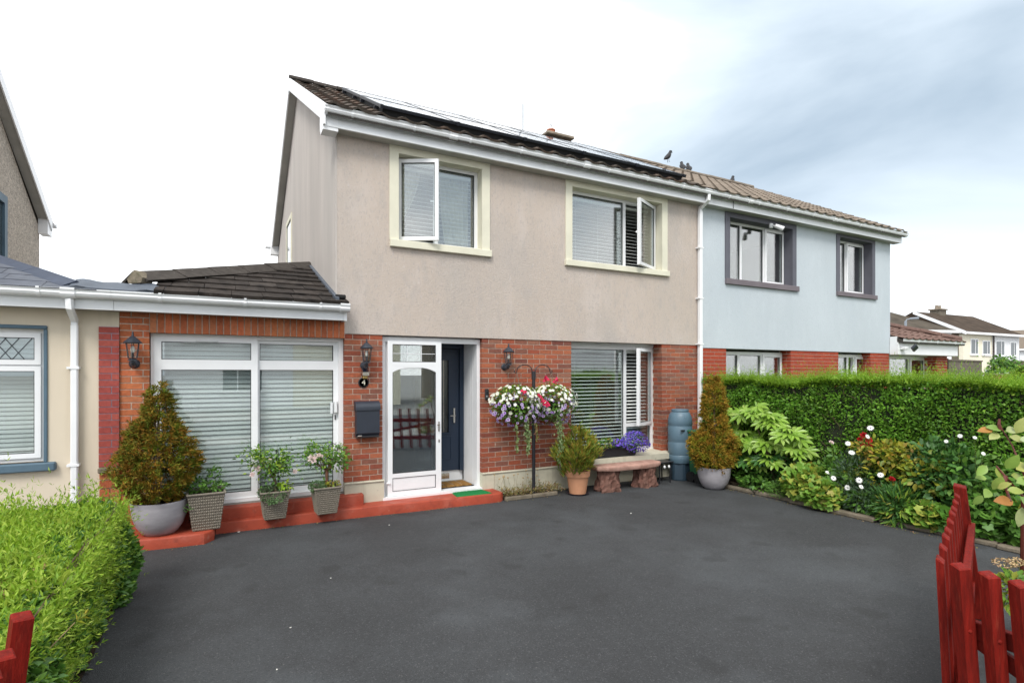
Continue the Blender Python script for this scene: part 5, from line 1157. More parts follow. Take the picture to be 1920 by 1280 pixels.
def stalks(parent, base, tips, m, r=.004, nm='stem', bow=.05):
    for tp in tips:
        bx, tx = Vector(base), Vector(tp); mid = (bx+tx)/2+Vector((random.uniform(-bow, bow), random.uniform(-bow, bow), bow*.5))
        b = MB(); b.tube([bx, mid, tx], [r, r*.8, r*.5], 5); b.build(nm, m, parent)
def rose_mesh(name, m, seed, r=.05):
    g = random.Random(seed); V = []; F = []
    for ring, (k, rad, zt, tilt) in enumerate(((3, .28, .55, .1), (5, .5, .48, .3), (6, .75, .38, .55), (7, 1.0, .25, .9))):
        for i in range(k):
            a = 2*math.pi*i/k+ring*.6+g.uniform(-.2, .2); w = 2*math.pi/k*.75; n0 = len(V)
            for (f, rr, z) in ((-.5, rad*.85, zt*.8), (0, rad, zt), (.5, rad*.85, zt*.8), (-.35, rad*.45, zt*.35), (.35, rad*.45, zt*.35), (0, rad*.1, 0)):
                V.append((r*rr*math.cos(a+f*w), r*rr*math.sin(a+f*w), r*z*1.3))
            F += [(n0+3, n0, n0+1), (n0+3, n0+1, n0+4), (n0+4, n0+1, n0+2), (n0+5, n0+3, n0+4)]
    return raw_mesh(name, V, F, m)
PINK = rose_mesh('rose_flower', 'rose_pink', 3, .062); REDR = rose_mesh('rose_flower', 'rose_red', 4, .075)
# small plants in the planters
t = thing('young_shrub', 'leafy dark green seedlings growing in the widest woven planter', 'plant', (-.155, 7.18, .54))
g = np.random.default_rng(21)
clump('f', np.concatenate([ell(150, (-.24, 7.16, .62), (.12, .12, .09), g), ell(120, (-.08, 7.22, .68), (.08, .09, .15), g), ell(80, (-.02, 7.14, .59), (.10, .08, .05), g)]), g.uniform(.03, .055, 350), 'leaf_mid', t)
stalks(t, (-.155, 7.18, .51), [(-.24, 7.16, .68), (-.08, 7.22, .80), (-.05, 7.2, .70), (-.3, 7.15, .62), (-.01, 7.14, .62)], 'stem_green')
def patio_rose(label, x, y, z, seed, lean, tall, pinks, barkm):
    t = thing('patio_rose', label, 'rose', (x, y, z), 'small standard roses in woven planters'); g = np.random.default_rng(seed); rr = random.Random(seed)
    b = MB(); hx = x+.05*lean; b.tube([(x+.02, y, z-.05), (x+.015, y, z+.10), (hx, y, z+.20)], [.018, .016, .022], 8); b.build('trunk', barkm, t)
    arms = []
    for k in range(9):
        a = k*2.4+seed; L = rr.uniform(.12, .26); tip = Vector((hx+L*math.cos(a)*1.15+lean*.06, y+L*math.sin(a)*.7, z+.24+rr.uniform(.08, tall)))
        b = MB(); b.tube([(hx, y, z+.19), (hx+L*.45*math.cos(a), y+L*.4*math.sin(a), z+.26), tip], [.009, .006, .003], 5); b.build('branch', barkm, t); arms.append(np.array(tip))
    pts = np.concatenate([a+g.normal(0, .055, (34, 3)) for a in arms]+[np.array([(hx, y, z+.30)])+g.normal(0, .07, (60, 3))])
    pts = np.concatenate([pts, pts+np.array([lean*.02, 0, -.03])+g.normal(0, .03, pts.shape)])
    clump('f', pts, g.uniform(.03, .055, len(pts)), 'leaf_geranium' if False else 'leaf_mid', t, OVAL6, .9, g)
    pts2 = pts[g.random(len(pts)) < .4]+g.normal(0, .02, (int((g.random(1)*0+1).sum())*1, 3))
    clump('f', pts2, g.uniform(.03, .05, len(pts2)), 'leaf_lime', t, OVAL6, .9, g, nm='young_foliage')
    for (px, py, pz, s) in pinks:
        o = link('flower', PINK, t, (px, py, pz), Euler((R(55), 0, R(rr.uniform(-40, 40))))); o.scale = (s, s, s)
    return t
patio_rose('small standard rose with pale pink blooms in the middle woven planter', .57, 7.26, .46, 31, -.4, .22, [(.37, 7.18, .76, .85), (.80, 7.2, .68, .55), (.33, 7.22, .68, .6), (.52, 7.2, .84, .4)], 'bark')
patio_rose('small standard rose with one large pink bloom in the planter by the pier', 1.165, 7.22, .46, 47, .3, .24, [(.99, 7.12, .83, 1.05), (1.07, 7.14, .87, .5), (1.10, 7.12, .86, .45)], 'rose_bark')
for (x, label, k) in ((.62, 'black looped stake standing behind the middle patio rose', 0), (1.27, 'thin black hoop stake standing behind the patio rose by the pier', 1)):
    b = MB()
    if k == 0:
        b.tube([(x, 7.32, .42), (x, 7.32, .93)], .006, 6); b.tube([(x-.02, 7.32, .80), (x-.022, 7.32, .95), (x, 7.32, .955)], .007, 6)
    else:
        pts = [(x-.055, 7.32, .42), (x-.055, 7.32, .93)]+[(x-.055*math.cos(q), 7.32, .93+.055*math.sin(q)) for q in [R(w_) for w_ in range(20, 180, 20)]]+[(x+.055, 7.32, .93), (x+.052, 7.32, .80)]
        b.tube(pts, .005, 6)
    tag(b.build('plant_stake', 'black_metal'), label, 'stake')
def sedum(label, c, r, n, seed, droop=0.):
    g = np.random.default_rng(seed); p = ell(n, c, r, g, .6); p[:, 2] -= droop*np.clip(c[1]-p[:, 1], 0, 1)**1.0*1.5
    t = thing('trailing_sedum', label, 'plant', c, 'low sedum cushions in the planters'); clump('f', p, g.uniform(.018, .03, n), 'leaf_sedum', t, OVAL, .7, g); return t
sedum('grey-green sedum cushion hanging over the front of the middle planter', (.55, 7.17, .47), (.17, .15, .075), 1100, 5, .45)
sedum('grey-green sedum cushion on the left of the planter by the pier', (1.06, 7.16, .48), (.11, .11, .07), 600, 6)
t = thing('strawberry_plant', 'bright green low leaves at the right of the middle planter', 'plant', (.69, 7.2, .47)); g = np.random.default_rng(77)
clump('f', ell(60, (.69, 7.2, .51), (.09, .10, .05), g), g.uniform(.04, .065, 60), 'leaf_lime', t, OVAL6, .9, g)
t = thing('strawberry_plant', 'yellowing low leaves at the foot of the rose by the pier', 'plant', (1.24, 7.18, .47)); g = np.random.default_rng(78)
clump('f', ell(70, (1.24, 7.16, .50), (.09, .08, .03), g), g.uniform(.03, .05, 70), 'leaf_yellow', t, OVAL6, .9, g)
b = MB(); b.tube([(-.40, 7.06, .40), (-.34, 7.02, .36), (-.30, 7.0, .41), (-.33, 7.0, .45), (-.37, 7.0, .42), (-.31, 6.99, .385), (-.27, 6.99, .40)], .004, 6)
tag(b.build('green_wire', 'leaf_mid'), 'loop of thin green wire beside the grey bowl and widest planter', 'wire')

# ------------------------------------------------------------------ hanging basket stand
PX, PY = 4.225, 7.24
t = thing('basket_stand', 'black metal post with two curled hooks in front of the brickwork', 'stand', (PX, PY, .05))
b = MB(); b.tube([(PX, PY, .03), (PX, PY, 1.86)], .026, 14); b.build('post', 'black_metal', t)
b = MB(); b.tube([(PX, PY, 1.80), (PX, PY, 1.92)], .034, 14); b.tube([(PX, PY, .27), (PX, PY, .285)], .0285, 14); b.build('collar', 'black_metal', t)
BX = [PX-.30, PX+.31]
for sg, bx in ((-1, BX[0]), (1, BX[1])):
    pts = [(PX+sg*.02, PY, 1.90)]
    for k in range(13):
        a = R(180*k/12); pts.append((PX+sg*(.03+.26*(1-math.cos(a))/2), PY, 1.93+.09*math.sin(a)))
    pts += [(PX+sg*.305, PY, 1.895), (PX+sg*.33, PY, 1.90), (PX+sg*.337, PY, 1.925), (PX+sg*.32, PY, 1.935)]
    b = MB(); b.tube(pts, .0075, 7); b.build('hook', 'black_metal', t)
def basket(label, x, y, z, seed, reds):
    g = np.random.default_rng(seed); t = thing('hanging_basket', label, 'hanging basket', (x, y, z), 'hanging baskets on the post')
    b = MB(); b.lathe([(.05, -.17), (.14, -.13), (.19, -.05), (.20, .03), (.19, .03), (.0, .0)], (x, y, z), 20); b.build('liner', 'twig', t)
    for k in range(3):
        a = 2.1*k+.5; b = MB(); b.tube([(x, y, z+.47), (x+.19*math.cos(a), y+.19*math.sin(a), z+.03)], .0035, 5); b.build('chain', 'kerb', t)
    pl = thing('petunias', 'mass of white and lilac petunias with leaves in the '+('left' if x < PX else 'right')+' hanging basket', 'flowers', (x, y, z), 'petunias in the hanging baskets')
    n = 1100; p = ell(n, (x, y, z), (.40, .30, .27), g, .55); clump('f', p, g.uniform(.03, .055, n), 'leaf_mid', pl, OVAL6, .8, g)
    p = ell(500, (x, y, z+.08), (.34, .28, .22), g, .7); clump('f', p, g.uniform(.03, .05, 500), 'leaf_lime', pl, OVAL6, .8, g, nm='young_foliage')
    def fl(n_, c, r, m, nm, lo, hi, eye=None):
        p = ell(n_, c, r, g, .93); p = p[p[:, 1] < y+.12]; o = unit(p-np.array([x, y, z])); nr = unit(o+np.array([0, -.35, .15])+g.normal(0, .22, p.shape))
        s = g.uniform(lo, hi, len(p)); leaf_obj(nm, flat_facing(p, nr, s, FLOWER), m, pl, 'stuff')
        if eye: leaf_obj('flower_eyes', flat_facing(p+nr*.004, nr, s*.36, FLOWER), eye, pl, 'stuff')
    side = 1 if x > PX else -1
    fl(250 if side > 0 else 150, (x+.02*side, y, z+.05), (.43, .33, .25), 'pet_white', 'white_flowers', .035, .068)
    fl(170, (x, y, z-.07), (.44, .33, .26), 'pet_lilac', 'lilac_flowers', .035, .066, 'pet_eye')
    if reds:
        p = np.array(reds)[:, :3]; q = np.repeat(p, 8, 0)+g.normal(0, .02, (len(p)*8, 3)); leaf_obj('red_flowers', flat_facing(q, unit(np.tile([0, -1, .3], (len(q), 1))+g.normal(0, .4, q.shape)), g.uniform(.035, .05, len(q)), FLOWER), 'pet_red', pl, 'stuff')
        stalks(pl, (x, y, z), [tuple(v) for v in p], 'stem_green', .003)
    return t
basket('left hanging basket on the black post, lilac petunias and red geraniums', BX[0], PY-.02, 1.42, 61, [(BX[0]-.02, 6.98, 1.62), (BX[0]+.22, 6.92, 1.55), (BX[0]+.28, 6.90, 1.47), (BX[0]+.33, 6.9, 1.42)])
basket('right hanging basket on the black post, crowded with cream-white petunias', BX[1], PY-.02, 1.42, 62, [(BX[1]-.22, 7.02, 1.80), (BX[1]-.06, 7.0, 1.78)])
def trail(label, x, y, z1, z0, w, n, seed, m='leaf_trail'):
    g = np.random.default_rng(seed); t = thing('trailing_ivy', label, 'trailing plant', (x, y, z0), 'ivy trailing from the hanging baskets')
    zz = z0+(z1-z0)*g.random(n)**.8; f = (zz-z0)/(z1-z0)
    p = np.stack([x+g.normal(0, 1, n)*w*(.35+.65*f)+.02*np.sin(zz*9), y+g.normal(0, .02, n), zz], 1)
    d = unit(np.stack([g.normal(0, .6, n), g.normal(-.3, .4, n), -np.ones(n)], 1)); nr = unit(np.stack([g.normal(0, .4, n), -np.ones(n), g.normal(.3, .3, n)], 1))
    leaf_obj('foliage', leaves(p, d, nr, g.uniform(.025, .045, n), OVAL6), m, t, 'stuff')
    for k in range(3):
        b = MB(); xx = x+(k-1)*w*.5; b.tube([(xx, y, z1), (xx+.01, y-.01, (z0+z1)/2), (x+(k-1)*w*.2, y, z0)], .0022, 4); b.build('vine', 'stem_green', t)
trail('long thick strand of pale ivy hanging from the right basket to the shrub', BX[1]+.02, 7.02, 1.36, .52, .045, 330, 71)
trail('strand of pale ivy hanging from the left basket beside the post', BX[0]+.06, 7.02, 1.25, .70, .035, 190, 72)
trail('thin sparse ivy strand at the far left of the left basket', BX[0]-.12, 7.02, 1.15, .72, .012, 36, 73)
trail('thin wispy ivy strand hanging just left of the black post', BX[0]+.23, 7.04, 1.15, .88, .012, 24, 74, 'leaf_straw')
# weed bed at the foot of the post
kb2 = thing('bed_kerb', 'short grey concrete kerb in front of the straggly weeds by the step', 'kerb', (4.2, 7.18, 0))
for i in range(2):
    b = MB(); b.bbox(3.70+i*.46, 3.70+(i+1)*.46-.008, 7.15, 7.21, 0, .062, .012); b.build('kerb_stone', 'kerb', kb2)
b = MB(); b.box(3.70, 4.62, 7.211, 7.48, 0, .045); tag(b.build('bed_soil', 'soil'), kind='structure')
g = np.random.default_rng(90); n = 900
p = np.stack([g.uniform(3.72, 4.75, n), g.uniform(7.17, 7.47, n), np.abs(g.normal(.05, .035, n))+.04], 1)
d = unit(np.stack([g.normal(0, .6, n), g.normal(-.2, .6, n), g.uniform(.2, 1, n)], 1))
leaf_obj('ground_weeds', leaves(p, d, rand_unit(n), g.uniform(.03, .06, n), LANCE), 'leaf_straw', None); o = bpy.data.objects['ground_weeds']
tag(o, 'dry straw-coloured weeds and stonecrop in the little bed by the step', 'weeds', kind='stuff')
t = thing('dry_flower_stalks', 'thin dry flower stalks standing against the cream plinth', 'stalks', (4.1, 7.38, .05))
for k in range(16):
    x = 3.62+k*.055+random.uniform(-.03, .03); h = random.uniform(.16, .36); b = MB(); q = (x+random.uniform(-.05, .05), 7.40+random.uniform(-.06, .04), .05+h)
    b.tube([(x+.02, 7.38, .04), ((x+q[0])/2, 7.39, .05+h*.55), q], .0016, 4); b.build('stalk', 'leaf_straw', t)
    b = MB(); b.lathe([(0, -.012), (.014, -.004), (.016, .006), (0, .012)], q, 7); b.build('seed_head', 'seed_head', t)
# window box
t = thing('window_box', 'black window box trough standing on the cream sill', 'window box', (5.84, 7.36, .48))
b = MB(); b.prism([(7.31, .486), (7.44, .488), (7.46, .625), (7.29, .625)], 'x', 5.40, 6.30); b.build('trough', 'trough', t)
b = MB(); b.bbox(5.385, 6.315, 7.28, 7.47, .622, .638, .004); b.build('rim', 'trough', t)
g = np.random.default_rng(91)
t = thing('pansies', 'yellow and wine pansies with green leaves in the window box', 'flowers', (5.7, 7.37, .62))
n = 420; p = ell(n, (5.75, 7.37, .70), (.36, .11, .09), g, .4); clump('f', p, g.uniform(.03, .05, n), 'leaf_mid', t, OVAL6, .8, g)
n = 150; p = ell(n, (5.66, 7.34, .73), (.30, .10, .08), g, .8); clump('f', p, g.uniform(.03, .045, n), 'leaf_yellow', t, OVAL6, .8, g, nm='yellow_flowers')
n = 26; p = ell(n, (5.88, 7.28, .73), (.14, .05, .06), g, .8); leaf_obj('violet_flowers', flat_facing(p, unit(np.tile([0, -1, .3], (n, 1))+g.normal(0, .3, (n, 3))), g.uniform(.035, .05, n), FLOWER), 'pet_blue', t, 'stuff')
t = thing('lobelia', 'vivid violet-blue lobelia spilling from the right end of the window box', 'flowers', (6.25, 7.33, .6))
n = 500; p = ell(n, (6.22, 7.32, .70), (.27, .14, .16), g, .4); clump('f', p, g.uniform(.025, .045, n), 'leaf_mid', t, OVAL, .8, g)
n = 900; p = ell(n, (6.28, 7.29, .72), (.30, .16, .19), g, .75); p[:, 2] -= np.clip(p[:, 0]-6.35, 0, 1)*.3
leaf_obj('blue_flowers', flat_facing(p, unit(unit(p-np.array([6.25, 7.35, .65]))+g.normal(0, .35, (n, 3))), g.uniform(.016, .030, n), FLOWER), 'pet_blue', t, 'stuff')
# ------------------------------------------------------------------ hedges
def hedge(name, label, x0, x1, y0, y1, h, n_side, n_top, size, m_side, m_top, seed, n_shoot, shoot_len, shoot_leaf, faces=('l', 't', 'f', 'b', 'r'), bulge=.07, topn=.05, tplS=OVAL, shoot_m=None, edge=.10, hfun=None):
    g = np.random.default_rng(seed); t = thing(name, label, 'hedge', ((x0+x1)/2, (y0+y1)/2, 0))
    ph = g.random(8)*6.28
    def bump(u, v): return (np.sin(u*2.3+ph[0])+np.sin(u*5.1+v*3+ph[1])*.7+np.sin(v*6+u*1.3+ph[2])*.6+np.sin(u*11+ph[3])*np.sin(v*9+ph[4])*.6)/2.6
    hf = hfun or (lambda x, y: np.full_like(x, h))
    def side(which, n):
        if which in 'lr': u = g.uniform(y0, y1, n); z = h*g.random(n)**.9; b_ = bump(u, z)*bulge; x = (x0-b_ if which == 'l' else x1+b_)
        else: u = g.uniform(x0, x1, n); z = h*g.random(n)**.9; b_ = bump(u+7, z)*bulge; x = None
        dep = np.abs(g.normal(0, .05, n)); nv = np.zeros((n, 3)); up = np.clip((z/h-.8)/.2, 0, 1)*edge
        if which == 'l': p = np.stack([x+dep+up, u, z], 1); nv[:, 0] = -1
        if which == 'r': p = np.stack([x-dep-up, u, z], 1); nv[:, 0] = 1
        if which == 'f': p = np.stack([u, y0-b_+dep+up, z], 1); nv[:, 1] = -1
        if which == 'b': p = np.stack([u, y1+b_-dep-up, z], 1); nv[:, 1] = 1
        zz = hf(p[:, 0], p[:, 1])/h; p[:, 2] *= zz
        return p, nv
    P, NV = [], []
    tot = {'l': y1-y0, 'r': y1-y0, 'f': x1-x0, 'b': x1-x0}; s = sum(tot[f] for f in faces if f in tot)
    for f in faces:
        if f in tot: p, nv = side(f, int(n_side*tot[f]/s)); P.append(p); NV.append(nv)
    P = np.concatenate(P); NV = np.concatenate(NV); n = len(P)
    d = unit(NV*.7+np.array([0, 0, .35])+g.normal(0, .6, (n, 3))); nr = unit(NV+np.array([0, 0, .7])+g.normal(0, .55, (n, 3)))
    gap = (np.sin(P[:, 1]*5.3+P[:, 2]*3+ph[5])+np.sin(P[:, 2]*8.1-P[:, 1]*2.2+ph[6])+np.sin(P[:, 1]*13+P[:, 2]*11+ph[7])*.8 > 1.45) & (g.random(n) < .5)
    P, d, nr = P[~gap], d[~gap], nr[~gap]; n = len(P)
    leaf_obj('foliage', leaves(P, d, nr, size*g.uniform(.55, 1.45, n), tplS), m_side, t, 'stuff')
    st = MB(); rr_ = random.Random(seed)
    for _ in range(170):
        yy, zz = rr_.uniform(y0+.1, y1-.1), rr_.uniform(.1, h*.9); xs_ = x0 if 'l' in faces else x1; sg = 1 if 'l' in faces else -1
        st.tube([(xs_+sg*.10, yy, zz-.08), (xs_+sg*.05, yy+rr_.uniform(-.06, .06), zz), (xs_-sg*rr_.uniform(-.02, .03), yy+rr_.uniform(-.12, .12), zz+rr_.uniform(.04, .14))], [.005, .004, .002], 4)
    st.build('twigs', 'bark', t, kind='stuff')
    n = n_top; x = g.uniform(x0, x1, n); y = g.uniform(y0, y1, n); z = hf(x, y)+bump(x*1.5, y)*topn-np.abs(g.normal(0, .04, n))
    P = np.stack([x, y, z], 1); d = unit(np.array([0, 0, .55])+g.normal(0, .7, (n, 3))); nr = unit(np.array([0, 0, 1.])+g.normal(0, .5, (n, 3)))
    leaf_obj('top_foliage', leaves(P, d, nr, size*g.uniform(.8, 1.5, n), tplS), m_top, t, 'stuff')
    n = n_shoot; x = g.uniform(x0-.03, x1+.03, n); y = g.uniform(y0, y1, n); z = hf(x, y)+bump(x*1.5, y)*topn-.04
    base = np.stack([x, y, z], 1); d = np.array([0, 0, 1.])+g.normal(0, .33, (n, 3)); L = shoot_len*g.gamma(3, .33, n)
    leaf_obj('new_shoots', shoots(base, d, L, 4, shoot_leaf), shoot_m or m_top, t, 'stuff')
    c = MB(); q = .09; c.box(x0+q, x1-q, y0+q, y1-q, 0, float(np.min(hf(np.array([x0, x1, x0, x1]), np.array([y0, y0, y1, y1]))))-q); c.build('shade_core', 'twig', t)  # solid box; the hedge's inner shade is put into its dark colour
    g2 = random.Random(seed); 
    return t
hedge('privet_hedge', 'long clipped dark green privet hedge with bright new tips between the two front gardens', 7.97, 8.85, 1.7, 7.38, 1.78, 60000, 20000, .042, 'leaf_hedge', 'leaf_hedge_new', 101, 7500, .125, .042, faces=('l', 'f', 'b'), bulge=.10, topn=.05, hfun=lambda x, y: 1.77+.025*np.sin(y*1.7+.5)+.02*np.sin(y*4.1))
def lowh(x, y): return .77+.06*np.clip((y-3.0)/3, 0, 1)-.10*np.clip((-x-1.0)/.8, 0, 1)-.05*np.clip((x+1.0)/.25, 0, 1)
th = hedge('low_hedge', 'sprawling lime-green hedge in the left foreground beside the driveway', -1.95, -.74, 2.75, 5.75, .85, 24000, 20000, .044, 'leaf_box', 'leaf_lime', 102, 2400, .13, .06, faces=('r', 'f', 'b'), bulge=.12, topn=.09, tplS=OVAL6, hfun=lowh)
g = np.random.default_rng(103)
n = 800; y = g.uniform(2.8, 5.75, n); z = g.uniform(.30, .88, n)*lowh(np.full(n, -.8), y)/.85
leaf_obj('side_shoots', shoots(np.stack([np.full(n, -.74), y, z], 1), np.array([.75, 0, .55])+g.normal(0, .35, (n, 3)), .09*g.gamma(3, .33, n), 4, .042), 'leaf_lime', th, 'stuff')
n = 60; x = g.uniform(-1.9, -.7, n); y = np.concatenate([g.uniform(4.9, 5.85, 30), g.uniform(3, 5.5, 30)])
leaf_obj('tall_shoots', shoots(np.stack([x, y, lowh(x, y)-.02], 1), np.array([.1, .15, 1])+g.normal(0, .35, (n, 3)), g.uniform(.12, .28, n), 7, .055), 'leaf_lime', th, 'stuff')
n = 900; x = g.uniform(-1.9, -.85, n); y = g.uniform(2.8, 4.2, n); k = (np.sin(x*6)+np.sin(y*5+1)+g.normal(0, .5, n)) > 1.0
x, y = x[k], y[k]; n = len(x)
leaf_obj('dry_leaves', leaves(np.stack([x, y, lowh(x, y)+.0], 1), unit(g.normal(size=(n, 3))), unit(np.array([0, 0, 1.])+g.normal(0, .5, (n, 3))), g.uniform(.03, .05, n), OVAL6), 'leaf_dry', th, 'stuff')
for (p0, p1, p2) in (((-.86, 2.95, .55), (-.74, 3.12, .60), (-.62, 3.30, .70)),):
    b = MB(); b.tube([p0, p1, p2], [.005, .004, .002], 5); b.build('twig', 'leaf_straw', th)
    pts = np.array([p1, p2, p2]); leaf_obj('twig_leaves', shoots(pts, np.array(p2)-np.array(p0)+g.normal(0, .05, (3, 3)), np.array([.07, .05, .06]), 3, .05), 'leaf_yellow', th, 'stuff')

# ------------------------------------------------------------------ flower border
def fatsia():
    t = thing('fatsia', 'fatsia bush with big glossy light green hand-shaped leaves beside the potted conifer', 'shrub', (7.78, 5.85, .08))
    def palmate(name, m, lobes=8):
        V = []; F = []
        for k in range(lobes):
            a = R(-118+236*k/(lobes-1)); L = 1.0-.30*abs(k-(lobes-1)/2)/((lobes-1)/2); c, s = math.sin(a), math.cos(a)
            n0 = len(V)
            for (f, w, zz) in ((.06, .03, 0), (.30, .085, .03), (.62, .145, .035), (.82, .10, .0), (1.0, 0, -.07)):
                for sg in ((1, -1) if w else (0,)):
                    x, y = f*L*c+sg*w*s, f*L*s-sg*w*c; V.append((x*.5, y*.5, zz*.5-.10*f*f*.5+(.0 if sg else 0)))
            # midrib vertices lower to fold the lobe
            n1 = len(V)
            for (f, zz) in ((.06, 0), (.30, -.005), (.62, -.012), (.82, -.025)): V.append((f*L*c*.5, f*L*s*.5, zz-.05*f*f))
            for i in range(3):
                F += [(n0+2*i, n0+2*i+2, n1+i+1, n1+i), (n1+i, n1+i+1, n0+2*i+3, n0+2*i+1)]
            F += [(n0+6, n0+8, n1+3), (n1+3, n0+8, n0+7)]
        V.append((0, 0, 0)); 
        return raw_mesh(name, V, F, m)
    ml = [palmate('leaf', 'leaf_fatsia', 8), palmate('leaf', 'leaf_fatsia', 7)]; mo = palmate('leaf', 'leaf_fatsia_old', 8)
    heads = [((7.68, 6.42, 1.10), 12), ((7.74, 6.08, 1.16), 12), ((7.72, 5.75, 1.05), 10), ((7.66, 5.78, .70), 11), ((7.60, 6.20, .74), 10), ((7.70, 5.42, .86), 9), ((7.72, 5.30, .62), 9), ((7.62, 6.30, .40), 10), ((7.66, 5.95, .38), 10), ((7.60, 5.70, .45), 8)]
    rr = random.Random(12)
    for hi, (c, n) in enumerate(heads):
        b = MB(); b.tube([(7.85, 5.75, .05), ((7.85+c[0])/2+.05, (5.75+c[1])/2, c[2]*.5), c], [.016, .013, .009], 6); b.build('stem', 'bark', t)
        for k in range(n):
            a = k*2.4+hi; e = .15+.75*(k/n); L = rr.uniform(.10, .20)+.06*(k/n)
            d = Vector((math.cos(a)*e, math.sin(a)*e, 1.05-e)).normalized(); d = (d+Vector((-.35, -.25, 0))).normalized()
            p = Vector(c)+d*L
            b = MB(); b.tube([c, Vector(c)+d*L*.6+Vector((0, 0, .01)), p], [.004, .0035, .003], 5); b.build('petiole', 'stem_green', t)
            yax = Vector((d.x-.1, d.y-.1, d.z*.25-.25-.35*(k/n))).normalized(); zz = Vector((-.75, -.55, .75)); xax = yax.cross(zz).normalized(); zax = xax.cross(yax)
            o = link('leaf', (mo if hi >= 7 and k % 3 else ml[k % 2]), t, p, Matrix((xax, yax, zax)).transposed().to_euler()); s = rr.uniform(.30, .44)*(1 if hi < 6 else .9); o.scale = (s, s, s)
fatsia()
def bush(name, label, cat, blobs, seed, tpl=OVAL6, group=None, base=None, nst=6):
    g = np.random.default_rng(seed); c0 = blobs[0][0]; t = thing(name, label, cat, (c0[0], c0[1], .08), group)
    by = {}
    for (c, r, n, sz, m) in blobs: by.setdefault(m, []).append((c, r, n, sz))
    for m, L in by.items():
        parts = []
        for (c, r, n, sz) in L:
            p = ell(n, c, r, g, .45); p[:, 2] = np.maximum(p[:, 2], .06); out = unit(p-np.array(c))
            parts.append(leaves(p, unit(out+g.normal(0, .5, (n, 3))), unit(out*.5+np.array([-.2, -.2, .8])+g.normal(0, .35, (n, 3))), sz*g.uniform(.7, 1.3, n), tpl))
        leaf_obj('foliage', join(parts), m, t, 'stuff')
    tips = [(c[0]+g.normal(0, r[0]*.5), c[1]+g.normal(0, r[1]*.5), c[2]+r[2]*.5) for (c, r, n, sz, m) in blobs for _ in range(max(1, nst//len(blobs)))]
    stalks(t, base or (c0[0], c0[1], .05), tips, 'stem_green', .005)
    return t
def flowers(t, mesh, pts, smin, smax, seed, face=(-.6, -.7, .5), nm='flower', stem=True, base=None):
    rr = random.Random(seed)
    for p in pts:
        f = Vector(face)+Vector((rr.uniform(-.4, .4), rr.uniform(-.4, .4), rr.uniform(-.2, .4))); o = link(nm, mesh, t, p, f.to_track_quat('Z', 'Y').to_euler()); s = rr.uniform(smin, smax); o.scale = (s, s, s)
        if stem:
            bs = base or (p[0]+.05, p[1]+.04, .08); stalks(t, bs, [tuple(Vector(p)-f.normalized()*.01)], 'stem_green', .003)
def daisy_mesh():
    V = []; F = []; n = 11
    for k in range(n):
        a = 2*math.pi*k/n; c, s = math.cos(a), math.sin(a); w = .085; n0 = len(V)
        for (r, ww, z) in ((.07, .035, 0), (.34, w*1.25, .03), (.5, .05, -.02)):
            V += [(r*c-ww*s, r*s+ww*c, z), (r*c+ww*s, r*s-ww*c, z)]
        F += [(n0, n0+1, n0+3, n0+2), (n0+2, n0+3, n0+5, n0+4)]
    me = raw_mesh('flower', V, F, 'daisy_white'); me.materials.append(MAT['daisy_eye'])
    import bmesh as bm_; b = bm_.new(); b.from_mesh(me); cv = [b.verts.new((.10*math.cos(2*math.pi*k/8), .10*math.sin(2*math.pi*k/8), .02)) for k in range(8)]; top = b.verts.new((0, 0, .06))
    for k in range(8): f = b.faces.new((cv[k], cv[(k+1) % 8], top)); f.material_index = 1
    b.to_mesh(me); b.free(); return me
DAISY = daisy_mesh()
def xp(u, v, X):                                   # helper: a point on the vertical plane X seen along a given line of sight
    s, c = .46947, .88295; a = (u-960)/1025; k = X/(s+a*c); return (X, k*(c-a*s), 1.895+(699-v)/1025*k)
# low feathery green tuft by the kerb
bush('cotton_lavender', 'low feathery green tuft overhanging the kerb below the fatsia', 'plant', [((7.46, 5.36, .13), (.20, .24, .15), 1500, .035, 'leaf_mid')], 201, NEEDLE)
bush('geranium', 'spreading yellow-green geranium with lobed leaves spilling over the kerb', 'plant',
     [((7.45, 4.98, .30), (.30, .34, .28), 560, .095, 'leaf_geranium'), ((7.34, 4.66, .22), (.24, .30, .22), 420, .09, 'leaf_geranium'), ((7.58, 5.06, .42), (.2, .24, .18), 140, .075, 'leaf_yellow'), ((7.55, 4.6, .35), (.2, .25, .2), 160, .08, 'leaf_mid')], 202, GERA)
ds = bush('osteospermum', 'white daisy bush with dark-eyed flowers and grey-green leaves in the border', 'plant',
     [((7.62, 4.42, .42), (.20, .24, .40), 900, .07, 'leaf_grey'), ((7.50, 4.22, .25), (.20, .30, .22), 700, .065, 'leaf_grey'), ((7.60, 3.95, .28), (.22, .3, .22), 500, .06, 'leaf_dark')], 203, LANCE)
flowers(ds, DAISY, [xp(u, v, X) for (u, v, X) in ((1597, 848, 7.5), (1590, 831, 7.55), (1552, 885, 7.45), (1563, 896, 7.4), (1611, 900, 7.4), (1615, 912, 7.38), (1589, 914, 7.4), (1553, 940, 7.36), (1651, 890, 7.45), (1632, 802, 7.6), (1627, 818, 7.58))], .062, .082, 5)
b_ = [xp(u, v, X) for (u, v, X) in ((1637, 968, 7.36),)]
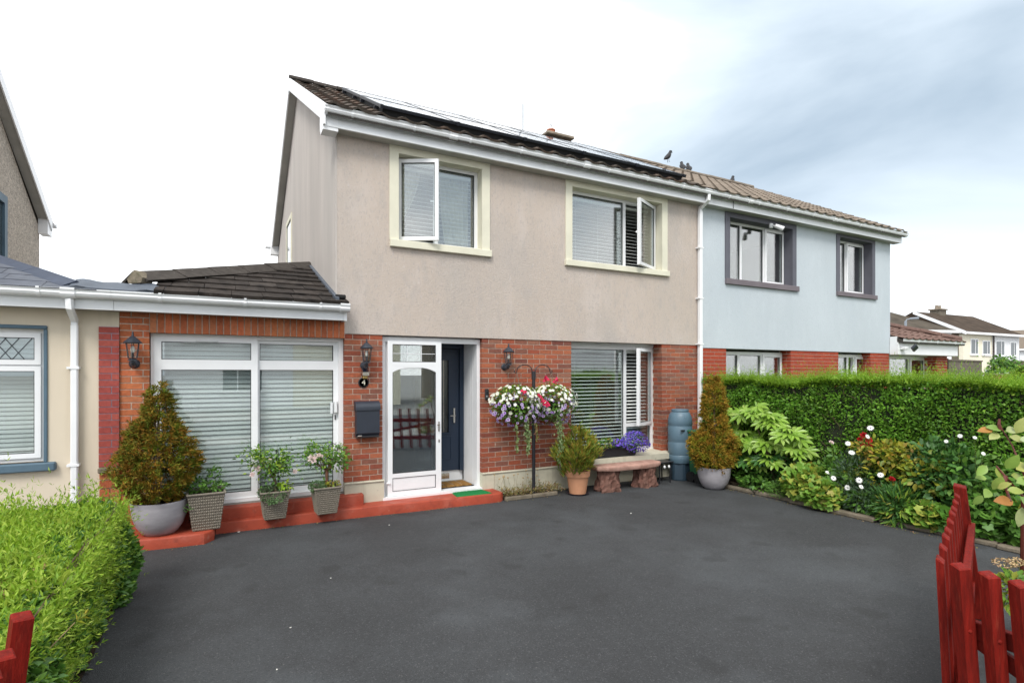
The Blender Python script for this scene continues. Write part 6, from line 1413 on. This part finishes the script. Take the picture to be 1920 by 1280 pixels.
rs = bush('red_rose', 'dark red rose bush with yellowing leaves in front of the hedge', 'rose',
     [((7.75, 4.25, .86), (.16, .22, .16), 130, .075, 'leaf_yellow'), ((7.70, 4.0, .80), (.20, .26, .20), 260, .075, 'leaf_yellow'), ((7.68, 4.05, .55), (.2, .3, .2), 160, .075, 'leaf_yellow'), ((7.72, 3.70, .80), (.22, .30, .20), 240, .075, 'leaf_yellow'), ((7.66, 3.55, .60), (.2, .34, .22), 200, .075, 'leaf_geranium'), ((7.75, 4.0, .5), (.25, .4, .35), 420, .06, 'leaf_mid')], 204, OVAL6)
flowers(rs, REDR, [xp(u, v, X) for (u, v, X) in ((1612, 824, 7.65), (1629, 825, 7.62), (1619, 816, 7.66), (1630, 836, 7.62), (1619, 836, 7.64), (1672, 898, 7.5))], .5, .68, 6)
bush('climbing_rose', 'leafy rose with serrated dark green leaves and small white flowers before the hedge', 'rose',
     [((7.78, 3.45, .80), (.25, .34, .28), 480, .085, 'leaf_dark'), ((7.72, 3.35, .5), (.26, .36, .35), 520, .085, 'leaf_dark'), ((7.66, 3.55, .62), (.2, .3, .2), 110, .085, 'leaf_yellow'), ((7.72, 3.1, .42), (.25, .3, .3), 300, .085, 'leaf_mid')], 205, OVAL6)
flowers(bpy.data.objects['climbing_rose'], DAISY, [xp(u, v, X) for (u, v, X) in ((1800, 817, 7.65), (1828, 820, 7.62), (1844, 850, 7.6), (1774, 827, 7.66))], .04, .055, 8)
bush('ornamental_grass', 'tuft of fine arching grass with straw tips low in the border', 'grass', [((7.48, 3.80, .22), (.18, .26, .24), 1100, .11, 'leaf_dark'), ((7.45, 3.74, .2), (.18, .26, .22), 260, .12, 'leaf_geranium')], 206, NEEDLE)
bush('geranium', 'small bright geranium seedlings at the kerb in front of the grass tuft', 'plant', [((7.42, 3.92, .16), (.13, .18, .10), 110, .085, 'leaf_mid'), ((7.44, 3.45, .20), (.18, .24, .16), 190, .10, 'leaf_geranium'), ((7.46, 3.22, .18), (.18, .24, .16), 190, .10, 'leaf_mid')], 207, GERA)
bush('geranium', 'broad mound of green geranium behind the red gate at the end of the border', 'plant', [((7.62, 2.95, .28), (.30, .28, .28), 520, .10, 'leaf_mid'), ((7.70, 2.62, .26), (.34, .32, .27), 620, .10, 'leaf_mid'), ((7.9, 2.35, .28), (.3, .3, .3), 420, .10, 'leaf_geranium'), ((7.75, 2.5, .42), (.3, .3, .14), 90, .08, 'leaf_yellow')], 208, GERA)
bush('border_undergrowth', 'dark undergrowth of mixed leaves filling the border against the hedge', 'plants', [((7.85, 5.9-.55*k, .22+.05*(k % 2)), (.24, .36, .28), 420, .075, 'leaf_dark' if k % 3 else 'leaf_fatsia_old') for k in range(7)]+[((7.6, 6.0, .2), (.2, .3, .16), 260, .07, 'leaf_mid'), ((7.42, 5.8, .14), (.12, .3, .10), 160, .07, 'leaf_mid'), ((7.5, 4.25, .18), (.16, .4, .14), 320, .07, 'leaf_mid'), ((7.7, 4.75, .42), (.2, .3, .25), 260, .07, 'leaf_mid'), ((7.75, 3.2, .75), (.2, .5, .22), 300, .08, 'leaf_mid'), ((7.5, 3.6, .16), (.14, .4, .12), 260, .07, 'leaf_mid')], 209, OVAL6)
lone = bush('rosebud_stem', 'thin rose stem with one cream bud standing apart before the hedge', 'rose', [((7.72, 4.72, .72), (.05, .09, .10), 16, .075, 'leaf_mid'), ((7.70, 4.60, .55), (.04, .06, .04), 6, .085, 'leaf_yellow')], 210, OVAL6)
o = link('flower', PINK, lone, (7.70, 4.76, .90), Euler((R(40), R(-20), 0))); o.scale = (.6, .6, .6)
# large-leaved branch near the gate
def big_leaf():
    t = thing('large_leaved_bush', 'bush with large pale green and russet oval leaves leaning in at the right edge', 'shrub', (5.5, 1.85, 0)); rr = random.Random(5)
    def lm(name, m):
        V = []; F = []; ws = [0, .22, .30, .28, .18, 0]
        for i, w in enumerate(ws):
            f = i/5; V += [(-w, f, .10*w*2-.16*f*f), (0, f, -.16*f*f), (w, f, .10*w*2-.16*f*f)]
        for i in range(5): F += [(3*i, 3*i+1, 3*i+4, 3*i+3), (3*i+1, 3*i+2, 3*i+5, 3*i+4)]
        return raw_mesh(name, V, F, m, True)
    ms = [lm('leaf', 'leaf_big'), lm('leaf', 'leaf_big'), lm('leaf', 'leaf_rust')]
    def P(u, v, d):
        a = (u-960)/1025; return Vector((d*(.46947+a*.88295), d*(.88295-a*.46947), 1.895+(699-v)/1025*d))
    spec = [(1878, 805, 3.9, -.9, .2, 1, .16), (1862, 806, 3.9, -.9, .0, 2, .15), (1872, 812, 3.9, -.7, -.3, 0, .15), (1886, 808, 3.85, .5, .1, 0, .15), (1905, 812, 3.85, .1, .9, 0, .19), (1892, 818, 3.85, .8, -.3, 0, .15), (1912, 825, 3.8, .8, .0, 0, .17),
            (1850, 872, 3.8, -.5, -.6, 0, .15), (1868, 876, 3.8, -.25, -.5, 0, .14), (1886, 878, 3.75, -.3, .3, 0, .19), (1905, 880, 3.7, .5, .2, 0, .2), (1895, 890, 3.7, .6, -.4, 0, .21), (1850, 896, 3.85, -.6, .1, 0, .12), (1880, 893, 3.7, -.4, -.5, 0, .17),
            (1855, 918, 3.7, -.6, -.2, 0, .15), (1870, 915, 3.7, .2, .3, 0, .14), (1888, 918, 3.6, .7, .0, 0, .14), (1900, 940, 3.6, -.8, .1, 2, .19), (1912, 930, 3.5, .4, -.5, 0, .2), (1916, 950, 3.5, .2, -.7, 0, .2), (1842, 928, 3.8, -.4, -.4, 1, .13), (1905, 905, 3.6, .8, .3, 0, .18), (1918, 870, 3.7, .6, .4, 0, .2), (1918, 895, 3.6, .5, .1, 1, .2)]
    for (u, v, d, dx, dy, k, s) in spec:
        p = P(u, v, d); rt = Vector((.88295, -.46947, 0)); y = (rt*dx+Vector((0, 0, dy))+Vector((rr.uniform(-.3, .3), rr.uniform(-.5, .1), 0))).normalized(); z = Vector((-.45, -.75, .75+rr.uniform(-.3, .3))); x = y.cross(z).normalized(); z = x.cross(y)
        o = link('leaf', ms[k], t, p, Matrix((x, y, z)).transposed().to_euler()); s *= .66; o.scale = (s, s, s)
    st = P(1915, 1010, 3.9); st.z = .05
    for pts in ([st, P(1925, 900, 3.8), P(1908, 860, 3.8), P(1898, 835, 3.85), P(1880, 806, 3.9)], [st, P(1918, 930, 3.7), P(1885, 893, 3.75), P(1868, 873, 3.8)], [P(1885, 893, 3.75), P(1884, 910, 3.7), P(1895, 940, 3.6)], [P(1876, 806, 3.9), P(1873, 795, 3.9), P(1874, 785, 3.9)]):
        b = MB(); b.tube(pts, [.014, .010, .007, .005, .004][:len(pts)], 6); b.build('branch', 'stem_red', t)
big_leaf()
sd = bush('sedum_heads', 'dried sedum with flat buff flower heads behind the near red pickets', 'plant', [((4.62, 1.62, .46), (.16, .12, .10), 180, .06, 'leaf_geranium'), ((4.75, 1.50, .40), (.2, .15, .1), 120, .06, 'leaf_rust')], 211, OVAL6, base=(4.75, 1.45, 0))
g = np.random.default_rng(300)
for (c, r) in (((4.50, 1.74, .62), .07), ((4.62, 1.72, .615), .05), ((4.74, 1.60, .60), .08), ((4.55, 1.58, .55), .06), ((4.86, 1.52, .57), .07)):
    c = (c[0]+.14, c[1]-.05, c[2]); n = 150; p = ell(n, c, (r, r, .03), g, .6); leaf_obj('flower_head', flat_facing(p, unit(np.array([0, 0, .8])+g.normal(0, .5, (n, 3))), g.uniform(.010, .016, n), FLOWER), 'seed_head', sd, 'stuff'); stalks(sd, (4.85, 1.5, .02), [c], 'stem_green', .005)
# petals and scraps on the asphalt
def zp(u, v): 
    s, c = .46947, .88295; a = (u-960)/1025; k = 1.895*1025/(v-699); return Vector((k*(s+a*c), k*(c-a*s), .008))
sc = [(448, 998, .03, 'white petal scrap on the asphalt near the red step corner'), (1637, 969, .085, 'pale fallen daisy head lying against the border kerb'), (545, 1178, .016, 'tiny white fleck alone low on the left of the driveway'), (620, 1085, .014, 'tiny white fleck on the asphalt in line with the storm door'),
      (730, 985, .018, 'tiny pale crumb on the asphalt just below the storm door'), (1183, 963, .03, 'pale scrap on the asphalt in front of the stone bench'), (519, 1257, .014, 'tiny white fleck at the bottom edge of the driveway')]
for i, (u, v, s, lab) in enumerate(sc):
    b = MB(); q = zp(u, v); pts = [(q.x+s*.5*math.cos(a)*random.uniform(.5, 1.1), q.y+s*.5*math.sin(a)*random.uniform(.5, 1.1)) for a in [k*math.pi/3 for k in range(6)]]
    b.prism(pts, 'z', q.z, q.z+.004); tag(b.build('petal_scrap', 'petal_scrap'), lab, 'petal', 'pale scraps scattered on the driveway')

g = np.random.default_rng(500); n = 620                       # grit and leaf crumbs gathered along the edges
ya = g.uniform(2.8, 6.3, n//2); pa = np.stack([7.29-np.abs(g.normal(0, .05, n//2)), ya, np.full(n//2, .008)], 1)
xb = g.uniform(-.6, 7.0, n-n//2); yb_ = np.where(xb < -.07, 6.93, np.where(xb < 3.65, 7.29-.035*xb, np.where(xb < 4.65, 7.14, 7.46)))
pb = np.stack([xb, yb_-np.abs(g.normal(0, .035, len(xb))), np.full(len(xb), .008)], 1); pp = np.concatenate([pa, pb])
leaf_obj('leaf_litter', leaves(pp, unit(g.normal(size=(n, 3))*np.array([1, 1, .25])), unit(np.array([0, 0, 1.])+g.normal(0, .4, (n, 3))), g.uniform(.008, .026, n), OVAL), 'leaf_straw', None)
tag(bpy.data.objects['leaf_litter'], 'brown crumbs of leaf litter gathered along the kerb and step edges', 'leaf litter', kind='stuff')

# ------------------------------------------------------------------ red picket gates
def picket(parent, x, y, h, w, d, lean, rz, name='picket', slope=.02):
    """x, y: where the top stands; lean: degrees about the line of sight"""
    b = MB(); ch = .006
    b.add([(-w/2, -d/2, 0), (w/2, -d/2, 0), (w/2, d/2, 0), (-w/2, d/2, 0), (-w/2, -d/2, h-slope-ch), (w/2, -d/2, h-slope-ch), (w/2, d/2, h-ch), (-w/2, d/2, h-ch),
           (-w/2+ch, -d/2+ch, h-slope), (w/2-ch, -d/2+ch, h-slope), (w/2-ch, d/2-ch, h), (-w/2+ch, d/2-ch, h)],
          [(3,2,1,0), (8,9,10,11), (0,1,5,4), (1,2,6,5), (2,3,7,6), (3,0,4,7), (4,5,9,8), (5,6,10,9), (6,7,11,10), (7,4,8,11)])
    Mx = Matrix.Translation((x, y, h+.01)) @ Matrix.Rotation(R(lean), 4, Vector((.46947, .88295, 0))) @ Matrix.Rotation(R(rz), 4, 'Z') @ Matrix.Translation((0, 0, -h)); b.xf(Mx)
    p = b.build(name, 'red_timber', parent); return p, Mx
def bolt(parent, Mx, x, z, d):
    b = MB(); b.lathe([(0, .007), (.005, .006), (.009, .002), (.010, 0)], (0, 0, 0), 8); b.xf(Mx @ Matrix.Translation((x, -d/2, z)) @ Matrix.Rotation(R(90), 4, 'X')); b.build('bolt_head', 'red_timber', parent)
gt = thing('picket_gate', 'open red timber picket gate leaf receding towards the border on the right', 'gate', (4.1, 1.75, 0))
A, Bp = Vector((3.12, 1.385)), Vector((5.0, 2.10)); dv = (Bp-A).normalized(); ang = math.degrees(math.atan2(dv.y, dv.x)); n = 9
for i in range(n):
    q = A.lerp(Bp, i/n); picket(gt, q.x, q.y, .985+.006*(i % 3), .07, .032, -3-3.5*i/n, ang)
picket(gt, Bp.x+.02, Bp.y, 1.03, .09, .075, -8, ang, 'gate_post')
nv = Vector((dv.y, -dv.x))                              # towards the street
for z in (.22, .66):
    b = MB(); b.bbox(.05, (Bp-A).length+.06, -.070, -.030, z, z+.085, .004); b.xf(Matrix.Translation((A.x+.03, A.y-.02, 0)) @ Matrix.Rotation(R(ang), 4, 'Z')); b.build('rail', 'red_timber', gt)
b = MB(); b.bbox(.1, 1.9, -.066, -.034, -.035, .035, .004); b.xf(Matrix.Translation((A.x+.03, A.y-.02, .30)) @ Matrix.Rotation(R(ang), 4, 'Z') @ Matrix.Rotation(R(-11), 4, 'Y')); b.build('brace', 'red_timber', gt)
gn = thing('picket_gate', 'folded near leaf of the red picket gate at the lower right corner', 'gate', (3.03, .8, 0))
for i in range(7):
    x, y = 3.025-.004*i, 1.262-.108*i
    p, Mx = picket(gn, x, y, 1.0-.003*i, .056, .056, -4.2-.5*i, -28, 'picket', .012)
    for z in (.70, .30): bolt(p, Mx, .0, z, .056)
for z in (.25, .665):
    b = MB(); b.bbox(3.075, 3.115, .45, 1.28, z, z+.08, .004); b.build('rail', 'red_timber', gn)
b = MB(); b.bbox(3.08, 3.11, 0, .9, -.035, .035, .004); b.xf(Matrix.Translation((0, .42, .30)) @ Matrix.Rotation(R(24), 4, 'X')); b.build('brace', 'red_timber', gn)
gl = thing('picket_gate', 'red timber picket gate leaf at the lower left corner beside the hedge', 'gate', (-.64, 2.2, 0))
for i in range(6):
    picket(gl, -.645+.004*i, 2.62 if i == 0 else 2.40-.14*(i-1), 1.0 if i == 0 else .955, .06, .058, 8 if i == 0 else 7, 24, 'gate_post' if i == 0 else 'picket', .008)
for z in (.28, .66):
    b = MB(); b.bbox(-.80, -.76, 1.5, 2.60, z, z+.085, .004); b.build('rail', 'red_timber', gl)

# ------------------------------------------------------------------ birds
def bird(label, x, y, z, face, hunch):
    t = thing('jackdaw', label, 'bird', (x, y, z), 'black birds on the ridge')
    M = Matrix.Translation((x, y, z)) @ Matrix.Rotation(R(face), 4, 'Z'); b = MB(); tilt = R(38 if not hunch else 55)
    # one body surface from beak to tail
    spine = [(.205, .0, .30), (.165, 0, .305), (.14, 0, .315), (.105, 0, .305), (.08, 0, .27), (.05, 0, .21), (.0, 0, .15), (-.06, 0, .10), (-.11, 0, .06), (-.19, 0, .02)]
    rad = [.003, .012, .036, .046, .042, .058, .07, .055, .03, .012]
    b.tube(spine, rad, 12); b.xf(M); b.build('body', 'bird', t, True)
    for s in (-1, 1):
        w = MB(); w.tube([(.05, s*.05, .22), (-.02, s*.066, .155), (-.10, s*.045, .085), (-.17, s*.02, .035)], [.02, .03, .022, .005], 8); w.xf(M); w.build('wing', 'bird', t, True)
        l = MB(); l.tube([(.0, s*.025, .10), (.005, s*.026, .0), (.035, s*.03, -.004)], .006, 5); l.xf(M); l.build('leg', 'bird', t)
for (lab, x, y, z, f, h) in (('black jackdaw standing upright on the ridge just past the solar panels', 11.15, 11.57, 7.86, 10, 0), ('black jackdaw half hidden behind the ridge, left of a close pair', 11.85, 11.72, 7.74, 60, 1), ('black jackdaw half hidden behind the ridge, right of a close pair', 12.10, 11.72, 7.74, 60, 1), ('lone black jackdaw far along the ridge towards the right', 13.95, 11.75, 7.68, 20, 0)):
    bird(lab, x, y, z, f, h)

# ------------------------------------------------------------------ far houses and street to the right
def CP(u, d, z=0.): 
    a = (u-960)/1025; return Vector((d*(.46947+a*.88295), d*(.88295-a*.46947), z))
def far_house(name, label, A, Bv, depth, eave, ridge, wallL, wallR, gable, roofm, wins, hip=False, chim=True):
    """front wall from A to B (left to right as seen), depth away from the viewer"""
    A, Bv = Vector(A), Vector(Bv); L = (Bv-A).length; ux = (Bv-A).normalized(); uy = Vector((-ux.y, ux.x, 0)); t = thing(name, label, 'house', A)
    M = Matrix.Translation(A) @ Matrix((ux, uy, Vector((0, 0, 1)))).transposed().to_4x4()
    def put(b, nm, m, par=t): b.xf(M); return b.build(nm, m, par)
    w = MB(); w.box(0, L/2-.01, 0, .3, 0, eave); put(w, 'front_wall', wallL); w = MB(); w.box(L/2+.01, L, 0, .3, 0, eave); put(w, 'front_wall', wallR)
    g = MB()
    if hip: g.box(-.01, .3, .301, depth, 0, eave); put(g, 'gable_wall', gable); g = MB(); g.box(L-.3, L+.01, .301, depth, 0, eave)
    else:
        g.prism([(.301, 0), (depth, 0), (depth, eave), (depth/2, ridge-.1), (.301, eave)], 'x', -.01, .31); put(g, 'gable_wall', gable); g = MB()
        g.prism([(.301, 0), (depth, 0), (depth, eave), (depth/2, ridge-.1), (.301, eave)], 'x', L-.31, L+.01)
    put(g, 'gable_wall', gable)
    r = MB(); o = .3; rx = 2.4 if hip else 0
    V = [(-o, -o, eave), (L+o, -o, eave), (L+o, depth+o, eave), (-o, depth+o, eave), (-o+(0 if not hip else 0), depth/2, ridge), (L+o-rx, depth/2, ridge)]
    r.add(V+[Vector(v)-Vector((0, 0, .12)) for v in V[:4]], [(0, 1, 5, 4), (2, 3, 4, 5), (1, 2, 5), (3, 0, 4), (0, 6, 7, 1), (1, 7, 8, 2), (2, 8, 9, 3), (3, 9, 6, 0), (6, 9, 8, 7)]); rf = put(r, 'roof', roofm)
    f = MB(); f.box(-o, L+o, -o-.12, -o-.001, eave-.16, eave+.02); put(f, 'gutter', 'upvc')
    if not hip:
        c = MB(); t_ = .28; c.prism([(-o-.05, eave+.06), (depth/2, ridge+.06), (depth/2, ridge+.06-t_), (-o-.05, eave+.06-t_)], 'x', -o-.05, -o-.01); put(c, 'bargeboard', 'upvc')
    for (x0, x1, z0, z1) in wins:
        b = MB(); fw = .07; b.box(x0, x0+fw, -.04, -.002, z0, z1); b.box(x1-fw, x1, -.04, -.002, z0, z1); b.box(x0+fw, x1-fw, -.04, -.002, z1-fw, z1); b.box(x0+fw, x1-fw, -.04, -.002, z0, z0+fw)
        xm = x0+(x1-x0)*.62; b.box(xm-.03, xm+.03, -.04, -.002, z0+fw, z1-fw); b.box(x0-.1, x1+.1, -.1, -.002, z0-.1, z0-.001); wf = put(b, 'window', 'upvc')
        p = MB(); p.box(x0+fw, x1-fw, -.02, -.004, z0+fw, z1-fw); put(p, 'pane', 'car_glass', wf)
    if chim:
        c = MB(); c.box(L*.33, L*.33+1.1, depth/2-.4, depth/2+.4, ridge-.6, ridge+.30); ch = put(c, 'chimney', 'pebbledash_far')
        c = MB(); c.box(L*.33-.12, L*.33+1.22, depth/2-.5, depth/2+.5, ridge+.301, ridge+.40); put(c, 'chimney_slab', 'chimney_slab', ch)
        for k in (.35, .9):
            c = MB(); c.lathe([(.14, 0), (.11, .32), (.13, .34)], (L*.33+k*.9, depth/2, ridge+.40), 10); put(c, 'chimney_pot', 'chimney_slab', ch)
    return t, put, L
a, c = CP(1806, 45), CP(1911, 49.1)
t, put, L = far_house('far_semi_house', 'distant pair of houses, cream left half and white right half, under one brown roof', a, c, 7.2, 5.25, 7.3, 'far_cream', 'far_white', 'pebbledash_far', 'far_roof',
    [(1.1, 2.3, 3.45, 4.75), (3.0, 4.25, 3.45, 4.65), (5.2, 6.7, 3.4, 4.7), (7.7, 8.8, 3.4, 4.65), (3.4, 4.6, .9, 2.2), (5.4, 7.0, .9, 2.2)])
b = MB(); b.tube([(L/2, -.1, 0), (L/2, -.1, 5.1)], .06, 8); put(b, 'downpipe', 'wood_dark')
b = MB(); b.add([(L*.62, -1.6, 2.3), (L+1.5, -1.6, 2.3), (L+1.5, -.01, 3.0), (L*.62, -.01, 3.0), (L*.62, -1.6, 2.15), (L+1.5, -1.6, 2.15), (L+1.5, -.01, 2.15), (L*.62, -.01, 2.15)], [(0,1,2,3), (4,7,6,5), (0,4,5,1), (1,5,6,2), (2,6,7,3), (3,7,4,0)]); put(b, 'porch_roof', 'far_roof')
a, c = CP(1560, 37), CP(1784, 38.5)
t, put, L = far_house('far_house', 'distant white walled house with a broad grey-brown hipped roof behind the annexe', a, c, 9, 4.85, 7.0, 'far_white', 'far_white', 'far_white', 'far_roof_grey', [(5.0, 5.9, 3.5, 4.4), (6.4, 7.3, 3.5, 4.4), (2.5, 3.4, 3.4, 4.3)], True, False)
a, c = CP(1912, 62), CP(1990, 60)
far_house('far_house', 'sliver of a distant white house with a tan roof at the right edge', a, c, 8, 4.6, 7.0, 'far_white', 'far_white', 'pebbledash_far', 'roof_tile_tan', [(.8, 1.6, 3.0, 4.0), (3, 4, 3.0, 4.0)], False, False)
p = CP(1698, 28); t = thing('street_lamp', 'grey street lamp post rising behind the annexe roof', 'street lamp', p)
b = MB(); b.tube([p, p+Vector((0, 0, 2.5)), p+Vector((0, 0, 4.55))], [.09, .07, .055], 10); b.build('post', 'lamp_grey', t)
rt = Vector((.88295, -.46947, 0)); b = MB(); b.tube([p+Vector((0, 0, 4.5)), p+Vector((0, 0, 4.62))+rt*.05, p+Vector((0, 0, 4.68))+rt*.3], .03, 8); b.build('arm', 'lamp_grey', t)
b = MB(); b.tube([p+Vector((0, 0, 4.67))+rt*.22, p+Vector((0, 0, 4.70))+rt*.65], [.05, .06], 8); b.build('lamp_head', 'lamp_grey', t)
a, c = CP(1786, 21), CP(1841, 23); ux = (c-a).normalized(); uy = Vector((-ux.y, ux.x, 0)); b = MB(); b.box(0, (c-a).length, 0, .22, 0, 2.36); b.box(-.03, (c-a).length+.03, -.03, .25, 2.361, 2.42)
b.xf(Matrix.Translation(a) @ Matrix((ux, uy, Vector((0, 0, 1)))).transposed().to_4x4()); tag(b.build('garden_wall', 'pebbledash_far'), 'tall brown pebbledashed garden wall beyond the annexe', 'wall')
gt2 = thing('side_gate', 'narrow dark wooden side gate beside the annexe brick pier', 'gate', (17.35, 7.9, 0))
for k in range(5):
    b = MB(); b.bbox(17.29+k*.13, 17.29+(k+1)*.13-.012, 7.75, 7.78, .05, 2.30, .004); b.build('board', 'wood_dark', gt2)
for z in (.5, 1.9):
    b = MB(); b.box(17.29, 17.93, 7.781, 7.82, z, z+.1); b.build('ledge', 'wood_dark', gt2)
a, c = CP(1856, 24), CP(1890, 24.6); ux = (c-a).normalized(); uy = Vector((-ux.y, ux.x, 0)); b = MB(); b.box(0, (c-a).length, 0, .22, 0, 1.80); b.xf(Matrix.Translation(a) @ Matrix((ux, uy, Vector((0, 0, 1)))).transposed().to_4x4()); rw = b.build('red_wall', 'wall_red'); tag(rw, 'dark red front wall with grey coping in the distance', 'wall')
b = MB(); b.box(-.05, (c-a).length+.05, -.05, .27, 1.801, 1.88); b.xf(Matrix.Translation(a) @ Matrix((ux, uy, Vector((0, 0, 1)))).transposed().to_4x4()); b.build('coping', 'kerb', rw)
def far_bush(label, u0, u1, d, z0, z1, seed, m):
    g = np.random.default_rng(seed); c0 = CP((u0+u1)/2, d, (z0+z1)/2); w = (u1-u0)/1025*d/2; t = thing('garden_shrub', label, 'shrub', CP((u0+u1)/2, d))
    n = 2600; p = ell(n, c0, (w, w, (z1-z0)/2), g, .55); p += (np.sin(p*3.1)*.12); leaf_obj('foliage', leaves(p, unit(g.normal(size=(n, 3))), unit(p-np.array(c0)+np.array([0, 0, .5])), g.uniform(.12, .22, n), OVAL6), m, t, 'stuff')
    b = MB(); b.tube([CP((u0+u1)/2, d), c0], [.08, .04], 6); b.build('trunk', 'bark', t)
far_bush('round green garden shrub in front of the distant cream house', 1857, 1916, 27, 0, 2.65, 401, 'leaf_mid')
far_bush('bright green shrub beside the distant red wall at the right edge', 1893, 1935, 22.5, 0, 2.15, 402, 'leaf_geranium')
# parked pale car, seen in part behind the red wall
def car(label, p, heading):
    t = thing('parked_car', label, 'car', p); M = Matrix.Translation(p) @ Matrix.Rotation(heading, 4, 'Z')
    side = [(-2.1, .35), (-2.15, .7), (-2.0, .95), (-1.25, 1.02), (-.75, 1.45), (.7, 1.48), (1.35, 1.0), (2.05, .9), (2.12, .6), (2.08, .35)]
    b = MB(); b.prism(side, 'y', -.85, .85); b.xf(M); b.build('body', 'car_paint', t)
    for s in (-1, 1):
        b = MB(); b.prism([(-1.08, 1.04), (-.68, 1.40), (.62, 1.42), (1.1, 1.04)], 'y', s*.852, s*.858); b.xf(M); b.build('side_window', 'car_glass', t)
    b = MB(); b.add([(1.32, -.75, 1.03), (1.32, .75, 1.03), (.76, .68, 1.46), (.76, -.68, 1.46)], [(0, 1, 2, 3)]); b.xf(Matrix.Translation((0, 0, 0))); V = [v+Vector((.02, 0, .015)) for v in b.V]; b.V = V; b.add([v-Vector((.015, 0, .012)) for v in V], [(3, 2, 1, 0)]); b.xf(M); b.build('windscreen', 'car_glass', t)
    for x in (-1.35, 1.35):
        for s in (-1, 1):
            b = MB(); b.tube([(x, s*.72, .32), (x, s*.88, .32)], .32, 18); b.xf(M); w = b.build('wheel', 'rubber', t); b = MB(); b.tube([(x, s*.881, .32), (x, s*.89, .32)], .2, 14); b.xf(M); b.build('rim', 'steel_rail', w)
        
p = CP(1852, 30); p.z = .45; car('pale silver car parked behind the distant red wall', p, R(20))
# the other side of the street, which the windows reflect
far_house('street_house', 'beige house across the street, seen only as a reflection in the ground floor glass', (9.5, -17, 0), (-2.5, -17, 0), 8, 5.1, 7.6, 'far_cream', 'far_white', 'pebbledash_far', 'far_roof', [(1.2, 3.0, .9, 2.2), (7.5, 9.5, .9, 2.2), (1.2, 2.8, 3.5, 4.7), (4.0, 5.2, 3.5, 4.7), (7.2, 8.4, 3.5, 4.7), (9.6, 11.2, 3.5, 4.7)], False, True)
far_house('street_house', 'white house across the street, seen only as a reflection beside the beige one', (26, -17, 0), (13.5, -17, 0), 8, 5.1, 7.6, 'far_white', 'far_cream', 'pebbledash_far', 'far_roof_grey', [(1.2, 3.0, .9, 2.2), (7.5, 9.5, .9, 2.2), (1.2, 2.8, 3.5, 4.7), (4.0, 5.2, 3.5, 4.7), (7.2, 8.4, 3.5, 4.7), (9.6, 11.2, 3.5, 4.7)], False, True)
